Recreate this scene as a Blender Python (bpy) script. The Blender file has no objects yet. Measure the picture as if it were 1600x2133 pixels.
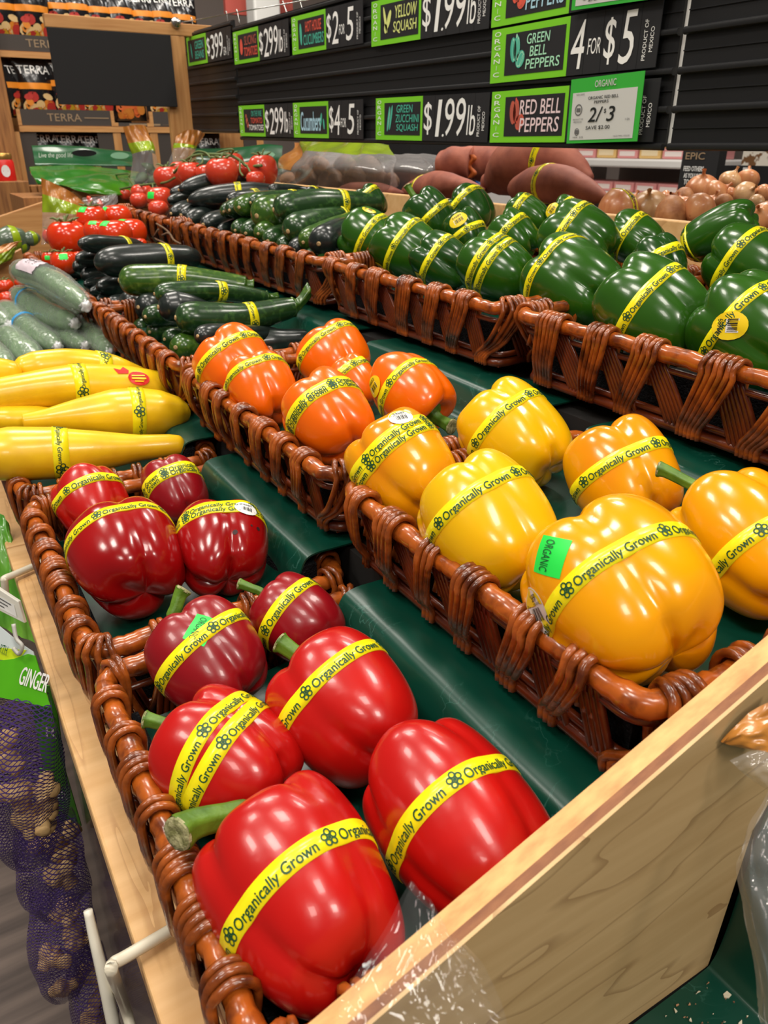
import bpy, bmesh, math, random
import numpy as np
from mathutils import Vector, Matrix

SC = bpy.context.scene
COL = SC.collection
rnd = random.Random(7)

# ------------------------------------------------------------------ camera
CAM_Z = 1.20                      # eye height above the shop floor
F = 1600.0
CX, CY = 800.0, 1066.5
PITCH = math.radians(25.539)
YAW = math.radians(-30.870)
_c, _s = math.cos(YAW), math.sin(YAW)
_M = np.array([[_c, -_s, 0], [_s, _c, 0], [0, 0, 1.]])
CR = _M @ np.array([1., 0, 0])
CF = _M @ np.array([0, math.cos(PITCH), -math.sin(PITCH)])
CU = _M @ np.array([0, math.sin(PITCH), math.cos(PITCH)])
EYE = np.array([0, 0, CAM_Z])

cd = bpy.data.cameras.new('camera')
cam = bpy.data.objects.new('camera', cd)
COL.objects.link(cam)
m = Matrix.Identity(4)
for i in range(3):
    m[i][0], m[i][1], m[i][2] = CR[i], CU[i], -CF[i]
m.translation = EYE
cam.matrix_world = m
cd.sensor_fit = 'VERTICAL'
cd.sensor_height = 24.0
cd.lens = 24.0 * F / 2133.0
cd.clip_start = 0.02
cd.clip_end = 60
cd.dof.use_dof = True
cd.dof.focus_distance = 0.52
cd.dof.aperture_fstop = (cd.lens / 1000) / 0.0013
SC.camera = cam

# ------------------------------------------------------------------ world, lights, exposure
w = bpy.data.worlds.new('shop_air')
SC.world = w
w.use_nodes = True
w.node_tree.nodes['Background'].inputs[0].default_value = (1.0, 0.93, 0.85, 1)
w.node_tree.nodes['Background'].inputs[1].default_value = 0.13
SC.view_settings.view_transform = 'Standard'
SC.view_settings.look = 'None'
SC.view_settings.gamma = 1
SC.view_settings.use_curve_mapping = False
SC.view_settings.exposure = -0.28

def area(name, loc, target, size, power, color=(1, .93, .84), sy=None):
    l = bpy.data.lights.new(name, 'AREA')
    l.energy = power
    l.color = color
    l.size = size
    if sy:
        l.shape = 'RECTANGLE'
        l.size_y = sy
    o = bpy.data.objects.new(name, l)
    COL.objects.link(o)
    o.location = loc
    d = Vector(target) - Vector(loc)
    o.rotation_euler = d.to_track_quat('-Z', 'Y').to_euler()
    return o

# shop ceiling lamps and added fill lights, about 2 m above the produce
LAMPS = [(-0.75, 0.30, .42, 20), (-0.85, 1.5, .42, 18), (0.10, -0.7, .45, 17), (0.25, 0.85, .40, 17),
         (0.35, 2.3, .45, 20), (1.5, 0.2, .4, 22), (1.7, 1.7, .4, 22), (-1.9, 0.7, .5, 26), (-0.5, 3.4, .5, 22), (.55, -2.0, .5, 34), (-1.2, -1.6, .5, 18)]  # fills added: left front, behind the sign rail, far back towards the divider panel
for i, (x, y, s, p) in enumerate(LAMPS):
    area('ceiling_or_fill_lamp', (x, y, 3.0), (x + .15, y if y > -1.5 else y + 1.2, 0), s, p)
area('ceiling_or_fill_lamp', (0.6, 3.0, 3.3), (0.9, 3.6, 1), 1.2, 40, sy=.4)
area('ceiling_or_fill_lamp', (3.2, 3.0, 3.3), (3.6, 3.4, .8), 1.6, 70, (1, .97, .93), sy=.6)
area('ceiling_or_fill_lamp', (2.0, 6.0, 3.3), (2.0, 7.5, 1), 1.6, 70, sy=.6)

# ------------------------------------------------------------------ helpers: points
def ray(u, v):
    return ((u - CX) * CR + (CY - v) * CU) / F + CF          # forward depth 1

def PX(u, v, x=None, y=None, z=None, t=None):
    """point of the place seen along pixel (u, v), on plane x / y / z (z relative to the eye) or depth t"""
    d = ray(u, v)
    if x is not None: t = x / d[0]
    elif y is not None: t = y / d[1]
    elif z is not None: t = z / d[2]
    return EYE + d * t

def depth(p):
    return float((np.asarray(p) - EYE) @ CF)

def nrm(a):
    a = np.asarray(a, float)
    return a / (np.linalg.norm(a) + 1e-12)

def smooth(a, b, x):
    t = np.clip((np.asarray(x, float) - a) / (b - a), 0, 1)
    return t * t * (3 - 2 * t)

def spline(pts, n):
    """Catmull-Rom through pts (rows), n samples"""
    P = np.asarray(pts, float)
    P = np.vstack([2 * P[0] - P[1], P, 2 * P[-1] - P[-2]])
    k = len(P) - 3
    out = []
    for s in np.linspace(0, k - 1e-9, n):
        i = int(s); t = s - i
        a, b, c, d = P[i:i + 4]
        out.append(.5 * (2 * b + (c - a) * t + (2 * a - 5 * b + 4 * c - d) * t * t + (3 * b - a - 3 * c + d) * t ** 3))
    return np.array(out)

# ------------------------------------------------------------------ helpers: meshes
_text = {}
def text2d(body, bold=.0, shear=0):
    key = (body, bold, shear)
    if key in _text: return _text[key]
    cu = bpy.data.curves.new('t', 'FONT')
    cu.body = body; cu.size = 1; cu.resolution_u = 3; cu.shear = shear
    o = bpy.data.objects.new('t', cu)
    COL.objects.link(o)
    dg = bpy.context.evaluated_depsgraph_get()
    me = o.evaluated_get(dg).to_mesh()
    V = np.array([v.co[:2] for v in me.vertices]) if len(me.vertices) else np.zeros((0, 2))
    Fc = [tuple(p.vertices) for p in me.polygons]
    o.evaluated_get(dg).to_mesh_clear()
    bpy.data.objects.remove(o); bpy.data.curves.remove(cu)
    _text[key] = (V, Fc)
    return V, Fc

class MB:
    def __init__(s):
        s.v = []; s.f = []; s.m = []; s.uv = {}
    def add(s, V, Fc, mat=0):
        b = len(s.v)
        s.v += [tuple(map(float, p)) for p in V]
        s.f += [tuple(i + b for i in f) for f in Fc]
        s.m += [mat] * len(Fc)
        return b
    def grid(s, G, mat=0, cu=False, cv=False, flip=False):
        """G [nu][nv][3]; cu / cv close that direction"""
        G = np.asarray(G); nu, nv = G.shape[:2]
        Fc = []
        for i in range(nu if cu else nu - 1):
            for j in range(nv if cv else nv - 1):
                a, b = i * nv + j, ((i + 1) % nu) * nv + j
                c, d = ((i + 1) % nu) * nv + (j + 1) % nv, i * nv + (j + 1) % nv
                Fc.append((d, c, b, a) if flip else (a, b, c, d))
        return s.add(G.reshape(-1, 3), Fc, mat)
    def tube(s, pts, r, n=8, mat=0, cap=True, closed=False):
        P = np.asarray(pts, float); k = len(P)
        R = np.broadcast_to(np.asarray(r, float), (k,))
        T = np.gradient(P, axis=0)
        if closed:
            T = np.roll(P, -1, 0) - np.roll(P, 1, 0)
        up = np.array([0, 0, 1.]) if abs(nrm(T[0])[2]) < .9 else np.array([1., 0, 0])
        G = np.zeros((k, n, 3))
        a = np.arange(n) * 2 * math.pi / n
        for i in range(k):
            t = nrm(T[i])
            up = nrm(up - t * (up @ t))
            w = np.cross(t, up)
            G[i] = P[i] + R[i] * (np.cos(a)[:, None] * up + np.sin(a)[:, None] * w)
        b = s.grid(G, mat, cu=closed, cv=True)
        if cap and not closed:
            s.f.append(tuple(b + j for j in range(n))); s.m.append(mat)
            s.f.append(tuple(b + (k - 1) * n + j for j in reversed(range(n)))); s.m.append(mat)
        return b
    def box(s, lo, hi, mat=0):
        (x0, y0, z0), (x1, y1, z1) = lo, hi
        V = [(x0, y0, z0), (x1, y0, z0), (x1, y1, z0), (x0, y1, z0), (x0, y0, z1), (x1, y0, z1), (x1, y1, z1), (x0, y1, z1)]
        s.add(V, [(0, 3, 2, 1), (4, 5, 6, 7), (0, 1, 5, 4), (1, 2, 6, 5), (2, 3, 7, 6), (3, 0, 4, 7)], mat)
    def prism(s, poly, a, b, axis=1, mat=0):
        """poly: 2D points in the two other axes, extruded along axis a..b"""
        n = len(poly); V = []
        for q in (a, b):
            for p in poly:
                c = list(p); c.insert(axis, q); V.append(c)
        Fc = [tuple(range(n)), tuple(range(2 * n - 1, n - 1, -1))]
        Fc += [(i, i + n, (i + 1) % n + n, (i + 1) % n) for i in range(n)]
        s.add(V, Fc, mat)
    def lathe(s, prof, c=(0, 0, 0), n=24, mat=0, R=None):
        a = np.arange(n) * 2 * math.pi / n
        G = np.array([[(r * math.cos(q), r * math.sin(q), z) for q in a] for r, z in prof])
        if R is not None: G = G @ np.asarray(R).T
        return s.grid(G + np.asarray(c), mat, cv=True)
    def quad(s, a, b, c, d, mat=0):
        s.add([a, b, c, d], [(0, 1, 2, 3)], mat)
    def slab(s, o, X, Y, w, h, th, mat=0):
        """thin board: lower-left corner o, unit X / Y, thickness th behind the face"""
        o = np.asarray(o, float); X = np.asarray(X, float); Y = np.asarray(Y, float); N = np.cross(X, Y)
        V = [o + X * a + Y * b - N * c for c in (0, th) for a, b in ((0, 0), (w, 0), (w, h), (0, h))]
        s.add(V, [(0, 1, 2, 3), (7, 6, 5, 4), (0, 4, 5, 1), (1, 5, 6, 2), (2, 6, 7, 3), (3, 7, 4, 0)], mat)
    def text(s, body, o, X, Y, w, h, mat=0, off=.0004, bold=0, shear=0, keep=False):
        """lettering filling the box w x h from lower-left corner o"""
        V, Fc = text2d(body, 0, shear)
        if not len(V): return
        lo, hi = V.min(0), V.max(0)
        q = (V - lo) / (hi - lo + 1e-9)
        if keep:
            k = min(w / (hi[0] - lo[0]), h / (hi[1] - lo[1]))
            q = q * [(hi[0] - lo[0]) * k, (hi[1] - lo[1]) * k] + [(w - (hi[0] - lo[0]) * k) / 2, 0]
        else:
            q = q * [w, h]
        X = np.asarray(X, float); Y = np.asarray(Y, float); N = np.cross(X, Y)
        for k in range(3 if bold > 0 else 1):      # heavier strokes: the letters laid again a hair apart
            dx, dy = ((0, 0), (.026, 0), (.013, .018))[k]
            s.add(np.asarray(o) + (q[:, :1] + dx * h) * X + (q[:, 1:] + dy * h) * Y + N * (off + k * .00004), Fc, mat)

def mesh_obj(name, mb, mats, smooth_=True, sharp=None):
    me = bpy.data.meshes.new(name)
    me.from_pydata(mb.v, [], mb.f)
    for mt in (mats if isinstance(mats, (list, tuple)) else [mats]):
        me.materials.append(mt)
    me.polygons.foreach_set('material_index', mb.m)
    if smooth_:
        me.polygons.foreach_set('use_smooth', [True] * len(me.polygons))
    bm = bmesh.new(); bm.from_mesh(me); bmesh.ops.recalc_face_normals(bm, faces=bm.faces); bm.to_mesh(me); bm.free()
    if smooth_ and sharp is not None: me.set_sharp_from_angle(angle=math.radians(sharp))
    me.update()
    return me

WL = {}                                   # world location of every root
def tag(o, label, cat, group=None, kind=None):
    if label: o['label'] = label
    if cat: o['category'] = cat
    if group: o['group'] = group
    if kind: o['kind'] = kind
    return o

def thing(name, label, cat, loc, group=None):
    o = bpy.data.objects.new(name, None)
    COL.objects.link(o)
    o.empty_display_size = .02
    o.location = loc
    WL[o.name] = np.array(loc, float)
    return tag(o, label, cat, group)

def part(name, mb, mats, parent, label=None, smooth_=True, sharp=None, bevel=0):
    base = WL[parent.name]
    mb.v = [tuple(np.asarray(p) - base) for p in mb.v]
    o = bpy.data.objects.new(name, mesh_obj(name, mb, mats, smooth_, sharp))
    COL.objects.link(o)
    o.parent = parent
    WL[o.name] = base
    if bevel:
        bv = o.modifiers.new('edge', 'BEVEL'); bv.width = bevel; bv.segments = 2; bv.limit_method = 'ANGLE'
    if label: o['label'] = label
    return o

def solo(name, mb, mats, label, cat, group=None, kind=None, smooth_=True, sharp=None, bevel=0):
    V = np.array(mb.v); base = np.array([*(V.min(0) + V.max(0))[:2] / 2, V[:, 2].min()])
    mb.v = [tuple(p) for p in V - base]
    o = bpy.data.objects.new(name, mesh_obj(name, mb, mats, smooth_, sharp))
    COL.objects.link(o)
    o.location = base
    WL[o.name] = base
    if bevel:
        bv = o.modifiers.new('edge', 'BEVEL'); bv.width = bevel; bv.segments = 2; bv.limit_method = 'ANGLE'
    return tag(o, label, cat, group, kind)

def struct(name, mb, mats, **k):
    return solo(name, mb, mats, None, None, kind='structure', smooth_=False, **k)

def copy_tree(o, loc=None, parent=None, rot=None):
    c = o.copy(); COL.objects.link(c)
    if parent: c.parent = parent
    if loc is not None: c.location = loc
    if rot is not None: c.rotation_euler = rot
    for ch in o.children: copy_tree(ch, parent=c)
    return c

# ------------------------------------------------------------------ helpers: materials
def mat(name, color, rough=.5, spec=.5, coat=0, metal=0, var=0, vscale=20, bump=0, bscale=60, emit=0, color2=None,
        stretch=None, sss=0, detail=3, lo=.35, hi=.65, coat_rough=.05):
    mt = bpy.data.materials.new(name)
    mt.use_nodes = True
    nt = mt.node_tree; N = nt.nodes; L = nt.links
    b = N['Principled BSDF']
    b.inputs['Base Color'].default_value = (*color, 1)
    b.inputs['Roughness'].default_value = rough
    b.inputs['Specular IOR Level'].default_value = spec
    b.inputs['Coat Weight'].default_value = coat
    b.inputs['Coat Roughness'].default_value = coat_rough
    b.inputs['Metallic'].default_value = metal
    if sss:
        b.inputs['Subsurface Weight'].default_value = sss
        b.inputs['Subsurface Radius'].default_value = (.01, .004, .002)
    if emit:
        b.inputs['Emission Color'].default_value = (*color, 1)
        b.inputs['Emission Strength'].default_value = emit
    if color2 is not None or bump:
        tc = N.new('ShaderNodeTexCoord'); mp = N.new('ShaderNodeMapping')
        L.new(tc.outputs['Object'], mp.inputs[0])
        if stretch: mp.inputs['Scale'].default_value = stretch
    if color2 is not None:
        n = N.new('ShaderNodeTexNoise'); n.inputs['Scale'].default_value = vscale; n.inputs['Detail'].default_value = detail
        r = N.new('ShaderNodeValToRGB')
        r.color_ramp.elements[0].position = lo; r.color_ramp.elements[1].position = hi
        r.color_ramp.elements[0].color = (*color, 1); r.color_ramp.elements[1].color = (*color2, 1)
        L.new(mp.outputs[0], n.inputs['Vector']); L.new(n.outputs['Fac'], r.inputs[0]); L.new(r.outputs[0], b.inputs['Base Color'])
    if bump:
        n = N.new('ShaderNodeTexNoise'); n.inputs['Scale'].default_value = bscale; n.inputs['Detail'].default_value = 2
        bp = N.new('ShaderNodeBump'); bp.inputs['Strength'].default_value = bump; bp.inputs['Distance'].default_value = .002
        L.new(mp.outputs[0], n.inputs['Vector']); L.new(n.outputs['Fac'], bp.inputs['Height']); L.new(bp.outputs[0], b.inputs['Normal'])
    return mt

def film(name, tint=(1, 1, 1), amount=.12, rough=.08, bump=.5, bscale=30, haze=.04, hazecol=(.9, .9, .9), edge=.55):
    """thin clear plastic: see-through with sharp reflections and a little milky haze"""
    mt = bpy.data.materials.new(name); mt.use_nodes = True
    nt = mt.node_tree; N = nt.nodes; L = nt.links
    N.remove(N['Principled BSDF'])
    out = N['Material Output']
    tr = N.new('ShaderNodeBsdfTransparent'); tr.inputs[0].default_value = (*tint, 1)
    gl = N.new('ShaderNodeBsdfGlossy'); gl.inputs['Roughness'].default_value = rough
    df = N.new('ShaderNodeBsdfDiffuse'); df.inputs[0].default_value = (*hazecol, 1)
    fr = N.new('ShaderNodeLayerWeight'); fr.inputs[0].default_value = .5
    pw = N.new('ShaderNodeMath'); pw.operation = 'POWER'; pw.inputs[1].default_value = 3.5
    ad = N.new('ShaderNodeMath'); ad.operation = 'MULTIPLY_ADD'; ad.inputs[1].default_value = edge; ad.inputs[2].default_value = amount
    m1 = N.new('ShaderNodeMixShader'); m2 = N.new('ShaderNodeMixShader'); m1.inputs[0].default_value = haze
    tc = N.new('ShaderNodeTexCoord'); n = N.new('ShaderNodeTexNoise'); n.inputs['Scale'].default_value = bscale
    bp = N.new('ShaderNodeBump'); bp.inputs['Strength'].default_value = bump; bp.inputs['Distance'].default_value = .004
    L.new(tc.outputs['Object'], n.inputs['Vector']); L.new(n.outputs['Fac'], bp.inputs['Height'])
    L.new(bp.outputs[0], gl.inputs['Normal']); L.new(bp.outputs[0], fr.inputs['Normal'])
    L.new(fr.outputs['Facing'], pw.inputs[0]); L.new(pw.outputs[0], ad.inputs[0])
    L.new(tr.outputs[0], m1.inputs[1]); L.new(df.outputs[0], m1.inputs[2])
    L.new(ad.outputs[0], m2.inputs[0]); L.new(m1.outputs[0], m2.inputs[1]); L.new(gl.outputs[0], m2.inputs[2])
    L.new(m2.outputs[0], out.inputs[0])
    return mt

def wood(name, c1, c2, axis='y', scale=12, rough=.4, coat=.15, ring=0):
    st = {'x': (1, 14, 14), 'y': (14, 1, 14), 'z': (14, 14, 1)}[axis]
    mt = mat(name, c1, rough, .4, coat, color2=c2, vscale=scale, stretch=st, detail=6, lo=.3, hi=.72, bump=.08, bscale=scale * 4)
    return mt

def veneer(name, c1, c2, line, st, k=9, sc=2.2):
    """plain-sawn veneer: soft tone plus thin contour lines of the growth rings"""
    mt = mat(name, c1, .5, .4, 0, color2=c2, vscale=7, stretch=(1, 14, 14), detail=6, lo=.3, hi=.72)
    nt = mt.node_tree; N = nt.nodes; L = nt.links; b = N['Principled BSDF']
    src = b.inputs['Base Color'].links[0].from_socket
    tc = N.new('ShaderNodeTexCoord'); mp = N.new('ShaderNodeMapping'); mp.inputs['Scale'].default_value = st; mp.inputs['Rotation'].default_value = (0, -.38, 0)
    n = N.new('ShaderNodeTexNoise'); n.inputs['Scale'].default_value = sc; n.inputs['Detail'].default_value = 2.5; n.inputs['Roughness'].default_value = .45
    mu = N.new('ShaderNodeMath'); mu.operation = 'MULTIPLY'; mu.inputs[1].default_value = k
    fr = N.new('ShaderNodeMath'); fr.operation = 'FRACT'
    r = N.new('ShaderNodeValToRGB'); e = r.color_ramp.elements; e[0].position = 0; e[0].color = (1, 1, 1, 1); e[1].position = .16; e[1].color = (0, 0, 0, 1)
    mx = N.new('ShaderNodeMixRGB'); mx.inputs[2].default_value = (*line, 1)
    sca = N.new('ShaderNodeMath'); sca.operation = 'MULTIPLY'; sca.inputs[1].default_value = .55
    L.new(tc.outputs['Object'], mp.inputs[0]); L.new(mp.outputs[0], n.inputs['Vector']); L.new(n.outputs['Fac'], mu.inputs[0]); L.new(mu.outputs[0], fr.inputs[0]); L.new(fr.outputs[0], r.inputs[0])
    L.new(r.outputs[0], sca.inputs[0]); L.new(sca.outputs[0], mx.inputs[0]); L.new(src, mx.inputs[1]); L.new(mx.outputs[0], b.inputs['Base Color'])
    return mt

def lin(r, g, b):
    f = lambda c: (c / 255 / 12.92) if c / 255 <= .04045 else ((c / 255 + .055) / 1.055) ** 2.4
    return (f(r), f(g), f(b))

M = {}
M['red'] = mat('red_skin', lin(196, 22, 16), 0.26, .5, 0.22, color2=lin(158, 8, 10), vscale=9, bump=.06, bscale=130, sss=.06)
M['wine'] = mat('wine_skin', lin(124, 10, 22), 0.28, .5, 0.2, color2=lin(152, 14, 22), vscale=9, bump=.06, bscale=110)
M['crimson'] = mat('crimson_skin', lin(138, 6, 10), 0.2, .5, 0.3, color2=lin(160, 10, 12), vscale=10, bump=.06, bscale=110)
M['yellow'] = mat('yellow_skin', lin(238, 178, 8), 0.22, .5, 0.28, color2=lin(226, 190, 10), vscale=8, bump=.05, bscale=110, sss=.08)
M['gold'] = mat('gold_skin', lin(242, 168, 4), 0.2, .5, 0.3, color2=lin(234, 148, 4), vscale=8, bump=.05, bscale=110, sss=.08)
M['amber'] = mat('amber_skin', lin(236, 164, 6), 0.2, .5, 0.3, color2=lin(232, 128, 8), vscale=12, bump=.05, bscale=110, sss=.08)
M['orange'] = mat('orange_skin', lin(242, 112, 4), 0.24, .5, 0.25, color2=lin(236, 92, 4), vscale=9, bump=.06, bscale=110, sss=.08)
M['green'] = mat('green_skin', lin(36, 82, 14), 0.22, .5, 0.28, color2=lin(46, 92, 16), vscale=7, bump=.07, bscale=90)
M['green_dark'] = mat('dark_green_skin', lin(22, 62, 14), 0.22, .5, 0.28, color2=lin(34, 78, 18), vscale=8, bump=.07, bscale=90)
M['stem'] = mat('stem_green', lin(96, 132, 32), .45, color2=lin(62, 100, 24), vscale=60, bump=.3, bscale=200)
M['stem_cut'] = mat('stem_cut', lin(178, 172, 128), .7, color2=lin(118, 118, 70), vscale=260, bump=.5, bscale=500)
M['band'] = mat('yellow_tape', lin(246, 232, 22), .28, .5, .2, bump=.12, bscale=160)
M['ink'] = mat('green_ink', lin(8, 74, 40), .5)
M['ink_black'] = mat('black_ink', lin(20, 24, 22), .5)
M['label_white'] = mat('white_label', lin(232, 232, 228), .35)
M['label_yellow'] = mat('yellow_label', lin(246, 214, 30), .35)
M['label_green'] = mat('bright_green_sticker', lin(38, 224, 78), .4)
M['label_red'] = mat('red_label', lin(214, 34, 26), .35)
M['zuke'] = mat('zucchini_skin', lin(28, 58, 24), .26, .5, .2, color2=lin(66, 104, 46), vscale=120, detail=6, lo=.5, hi=.78, bump=.05, bscale=80)
M['zuke_light'] = mat('light_zucchini_skin', lin(50, 84, 24), .24, .5, .2, color2=lin(104, 132, 50), vscale=110, detail=6, lo=.5, hi=.78, bump=.05, bscale=80)
M['zuke_dark'] = mat('dark_zucchini_skin', lin(24, 32, 30), .3, .5, .2, color2=lin(48, 58, 50), vscale=90, detail=6, lo=.55, hi=.8, bump=.08, bscale=90)
M['scar'] = mat('blossom_scar', lin(196, 164, 112), .7, color2=lin(150, 120, 80), vscale=200)
M['squash'] = mat('squash_skin', lin(240, 198, 22), .3, .5, .15, color2=lin(226, 178, 24), vscale=30, detail=5, bump=.12, bscale=60)
M['cuke'] = mat('wrapped_cucumber_skin', lin(92, 130, 74), .16, coat=.8, color2=lin(72, 108, 62), vscale=40, bump=.9, bscale=150)
M['tomato'] = mat('tomato_skin', lin(208, 44, 12), .2, .5, .3, color2=lin(216, 66, 14), vscale=10, sss=.06)
M['tomato_pink'] = mat('vine_tomato_skin', lin(196, 54, 34), .24, .5, .25, color2=lin(208, 70, 40), vscale=12, sss=.06)
M['vine'] = mat('tomato_vine', lin(88, 104, 50), .6, bump=.4, bscale=200)
M['sweet'] = mat('sweet_potato_skin', lin(176, 104, 82), .6, .3, color2=lin(140, 78, 64), vscale=26, detail=5, bump=.35, bscale=70)
M['flesh'] = mat('orange_flesh', lin(200, 104, 36), .6, color2=lin(170, 80, 30), vscale=90)
M['onion'] = mat('onion_skin', lin(222, 156, 104), .32, .5, .15, color2=lin(198, 120, 76), vscale=14, stretch=(6, 6, 1), detail=4, bump=.1)
M['onion_pale'] = mat('pale_onion_skin', lin(222, 178, 128), .3, .5, .15, color2=lin(204, 150, 100), vscale=14, stretch=(6, 6, 1), detail=4, bump=.1)
M['onion_dry'] = mat('dry_onion_skin', lin(190, 130, 80), .5, color2=lin(150, 92, 54), vscale=60, detail=5, bump=.3, bscale=160)
M['root'] = mat('onion_root', lin(120, 92, 62), .8, color2=lin(84, 60, 40), vscale=160, bump=.6, bscale=240)
M['cane'] = mat('cane_pole', lin(172, 86, 24), .26, .5, .35, color2=lin(96, 40, 10), vscale=70, detail=6, bump=.2, bscale=60, lo=.46, hi=.66)
M['reed'] = mat('reed_strand', lin(166, 84, 28), .27, .5, .35, color2=lin(76, 30, 8), vscale=60, detail=6, bump=.3, bscale=170, lo=.38, hi=.68)
M['reed_dark'] = mat('dark_reed_strand', lin(112, 46, 14), .3, .5, .3, color2=lin(76, 26, 10), vscale=45, detail=4, bump=.25, bscale=150)
M['foam'] = mat('black_foam', lin(22, 22, 24), .95, .1, color2=lin(60, 60, 64), vscale=500, lo=.55, hi=.9, bump=1, bscale=700)
M['maple'] = veneer('maple_wood', lin(224, 182, 128), lin(208, 162, 106), lin(176, 128, 80), (26, 2.0, 4), k=7, sc=1.6)
M['maple_x'] = veneer('maple_veneer', lin(216, 182, 132), lin(198, 162, 112), lin(140, 100, 60), (2.2, 2.2, 9))
M['ply_edge'] = wood('plywood_edge', lin(226, 182, 116), lin(196, 138, 84), 'x', 14, rough=.55, coat=0)
M['ply_core'] = wood('plywood_dark_layer', lin(150, 98, 62), lin(122, 74, 46), 'x', 20, rough=.6, coat=0)
M['pine'] = wood('pine_wood', lin(202, 152, 96), lin(176, 122, 70), 'z', 8)
M['pine_x'] = wood('pine_wood_crosswise', lin(202, 152, 96), lin(176, 122, 70), 'x', 8)
M['oldwood'] = wood('rustic_wood', lin(170, 118, 66), lin(120, 76, 40), 'z', 9, rough=.6)
M['deck'] = mat('dark_deck', lin(28, 26, 24), .7)
M['fascia'] = wood('brown_fascia', lin(74, 56, 42), lin(46, 34, 26), 'z', 8, rough=.25, coat=.4)
M['black'] = mat('black_plastic', lin(30, 30, 31), .38, .4, bump=.05, bscale=200)
M['black_matte'] = mat('black_board', lin(34, 34, 35), .75, .25)
M['slate'] = mat('black_card', lin(38, 38, 40), .45, .4)
M['lime'] = mat('lime_card', lin(124, 206, 40), .4)
M['promo_green'] = mat('green_print', lin(60, 176, 62), .25, coat=.5)
M['promo_white'] = mat('white_print', lin(206, 206, 202), .25, coat=.5)
M['chalk'] = mat('chalk_white', lin(238, 238, 234), .8)
M['ink_teal'] = mat('teal_chalk', lin(70, 176, 150), .8)
M['ink_mint'] = mat('mint_chalk', lin(168, 226, 190), .8)
M['ink_coral'] = mat('coral_chalk', lin(222, 84, 62), .8)
M['ink_rust'] = mat('rust_chalk', lin(176, 84, 66), .8)
M['ink_pink'] = mat('pale_pink_chalk', lin(230, 205, 208), .8)
M['ink_lemon'] = mat('lemon_chalk', lin(214, 222, 130), .8)
M['ink_blue'] = mat('pale_blue_chalk', lin(168, 210, 226), .8)
M['ink_gray'] = mat('grey_ink', lin(96, 96, 96), .6)
M['ink_tan'] = mat('tan_ink', lin(150, 126, 96), .6)
M['steel'] = mat('steel', lin(200, 200, 196), .25, metal=1)
M['wire'] = mat('cream_wire', lin(222, 214, 192), .35, coat=.2)
M['film'] = film('clear_film', amount=.03, bump=.7, bscale=28, haze=.02, rough=.05)
M['film_bag'] = film('bag_film', amount=.05, bump=.9, bscale=40, haze=.11)
M['shrink'] = film('shrink_film', amount=.05, bump=1, bscale=200, haze=.12, rough=.08, edge=.10, hazecol=(.8, .86, .8))
M['film_milky'] = film('milky_film', amount=.04, bump=.8, bscale=30, haze=.26, hazecol=(.82, .78, .76))
M['film_orange'] = mat('orange_print_film', lin(190, 126, 52), .3, coat=.4, color2=lin(164, 100, 38), vscale=25, bump=.08, bscale=40)
M['film_lime'] = mat('lime_print_film', lin(150, 176, 24), .25, coat=.5, color2=lin(126, 150, 24), vscale=25, bump=.3, bscale=40)
M['bag_green'] = mat('green_bag_film', lin(14, 96, 24), .25, coat=.4, color2=lin(66, 124, 10), vscale=5, bump=.3, bscale=20)
M['bag_green_dark'] = mat('dark_green_bag_film', lin(4, 74, 34), .3, coat=.3, bump=.25, bscale=20)
M['foil'] = mat('black_foil', lin(20, 19, 21), .22, .6, .3, bump=.5, bscale=24)
M['chip_orange'] = mat('chip_orange', lin(228, 146, 60), .6)
M['band_orange'] = mat('orange_print', lin(230, 140, 34), .4)
M['band_blue'] = mat('blue_print', lin(40, 150, 214), .4)
M['tray'] = mat('grey_brown_card', lin(62, 55, 50), .7)
def mat_mat():
    """green vinyl mat with pale scuffs"""
    mt = mat('green_vinyl', lin(5, 62, 48), .3, .5, 0, bump=.12, bscale=18)
    nt = mt.node_tree; N = nt.nodes; L = nt.links; b = N['Principled BSDF']
    tc = N.new('ShaderNodeTexCoord')
    n = N.new('ShaderNodeTexNoise'); n.inputs['Scale'].default_value = 14; n.inputs['Detail'].default_value = 8; n.inputs['Distortion'].default_value = 2.5
    v = N.new('ShaderNodeTexVoronoi'); v.feature = 'DISTANCE_TO_EDGE'; v.inputs['Scale'].default_value = 22
    mx = N.new('ShaderNodeVectorMath'); mx.operation = 'MULTIPLY_ADD'; mx.inputs[1].default_value = (.12, .12, .12)
    L.new(n.outputs['Color'], mx.inputs[0]); L.new(tc.outputs['Object'], mx.inputs[2]); L.new(tc.outputs['Object'], n.inputs['Vector'])
    L.new(mx.outputs[0], v.inputs['Vector'])
    r = N.new('ShaderNodeValToRGB'); r.color_ramp.elements[0].position = 0; r.color_ramp.elements[1].position = .022
    r.color_ramp.elements[0].color = (1, 1, 1, 1); r.color_ramp.elements[1].color = (0, 0, 0, 1)
    n2 = N.new('ShaderNodeTexNoise'); n2.inputs['Scale'].default_value = 18; L.new(tc.outputs['Object'], n2.inputs['Vector'])
    r2 = N.new('ShaderNodeValToRGB'); r2.color_ramp.elements[0].position = .5; r2.color_ramp.elements[1].position = .72
    mu = N.new('ShaderNodeMath'); mu.operation = 'MULTIPLY'
    L.new(v.outputs['Distance'], r.inputs[0]); L.new(n2.outputs['Fac'], r2.inputs[0])
    L.new(r.outputs[0], mu.inputs[0]); L.new(r2.outputs[0], mu.inputs[1])
    mc = N.new('ShaderNodeMixRGB'); mc.inputs[1].default_value = (*lin(5, 62, 48), 1); mc.inputs[2].default_value = (*lin(58, 108, 96), 1)
    L.new(mu.outputs[0], mc.inputs[0]); L.new(mc.outputs[0], b.inputs['Base Color'])
    return mt
M['vinyl'] = mat_mat()

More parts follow.
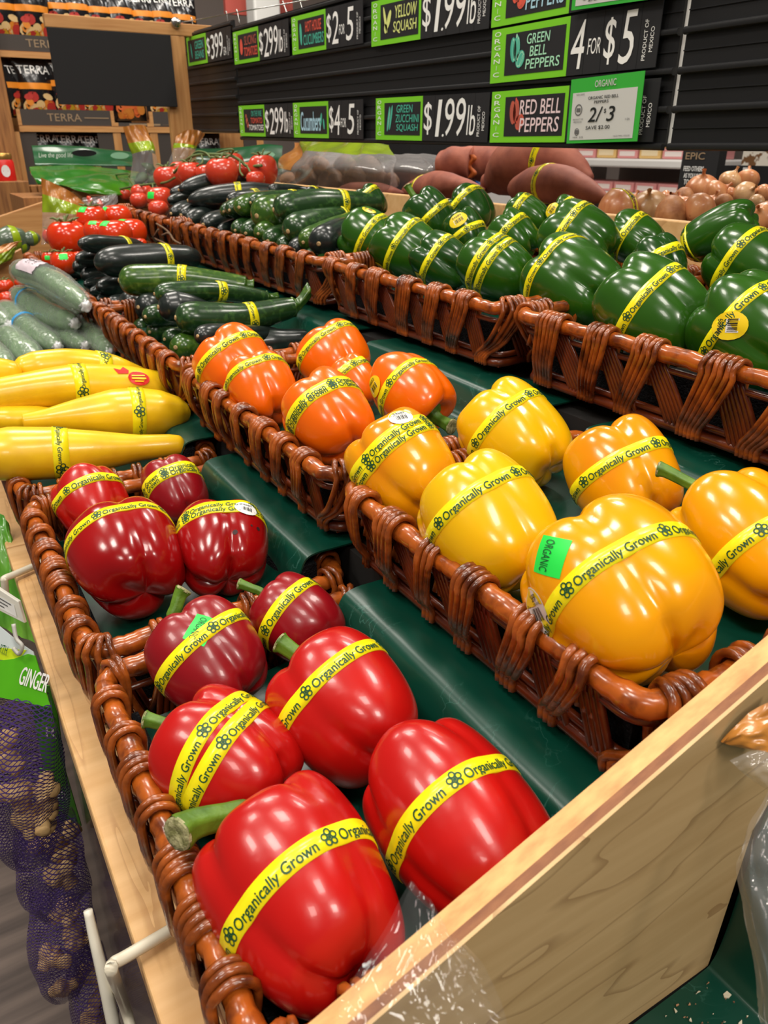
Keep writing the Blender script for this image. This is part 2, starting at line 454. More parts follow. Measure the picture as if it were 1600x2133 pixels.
def W(x, y, z):
    return np.array([x, y, CAM_Z + z])

# ------------------------------------------------------------------ the shop shell
def floor_mat():
    mt = wood('floor_plank', lin(112, 98, 90), lin(70, 60, 56), 'x', 3, rough=.65, coat=0)
    return mt
b = MB(); b.box((-3, -2.2, -.05), (9, 12, 0)); struct('floor', b, floor_mat())
wallm = mat('wall_paint', lin(206, 192, 184), .8)
b = MB(); b.box((-3, 12, 0), (9, 12.1, 4.2)); struct('wall_far', b, wallm)
b = MB(); b.box((9, -2.2, 0), (9.1, 12.1, 4.2)); struct('wall_right', b, wallm)
b = MB(); b.box((-3, -2.2, 4.2), (9, 12.1, 4.3)); struct('ceiling', b, mat('ceiling_paint', lin(190, 186, 180), .9))

# ------------------------------------------------------------------ the stepped produce stand
stand = thing('produce_stand', 'stepped wooden produce stand with a maple front ledge under the baskets', 'stand', W(.3, 1, -1.2))
b = MB(); b.box(W(.034, -.3, -1.16), W(.285, 2.32, -.393)); b.box(W(.0515, -.3, -.393), W(.285, 2.32, -.382)); b.box(W(.2485, .149, -.384), W(.30, 2.32, -.285)); part('lower_tier', b, M['deck'], stand, smooth_=False)
b = MB(); b.box(W(.287, -.3, -1.16), W(.50, 2.32, -.290)); part('middle_tier', b, M['deck'], stand, smooth_=False)
b = MB(); b.box(W(.470, .149, -.288), W(.775, 2.32, -.213)); b.box(W(.50, -.3, -1.16), W(.775, 2.32, -.288)); part('upper_tier', b, M['deck'], stand, smooth_=False)
for y0, y1 in ((-.3, .79), (.792, 2.2)):
    b = MB(); b.box(W(.0235, y0, -.392), W(.051, y1, -.371)); part('ledge_board', b, M['maple'], stand, smooth_=False, bevel=.002)
b = MB(); b.box(W(.028, -.3, -1.15), W(.0335, 2.2, -.393)); part('fascia', b, M['fascia'], stand, label='brown glossy front board below the maple ledge', smooth_=False)
b = MB(); b.box(W(.765, .2, -.215), W(.778, 2.1, -.078)); part('back_rail', b, M['maple'], stand, smooth_=False, bevel=.0015)
b = MB(); b.box(W(.785, -.1, -1.16), W(1.5, 2.32, -.19)); part('rear_tier', b, M['deck'], stand, smooth_=False)

# sloping divider at the near end (plywood: face veneer, dark layer, light core)
prof = [(.03, -.374), (.273, -.379), (.279, -.287), (.288, -.271), (.50, -.271), (.50, -.104), (.03, -.2735)]
def wpoly(pr): return [(x, CAM_Z + z) for x, z in pr]
b = MB()
b.prism(wpoly(prof), .1335, .1350, 1, 0); b.prism(wpoly(prof), .1350, .1388, 1, 2); b.prism(wpoly(prof), .1388, .1475, 1, 1)
solo('divider_panel', b, [M['maple_x'], M['ply_edge'], M['ply_core']], 'sloping plywood divider beside the nearest red and golden peppers', 'divider', smooth_=False)
b = MB()
p2 = [(.03, -.372), (.46, -.372), (.46, -.09), (.03, -.275)]
p2 = [(.05, -.372), (.236, -.372), (.236, -.215), (.05, -.30)]
b.prism(wpoly(p2), 2.02, 2.036, 1, 0)
solo('divider_panel', b, [M['pine_x']], 'far wooden divider behind the tomatoes and wrapped cucumbers', 'divider', smooth_=False, bevel=.002)
b = MB()
p3 = [(.05, -.372), (.236, -.372), (.236, -.285), (.46, -.285), (.46, -.10), (.05, -.215)]
b.prism(wpoly(p3), 2.30, 2.316, 1, 0)
solo('divider_panel', b, [M['pine_x']], 'farthest wooden end board of the stand, behind the bagged avocados', 'divider', smooth_=False, bevel=.002)

# ------------------------------------------------------------------ vinyl mats and foam pads
def vinyl_mat(label, prof, y0, y1, seed=0, name='vinyl_mat', wav=.0012):
    r = np.random.RandomState(seed)
    P = spline([(x, 0, z) for x, z in prof], 8 * len(prof))
    ys = np.linspace(y0, y1, 26)
    ph = r.rand(4) * 6
    G = np.array([[(p[0] + wav * math.sin(9 * y + ph[0] + 20 * p[2]), y, CAM_Z + p[2] + wav * (math.sin(17 * y + 11 * p[0] * 4 + ph[1]) * .5 + math.sin(31 * y + ph[2]) * .3))
                   for y in ys] for p in P])
    # thickness
    b = MB()
    D = np.gradient(P, axis=0); Nn = np.stack([-D[:, 2], 0 * D[:, 0], D[:, 0]], 1); Nn /= np.linalg.norm(Nn, axis=1)[:, None]
    G2 = G - Nn[:, None, :] * .0014
    loop = np.concatenate([G, G2[::-1]], 0)
    b.grid(loop, 0, cu=True)
    for j in (0, len(ys) - 1):
        for i in range(len(P) - 1):
            b.add([G[i, j], G[i + 1, j], G2[i + 1, j], G2[i, j]], [(0, 1, 2, 3) if j else (3, 2, 1, 0)])
    return solo(name, b, M['vinyl'], label, 'mat', group=None, sharp=50)

PA = [(.064, -.3315), (.10, -.3285), (.15, -.3235), (.184, -.320), (.198, -.312), (.203, -.297), (.209, -.284), (.219, -.2800), (.234, -.2795), (.258, -.2790)]
PB = [(.252, -.2475), (.30, -.2455), (.36, -.2425), (.418, -.239), (.430, -.234), (.436, -.222), (.443, -.209), (.455, -.2070), (.475, -.2075), (.497, -.2075)]
PC = [(.494, -.173), (.55, -.170), (.62, -.166), (.70, -.162), (.745, -.16)]
A_SPAN = [(.162, .424), (.451, .712), (.740, 1.195), (1.223, 1.96)]
B_SPAN = [(.165, .440), (.468, .798), (.826, 1.209), (1.238, 1.90)]
C_SPAN = [(.165, .547), (.575, .930), (.958, 1.594), (1.622, 2.06)]
AN = ['nearest red pepper', 'second red pepper', 'yellow squash', 'wrapped cucumber']
BN = ['golden pepper', 'orange pepper', 'middle zucchini', 'middle tomato']
CN = ['nearest green pepper', 'second green pepper', 'back zucchini', 'back tomato']

def foam(label, prof, y0, y1, zb, zb2=None):
    b = MB()
    poly = [(x, CAM_Z + z - .0048) for x, z in prof] + [(prof[-1][0], CAM_Z + (zb2 or zb)), (prof[0][0], CAM_Z + zb)]
    b.prism(poly, y0, y1, 1, 0)
    return b

for i, (y0, y1) in enumerate(A_SPAN):
    vinyl_mat('green vinyl mat lining the %s basket' % AN[i], PA, y0 + .0165, y1 - .0165, i)
    b = foam('', PA[:6] + [(.209, -.284), (.219, -.2835)], y0 + .016, y1 - .016, -.3605)
    b.box(W(.0585, y0 + .016, -.352), W(.0632, y1 - .016, -.322))
    solo('foam_pad', b, M['foam'], 'black foam pad under the mat of the %s basket' % AN[i], 'foam', smooth_=False)
for i, (y0, y1) in enumerate(B_SPAN):
    vinyl_mat('green vinyl mat lining the %s basket' % BN[i], PB, y0 + .0165, y1 - .0165, i + 5)
    b = foam('', PB[:6] + [(.442, -.2095)], y0 + .016, y1 - .016, -.2685); b.box(W(.2462, y0 + .018, -.2665), W(.2508, y1 - .018, -.2335))
    solo('foam_pad', b, M['foam'], 'black foam pad under the mat of the %s basket' % BN[i], 'foam', smooth_=False)
for i, (y0, y1) in enumerate(C_SPAN):
    vinyl_mat('green vinyl mat lining the %s basket' % CN[i], PC, y0 + .0165, y1 - .0165, i + 9)
    b = foam('', PC, y0 + .016, y1 - .016, -.1925, -.1815); b.box(W(.4865, y0 + .018, -.192), W(.4915, y1 - .018, -.1545))
    solo('foam_pad', b, M['foam'], 'black foam pad under the mat of the %s basket' % CN[i], 'foam', smooth_=False)
PN = [(.0535, -.3795), (.10, -.3792), (.20, -.379), (.262, -.3785), (.274, -.374), (.2785, -.355), (.2805, -.32), (.2825, -.285), (.288, -.275), (.31, -.274), (.40, -.273), (.49, -.273)]
vinyl_mat('green vinyl mat strewn with crumbs in front of the near plywood divider', PN, -.28, .1325, 21, wav=.0006)

# ------------------------------------------------------------------ wicker baskets
def basket(label, xf, zf, xb, zb, y0, y1, h, pitch, seed, ns=(3, 5), rr=.0027, rim_r=.006, inset=.010):
    r = random.Random(seed)
    sl = (zb - zf) / (xb - xf)
    def path(ins, rad, n=6):
        pts = []
        for cx, cy, a0 in ((xf + ins + rad, y0 + ins + rad, 180), (xb - ins - rad, y0 + ins + rad, 270), (xb - ins - rad, y1 - ins - rad, 0), (xf + ins + rad, y1 - ins - rad, 90)):
            for k in range(n + 1):
                a = math.radians(a0 + 90 * k / n)
                pts.append((cx + rad * math.cos(a), cy + rad * math.sin(a)))
        return np.array(pts)
    def at(ins, rad, drop, N=260):
        p = path(ins, rad); q = np.vstack([p, p[:1]])
        d = np.concatenate([[0], np.cumsum(np.linalg.norm(np.diff(q, axis=0), axis=1))])
        s = np.linspace(0, d[-1], N, endpoint=False)
        x = np.interp(s, d, q[:, 0]); y = np.interp(s, d, q[:, 1])
        return np.stack([x, y, CAM_Z + zf + (x - xf) * sl - drop], 1), d[-1]
    N = 260
    rim, per = at(0, .014, 0, N); base, _ = at(inset, .012, h, N); mid, _ = at(.003, .014, .0125, N)
    c = rim.mean(0)
    root = thing('wicker_basket', label, 'basket', (c[0], c[1], rim[:, 2].min() - h))
    wob = .0007
    j = np.array([[r.uniform(-wob, wob) for _ in range(3)] for _ in range(N)])
    rr_ = rim_r * (1 + .10 * np.sin(np.arange(N) * .21 + r.random() * 6))
    b = MB(); b.tube(rim + j, rr_, 10, closed=True); part('rim', b, M['cane'], root)
    b = MB(); b.tube(mid, .0026, 6, closed=True); part('side_rail', b, M['reed_dark'], root)
    b = MB(); b.tube(base, .0045, 8, closed=True); b.tube(base + [0, 0, .008], .003, 6, closed=True); part('base_rail', b, M['reed_dark'], root)
    b = MB()
    x0, x1 = xf + inset + .002, xb - inset - .002
    V = [(x, y, CAM_Z + zf + (x - xf) * sl - h - dz) for dz in (.001, .004) for x, y in ((x0, y0 + inset), (x1, y0 + inset), (x1, y1 - inset), (x0, y1 - inset))]
    b.add(V, [(0, 1, 2, 3), (7, 6, 5, 4), (0, 4, 5, 1), (1, 5, 6, 2), (2, 6, 7, 3), (3, 7, 4, 0)]); part('base', b, M['reed_dark'], root, smooth_=False)
    ctr = np.array([(xf + xb) / 2, (y0 + y1) / 2])
    def P(A, s):
        s = (s / per * N) % N; i = int(s); f = s - i
        return A[i] * (1 - f) + A[(i + 1) % N] * f
    def nor(s):
        t = P(rim, s + .004) - P(rim, s - .004)
        n = np.array([t[1], -t[0], 0]); return nrm(n)
    n = max(8, round(per / pitch))
    for k in range(n):
        s0 = (k + .5 + r.uniform(-.14, .14)) * per / n
        b = MB()
        cnt = r.randint(*ns)
        step = rr * 2.02
        lean = pitch * r.uniform(.40, .52)
        for q in range(cnt):
            s = s0 + (q - (cnt - 1) / 2) * step
            nn = nor(s); p = P(rim, s); up = np.array([0, 0, 1.])
            R = rim_r + rr * r.uniform(.8, 1.25)
            sb = s0 - lean + (q - (cnt - 1) / 2) * step * .8
            bb = P(base, sb) + nor(sb) * .005
            sk = r.uniform(-.0015, .0015)
            tn = nrm(np.cross(nn, up)) * sk
            midp = (bb + p + nn * R * 1.1 - up * .01) / 2 + nn * .002
            pts = [bb - up * .003, bb + up * .006, midp, p + nn * (R + .0004) - up * .006, p + nn * R + up * .001 - tn, p + nn * R * .7 + up * R * .72, p + up * R, p - nn * R * .72 + up * R * .7 + tn, p - nn * R - up * .002, p - nn * (R * .8) - up * .016, p - nn * R * .5 - up * .028]
            b.tube(spline(pts, 26), rr * r.uniform(.85, 1.08), 6)
        c2 = cnt + 1
        for q in range(c2):
            s = s0 + (q - (c2 - 1) / 2) * step * .8
            sb = s0 + lean * .9 + (q - (c2 - 1) / 2) * step * .9
            bb = P(base, sb) + nor(sb) * .001
            p = P(rim, s) - nor(s) * .001
            b.tube(spline([bb - [0, 0, .003], (bb + p) / 2 + nor(s) * .001, p - [0, 0, .004]], 8), rr * .9, 6, mat=1)
        part('strand_bundle', b, [M['reed'], M['reed_dark']], root)
    return root

b_lab = ['wicker basket holding the six nearest red peppers', 'wicker basket holding four red peppers behind the nearest one', 'wicker basket under the yellow squash', 'wicker basket under the shrink-wrapped cucumbers']
for i, (y0, y1) in enumerate(A_SPAN):
    basket(b_lab[i], .047, -.300, .233, -.2975, y0, y1, .064, .033, i + 1, (2, 4), .0025, .0064, inset=.005)
b_lab = ['wicker basket holding the six golden yellow peppers', 'wicker basket holding the orange peppers', 'wicker basket of zucchini beside the orange peppers', 'wicker basket of tomatoes and dark cucumbers in the middle row']
for i, (y0, y1) in enumerate(B_SPAN):
    basket(b_lab[i], .231, -.220, .455, -.2205, y0, y1, .050, .043, i + 11, (3, 4), .0026, .0064)
b_lab = ['nearest wicker basket of green bell peppers in the back row', 'second wicker basket of green bell peppers, next to the zucchini', 'wicker basket heaped with zucchini in the back row', 'farthest wicker basket, holding vine tomatoes in the back row']
for i, (y0, y1) in enumerate(C_SPAN):
    basket(b_lab[i], .470, -.140, .752, -.128, y0, y1, .056, .060, i + 21, (5, 6), .0024, .0064)

# ------------------------------------------------------------------ bell peppers
PROF = np.array([(0, .345), (.07, .35), (.15, .395), (.24, .455), (.335, .475), (.42, .425), (.472, .315), (.497, .16), (.495, .01), (.476, -.14), (.438, -.27), (.378, -.375), (.295, -.445), (.205, -.472), (.125, -.458), (.055, -.425), (0, -.415)])

class Pepper:
    """surface of one bell pepper: stem end at +Z, azimuth 0 faces the viewer's side; unit = metres"""
    def __init__(s, D, L, nl, seed, g0=.6, deep=1, taper=0, bend=0):
        r = np.random.RandomState(seed)
        s.D, s.L = D, L
        gaps = 1 + r.uniform(-.22, .22, nl); gaps = np.cumsum(gaps / gaps.sum() * 2 * math.pi)
        s.gr = (gaps - gaps[0] + g0)
        s.gd = r.uniform(.65, 1.2, nl) * deep
        s.ext = r.uniform(-.07, .07, nl)
        s.ph = r.uniform(0, 6.28, 8); s.am = r.uniform(.4, 1, 8)
        s.taper, s.bend = taper, bend
        s.nl = nl
        p = spline(np.c_[PROF, np.zeros(len(PROF))], 400)[:, :2]
        d = np.concatenate([[0], np.cumsum(np.linalg.norm(np.diff(p, axis=0), axis=1))]); s.T = d / d[-1]; s.P = p
        s.table()
    def at(s, th, t):
        th = np.asarray(th, float); t = np.asarray(t, float)
        rr = np.interp(t, s.T, s.P[:, 0]); z = np.interp(t, s.T, s.P[:, 1])
        g = 0; lobe = 0
        for a, d, e in zip(s.gr, s.gd, s.ext):
            x = (th - a + math.pi) % (2 * math.pi) - math.pi
            g = g + d * (.58 * np.exp(-(x / .36) ** 2) + .42 * np.exp(-(x / .12) ** 2))
            lobe = lobe + e * np.exp(-((x - math.pi / s.nl) / .55) ** 2)
        low = smooth(.05, -.45, z); top = smooth(.15, .45, z)
        dep = .062 + .125 * low + .11 * top
        r2 = rr * (1 - dep * g)
        r2 = r2 * (1 + .030 * s.am[0] * np.sin(2 * th + s.ph[0] + 2 * z) + .022 * s.am[1] * np.sin(3 * th + s.ph[1] - 3 * z) + 0.004 * s.am[2] * np.sin(7 * th + s.ph[2] + 6 * z) + .007 * s.am[3] * np.sin(7 * z + 3 * th + s.ph[3]))
        r2 = r2 * (1 + s.taper * z)
        z2 = z + g * (.07 * smooth(-.30, -.47, z) * smooth(0, .2, rr) - .055 * smooth(.36, .47, z) * smooth(0, .15, rr))
        z2 = z2 + lobe * (smooth(-.1, -.5, z) * -1 + smooth(.1, .5, z) * .6) * smooth(0, .2, rr)
        x = r2 * np.cos(th) * s.D + s.bend * s.D * (z2 ** 2)
        y = r2 * np.sin(th) * s.D
        return np.stack([x, y, z2 * s.L], -1)
    def table(s):
        s.th = np.linspace(0, 2 * math.pi, 129)
        tt = np.linspace(.2, .8, 70)
        A, B = np.meshgrid(s.th, tt, indexing='ij')
        s.G = s.at(A, B)
    def surf(s, th, z):
        """outer wall point at azimuth th and height z (metres)"""
        th = th % (2 * math.pi)
        i = th / (2 * math.pi) * 128; k = int(i); f = i - k
        def one(q):
            g = s.G[q % 128]; o = np.argsort(g[:, 2])
            return np.array([np.interp(z, g[o, 2], g[o, c]) for c in range(2)])
        a = one(k) * (1 - f) + one(k + 1) * f
        return np.array([a[0], a[1], z])
    def hullring(s, zf):
        """taut ring round the pepper, height zf(azimuth); returns points"""
        th = np.linspace(0, 2 * math.pi, 73)[:-1]
        p = np.array([s.surf(t, zf(t)) for t in th])
        o = np.lexsort((p[:, 1], p[:, 0])); q = p[o, :2]
        def half(Q):
            h = []
            for a in Q:
                while len(h) > 1 and np.cross(h[-1] - h[-2], a - h[-2]) <= 0: h.pop()
                h.append(a)
            return h[:-1]
        H = np.array(half(q) + half(q[::-1]))
        out = []
        ang = np.arctan2(H[:, 1], H[:, 0]); k = np.argsort(ang); H = H[k]; ang = ang[k]
        H = np.vstack([H[-1:], H, H[:1]]); ang = np.concatenate([[ang[-1] - 2 * math.pi], ang, [ang[0] + 2 * math.pi]])
        for t in np.linspace(0, 2 * math.pi, 97)[:-1]:
            a = (t + math.pi) % (2 * math.pi) - math.pi
            i = min(max(np.searchsorted(ang, a), 1), len(ang) - 1)
            A, B = H[i - 1], H[i]
            d = np.array([math.cos(a), math.sin(a)]); e = B - A
            den = d[0] * e[1] - d[1] * e[0]
            rr = (A[0] * e[1] - A[1] * e[0]) / den if abs(den) > 1e-12 else np.linalg.norm(A)
            out.append((rr * d[0], rr * d[1], zf(t)))
        return np.array(out)

def flower2d():
    V, Fc = [], []
    for k in range(5):
        a = math.pi / 2 + k * 2 * math.pi / 5
        c = np.array([math.cos(a), math.sin(a)]) * .30
        n = 10; b0 = len(V)
        for j in range(n):
            q = j * 2 * math.pi / n
            u = np.array([math.cos(q), math.sin(q)])
            V += [c + u * .21, c + u * .12]
        for j in range(n):
            i0, i1 = b0 + 2 * j, b0 + 2 * ((j + 1) % n)
            Fc.append((i0, i1, i1 + 1, i0 + 1))
    b0 = len(V)
    V += [np.array([math.cos(q), math.sin(q)]) * .1 for q in np.arange(6) * math.pi / 3]; Fc.append(tuple(range(b0, b0 + 6)))
    return np.array(V), Fc
FLOWER = flower2d()

def strip_band(lo, hi, frame, phase, up=1, unit=.056, cap=.0052, lift=.0005, letters=True, flip=1):
    """closed tape through rings lo / hi (local points), lettering along it; frame maps local -> world"""
    b = MB(); n = len(lo)
    lo, hi = np.roll(lo, n // 2, 0), np.roll(hi, n // 2, 0)      # joint of the tape at the far side
    mid = (lo + hi) / 2
    out = mid - mid.mean(0); ax = nrm(np.mean(hi - lo, 0)); out = out - (out @ ax)[:, None] * ax; out /= np.linalg.norm(out, axis=1)[:, None]
    a, c = lo + out * lift, hi + out * lift
    G = np.stack([lo - out * .0006, a, mid + out * (lift + .0002), c, hi - out * .0006], 1)
    b.grid(frame(G), 0, cu=True)
    if letters:
        seg = np.linalg.norm(np.roll(mid, -1, 0) - mid, axis=1); S = np.concatenate([[0], np.cumsum(seg)])
        tot = S[-1]; k = max(1, round(tot / unit)); u = tot / k
        C = lambda A: np.vstack([A, A[:1]])
        a2, c2, o2 = C(a), C(c), C(out)
        wdt = np.linalg.norm(hi - lo, axis=1).mean()
        V1, F1 = text2d('Organically Grown')
        n1 = len(V1); V1, F1 = np.vstack([V1, V1 + [.026, 0], V1 + [.013, .016]]), F1 + [tuple(i + n1 for i in f) for f in F1] + [tuple(i + 2 * n1 for i in f) for f in F1]
        l1, h1 = V1.min(0), V1.max(0)
        V1 = (V1 - [l1[0], 0]) / (h1[0] - l1[0])
        V1 = V1 * [u * .80, u * .80 * 1.18]
        V2, F2 = FLOWER; V2 = V2 * wdt * .86
        for i in range(k):
            for V, Fc, sx, sy in ((V1, F1, .155 * u, -.30 * cap), (V2, F2, .07 * u, .30 * cap)):
                s = (V[:, 0] + sx + i * u); v = V[:, 1] + sy - cap * .35
                if up < 0: s = tot - s; v = -v
                s = (s + phase * u) % tot
                q = np.clip(v / wdt + .5, .02, .98)
                A = np.stack([np.interp(s, S, a2[:, x]) for x in range(3)], 1)
                Cc = np.stack([np.interp(s, S, c2[:, x]) for x in range(3)], 1)
                O = np.stack([np.interp(s, S, o2[:, x]) for x in range(3)], 1)
                pts = A * (1 - q)[:, None] + Cc * q[:, None] + O * (.0005 + (.00004 * (np.arange(len(V)) // n1) if V is V1 else 0))[:, None] if V is V1 else A * (1 - q)[:, None] + Cc * q[:, None] + O * .0005
                # drop faces that cross the seam
                ok = [f for f in Fc if max(s[list(f)]) - min(s[list(f)]) < tot / 2]
                b.add(frame(pts), ok, 1)
    return b

def sticker(P, th0, z0, w, h, kind, frame, rot=0, lift=.0009, txt='4689'):
    """small oval / square label laid on the pepper wall"""
    r0 = np.linalg.norm(P.surf(th0, z0)[:2])
    cr, sr = math.cos(rot), math.sin(rot)
    def mp(V, off):
        out = []
        for a, c in V:
            x, y = a * cr - c * sr, a * sr + c * cr
            p = P.surf(th0 + x / r0, z0 + y); o = nrm([p[0], p[1], 0])
            out.append(p + o * off)
        return frame(np.array(out))
    b = MB()
    if kind == 'green':
        g = [(x, y) for x in np.linspace(-w / 2, w / 2, 5) for y in np.linspace(-h / 2, h / 2, 5)]
        Fc = [(i * 5 + j, (i + 1) * 5 + j, (i + 1) * 5 + j + 1, i * 5 + j + 1) for i in range(4) for j in range(4)]
        lift = .00025; b.add(mp(g, lift), Fc, 0)
        V, Ft = text2d('ORGANIC'); l, hh = V.min(0), V.max(0); V = ((V - l) / (hh - l) - .5) * [w * .82, h * .30] - [0, h * .12]
        b.add(mp(-V if txt == 'flip' else V, lift + .0003), Ft, 1)
        return b, [M['label_green'], M['ink']]
    n = 20
    rings = [(0, 0)] + [(math.cos(a) * w / 2 * q, math.sin(a) * h / 2 * q) for q in (.5, 1) for a in np.arange(n) * 2 * math.pi / n]
    Fc = [(0, 1 + i, 1 + (i + 1) % n) for i in range(n)] + [(1 + i, 1 + n + i, 1 + n + (i + 1) % n, 1 + (i + 1) % n) for i in range(n)]
    b.add(mp(rings, lift), Fc, 0)
    for k in range(9):
        x = -w * .2 + k * w * .05; bw = w * (.012 + .012 * ((k * 7) % 3))
        V = [(x, -h * .22), (x + bw, -h * .22), (x + bw, h * .06), (x, h * .06)]
        b.add(mp(V, lift + .0003), [(0, 1, 2, 3)], 1)
    V, Ft = text2d(txt); l, hh = V.min(0), V.max(0); V = ((V - l) / (hh - l) - .5) * [w * .5, h * .16] + [0, h * .26]
    b.add(mp(V, lift + .0003), Ft, 1)
    if kind == 'white_yellow':
        V, Ft = text2d('organic republic'); l, hh = V.min(0), V.max(0); V = ((V - l) / (hh - l) - .5) * [w * .78, h * .09] + [0, h * .13]
        b.add(mp(V, lift + .0003), Ft, 1)
        V = [(math.cos(a) * w * .47, math.sin(a) * h * .47) for a in np.linspace(math.radians(12), math.radians(168), 14)]
        b.add(mp(V, lift + .00015), [tuple(range(14))], 2)
    if kind == 'yellow':
        V = [(-w * .24, -h * .25), (w * .24, -h * .25), (w * .24, h * .1), (-w * .24, h * .1)]
        b.add(mp(V, lift + .00015), [(0, 1, 2, 3)], 2)
    return b, [M['label_yellow'] if kind == 'yellow' else M['label_white'], M['ink_black'], M['label_white'] if kind == 'yellow' else M['label_yellow']]

def aim(u, v, ang, face):
    """axis whose picture direction at (u, v) is ang (0 right, 90 up); its far end leans away from the eye by face degrees"""
    d = ray(u, v); dh = nrm(d)
    E = math.cos(math.radians(ang)) * CR + math.sin(math.radians(ang)) * CU
    e = nrm(E - dh * (E @ dh))
    # picture direction of e is not exactly ang away from the centre: one correction step
    pj = np.array([e @ CR - (d @ CR) * (e @ CF), e @ CU - (d @ CU) * (e @ CF)])
    er = math.atan2(pj[1], pj[0]) - math.radians(ang)
    E = math.cos(math.radians(ang) - er) * CR + math.sin(math.radians(ang) - er) * CU
    e = nrm(E - dh * (E @ dh))
    f = math.radians(face)
    Z = e * math.cos(f) + dh * math.sin(f)
    X = -dh; X = nrm(X - Z * (X @ Z)); Y = np.cross(Z, X)
    return np.stack([X, Y, Z], 1), d

PL = {'A': (-.3275, .10, .08), 'B': (-.2445, .30, .045), 'C': (-.168, .56, .05)}
# outlines measured in the photograph (left, top, right, bottom)
BB = {11: (398, 1605, 846, 2128), 12: (768, 1480, 1165, 1945), 13: (312, 1420, 630, 1735), 14: (553, 1303, 870, 1645), 15: (285, 1252, 572, 1495), 16: (517, 1192, 722, 1385), 17: (130, 1037, 393, 1288), 18: (362, 1040, 560, 1243), 19: (98, 970, 282, 1130), 20: (288, 950, 440, 1092),
      31: (1076, 1035, 1516, 1430), 32: (872, 930, 1165, 1247), 33: (720, 843, 960, 1105), 34: (935, 797, 1210, 1010), 35: (1150, 880, 1447, 1092), 36: (1400, 955, 1720, 1310), 41: (577, 770, 790, 965), 42: (465, 727, 620, 888), 43: (400, 670, 575, 850), 44: (610, 668, 778, 815), 45: (672, 740, 800, 850), 46: (762, 740, 960, 905),
      51: (1422, 562, 1720, 812), 52: (1238, 517, 1490, 775), 53: (1088, 475, 1300, 702), 54: (950, 478, 1120, 640), 55: (853, 475, 985, 614), 56: (768, 440, 920, 592), 57: (698, 432, 850, 567), 58: (1098, 428, 1312, 565), 59: (1240, 443, 1405, 550), 60: (1295, 498, 1450, 600), 61: (1438, 478, 1680, 625), 62: (1402, 425, 1600, 535), 63: (825, 397, 962, 495), 64: (914, 385, 1038, 492), 65: (913, 438, 1028, 532), 66: (1010, 433, 1132, 545), 67: (1038, 410, 1160, 482), 68: (1118, 416, 1252, 492), 69: (726, 388, 816, 452)}

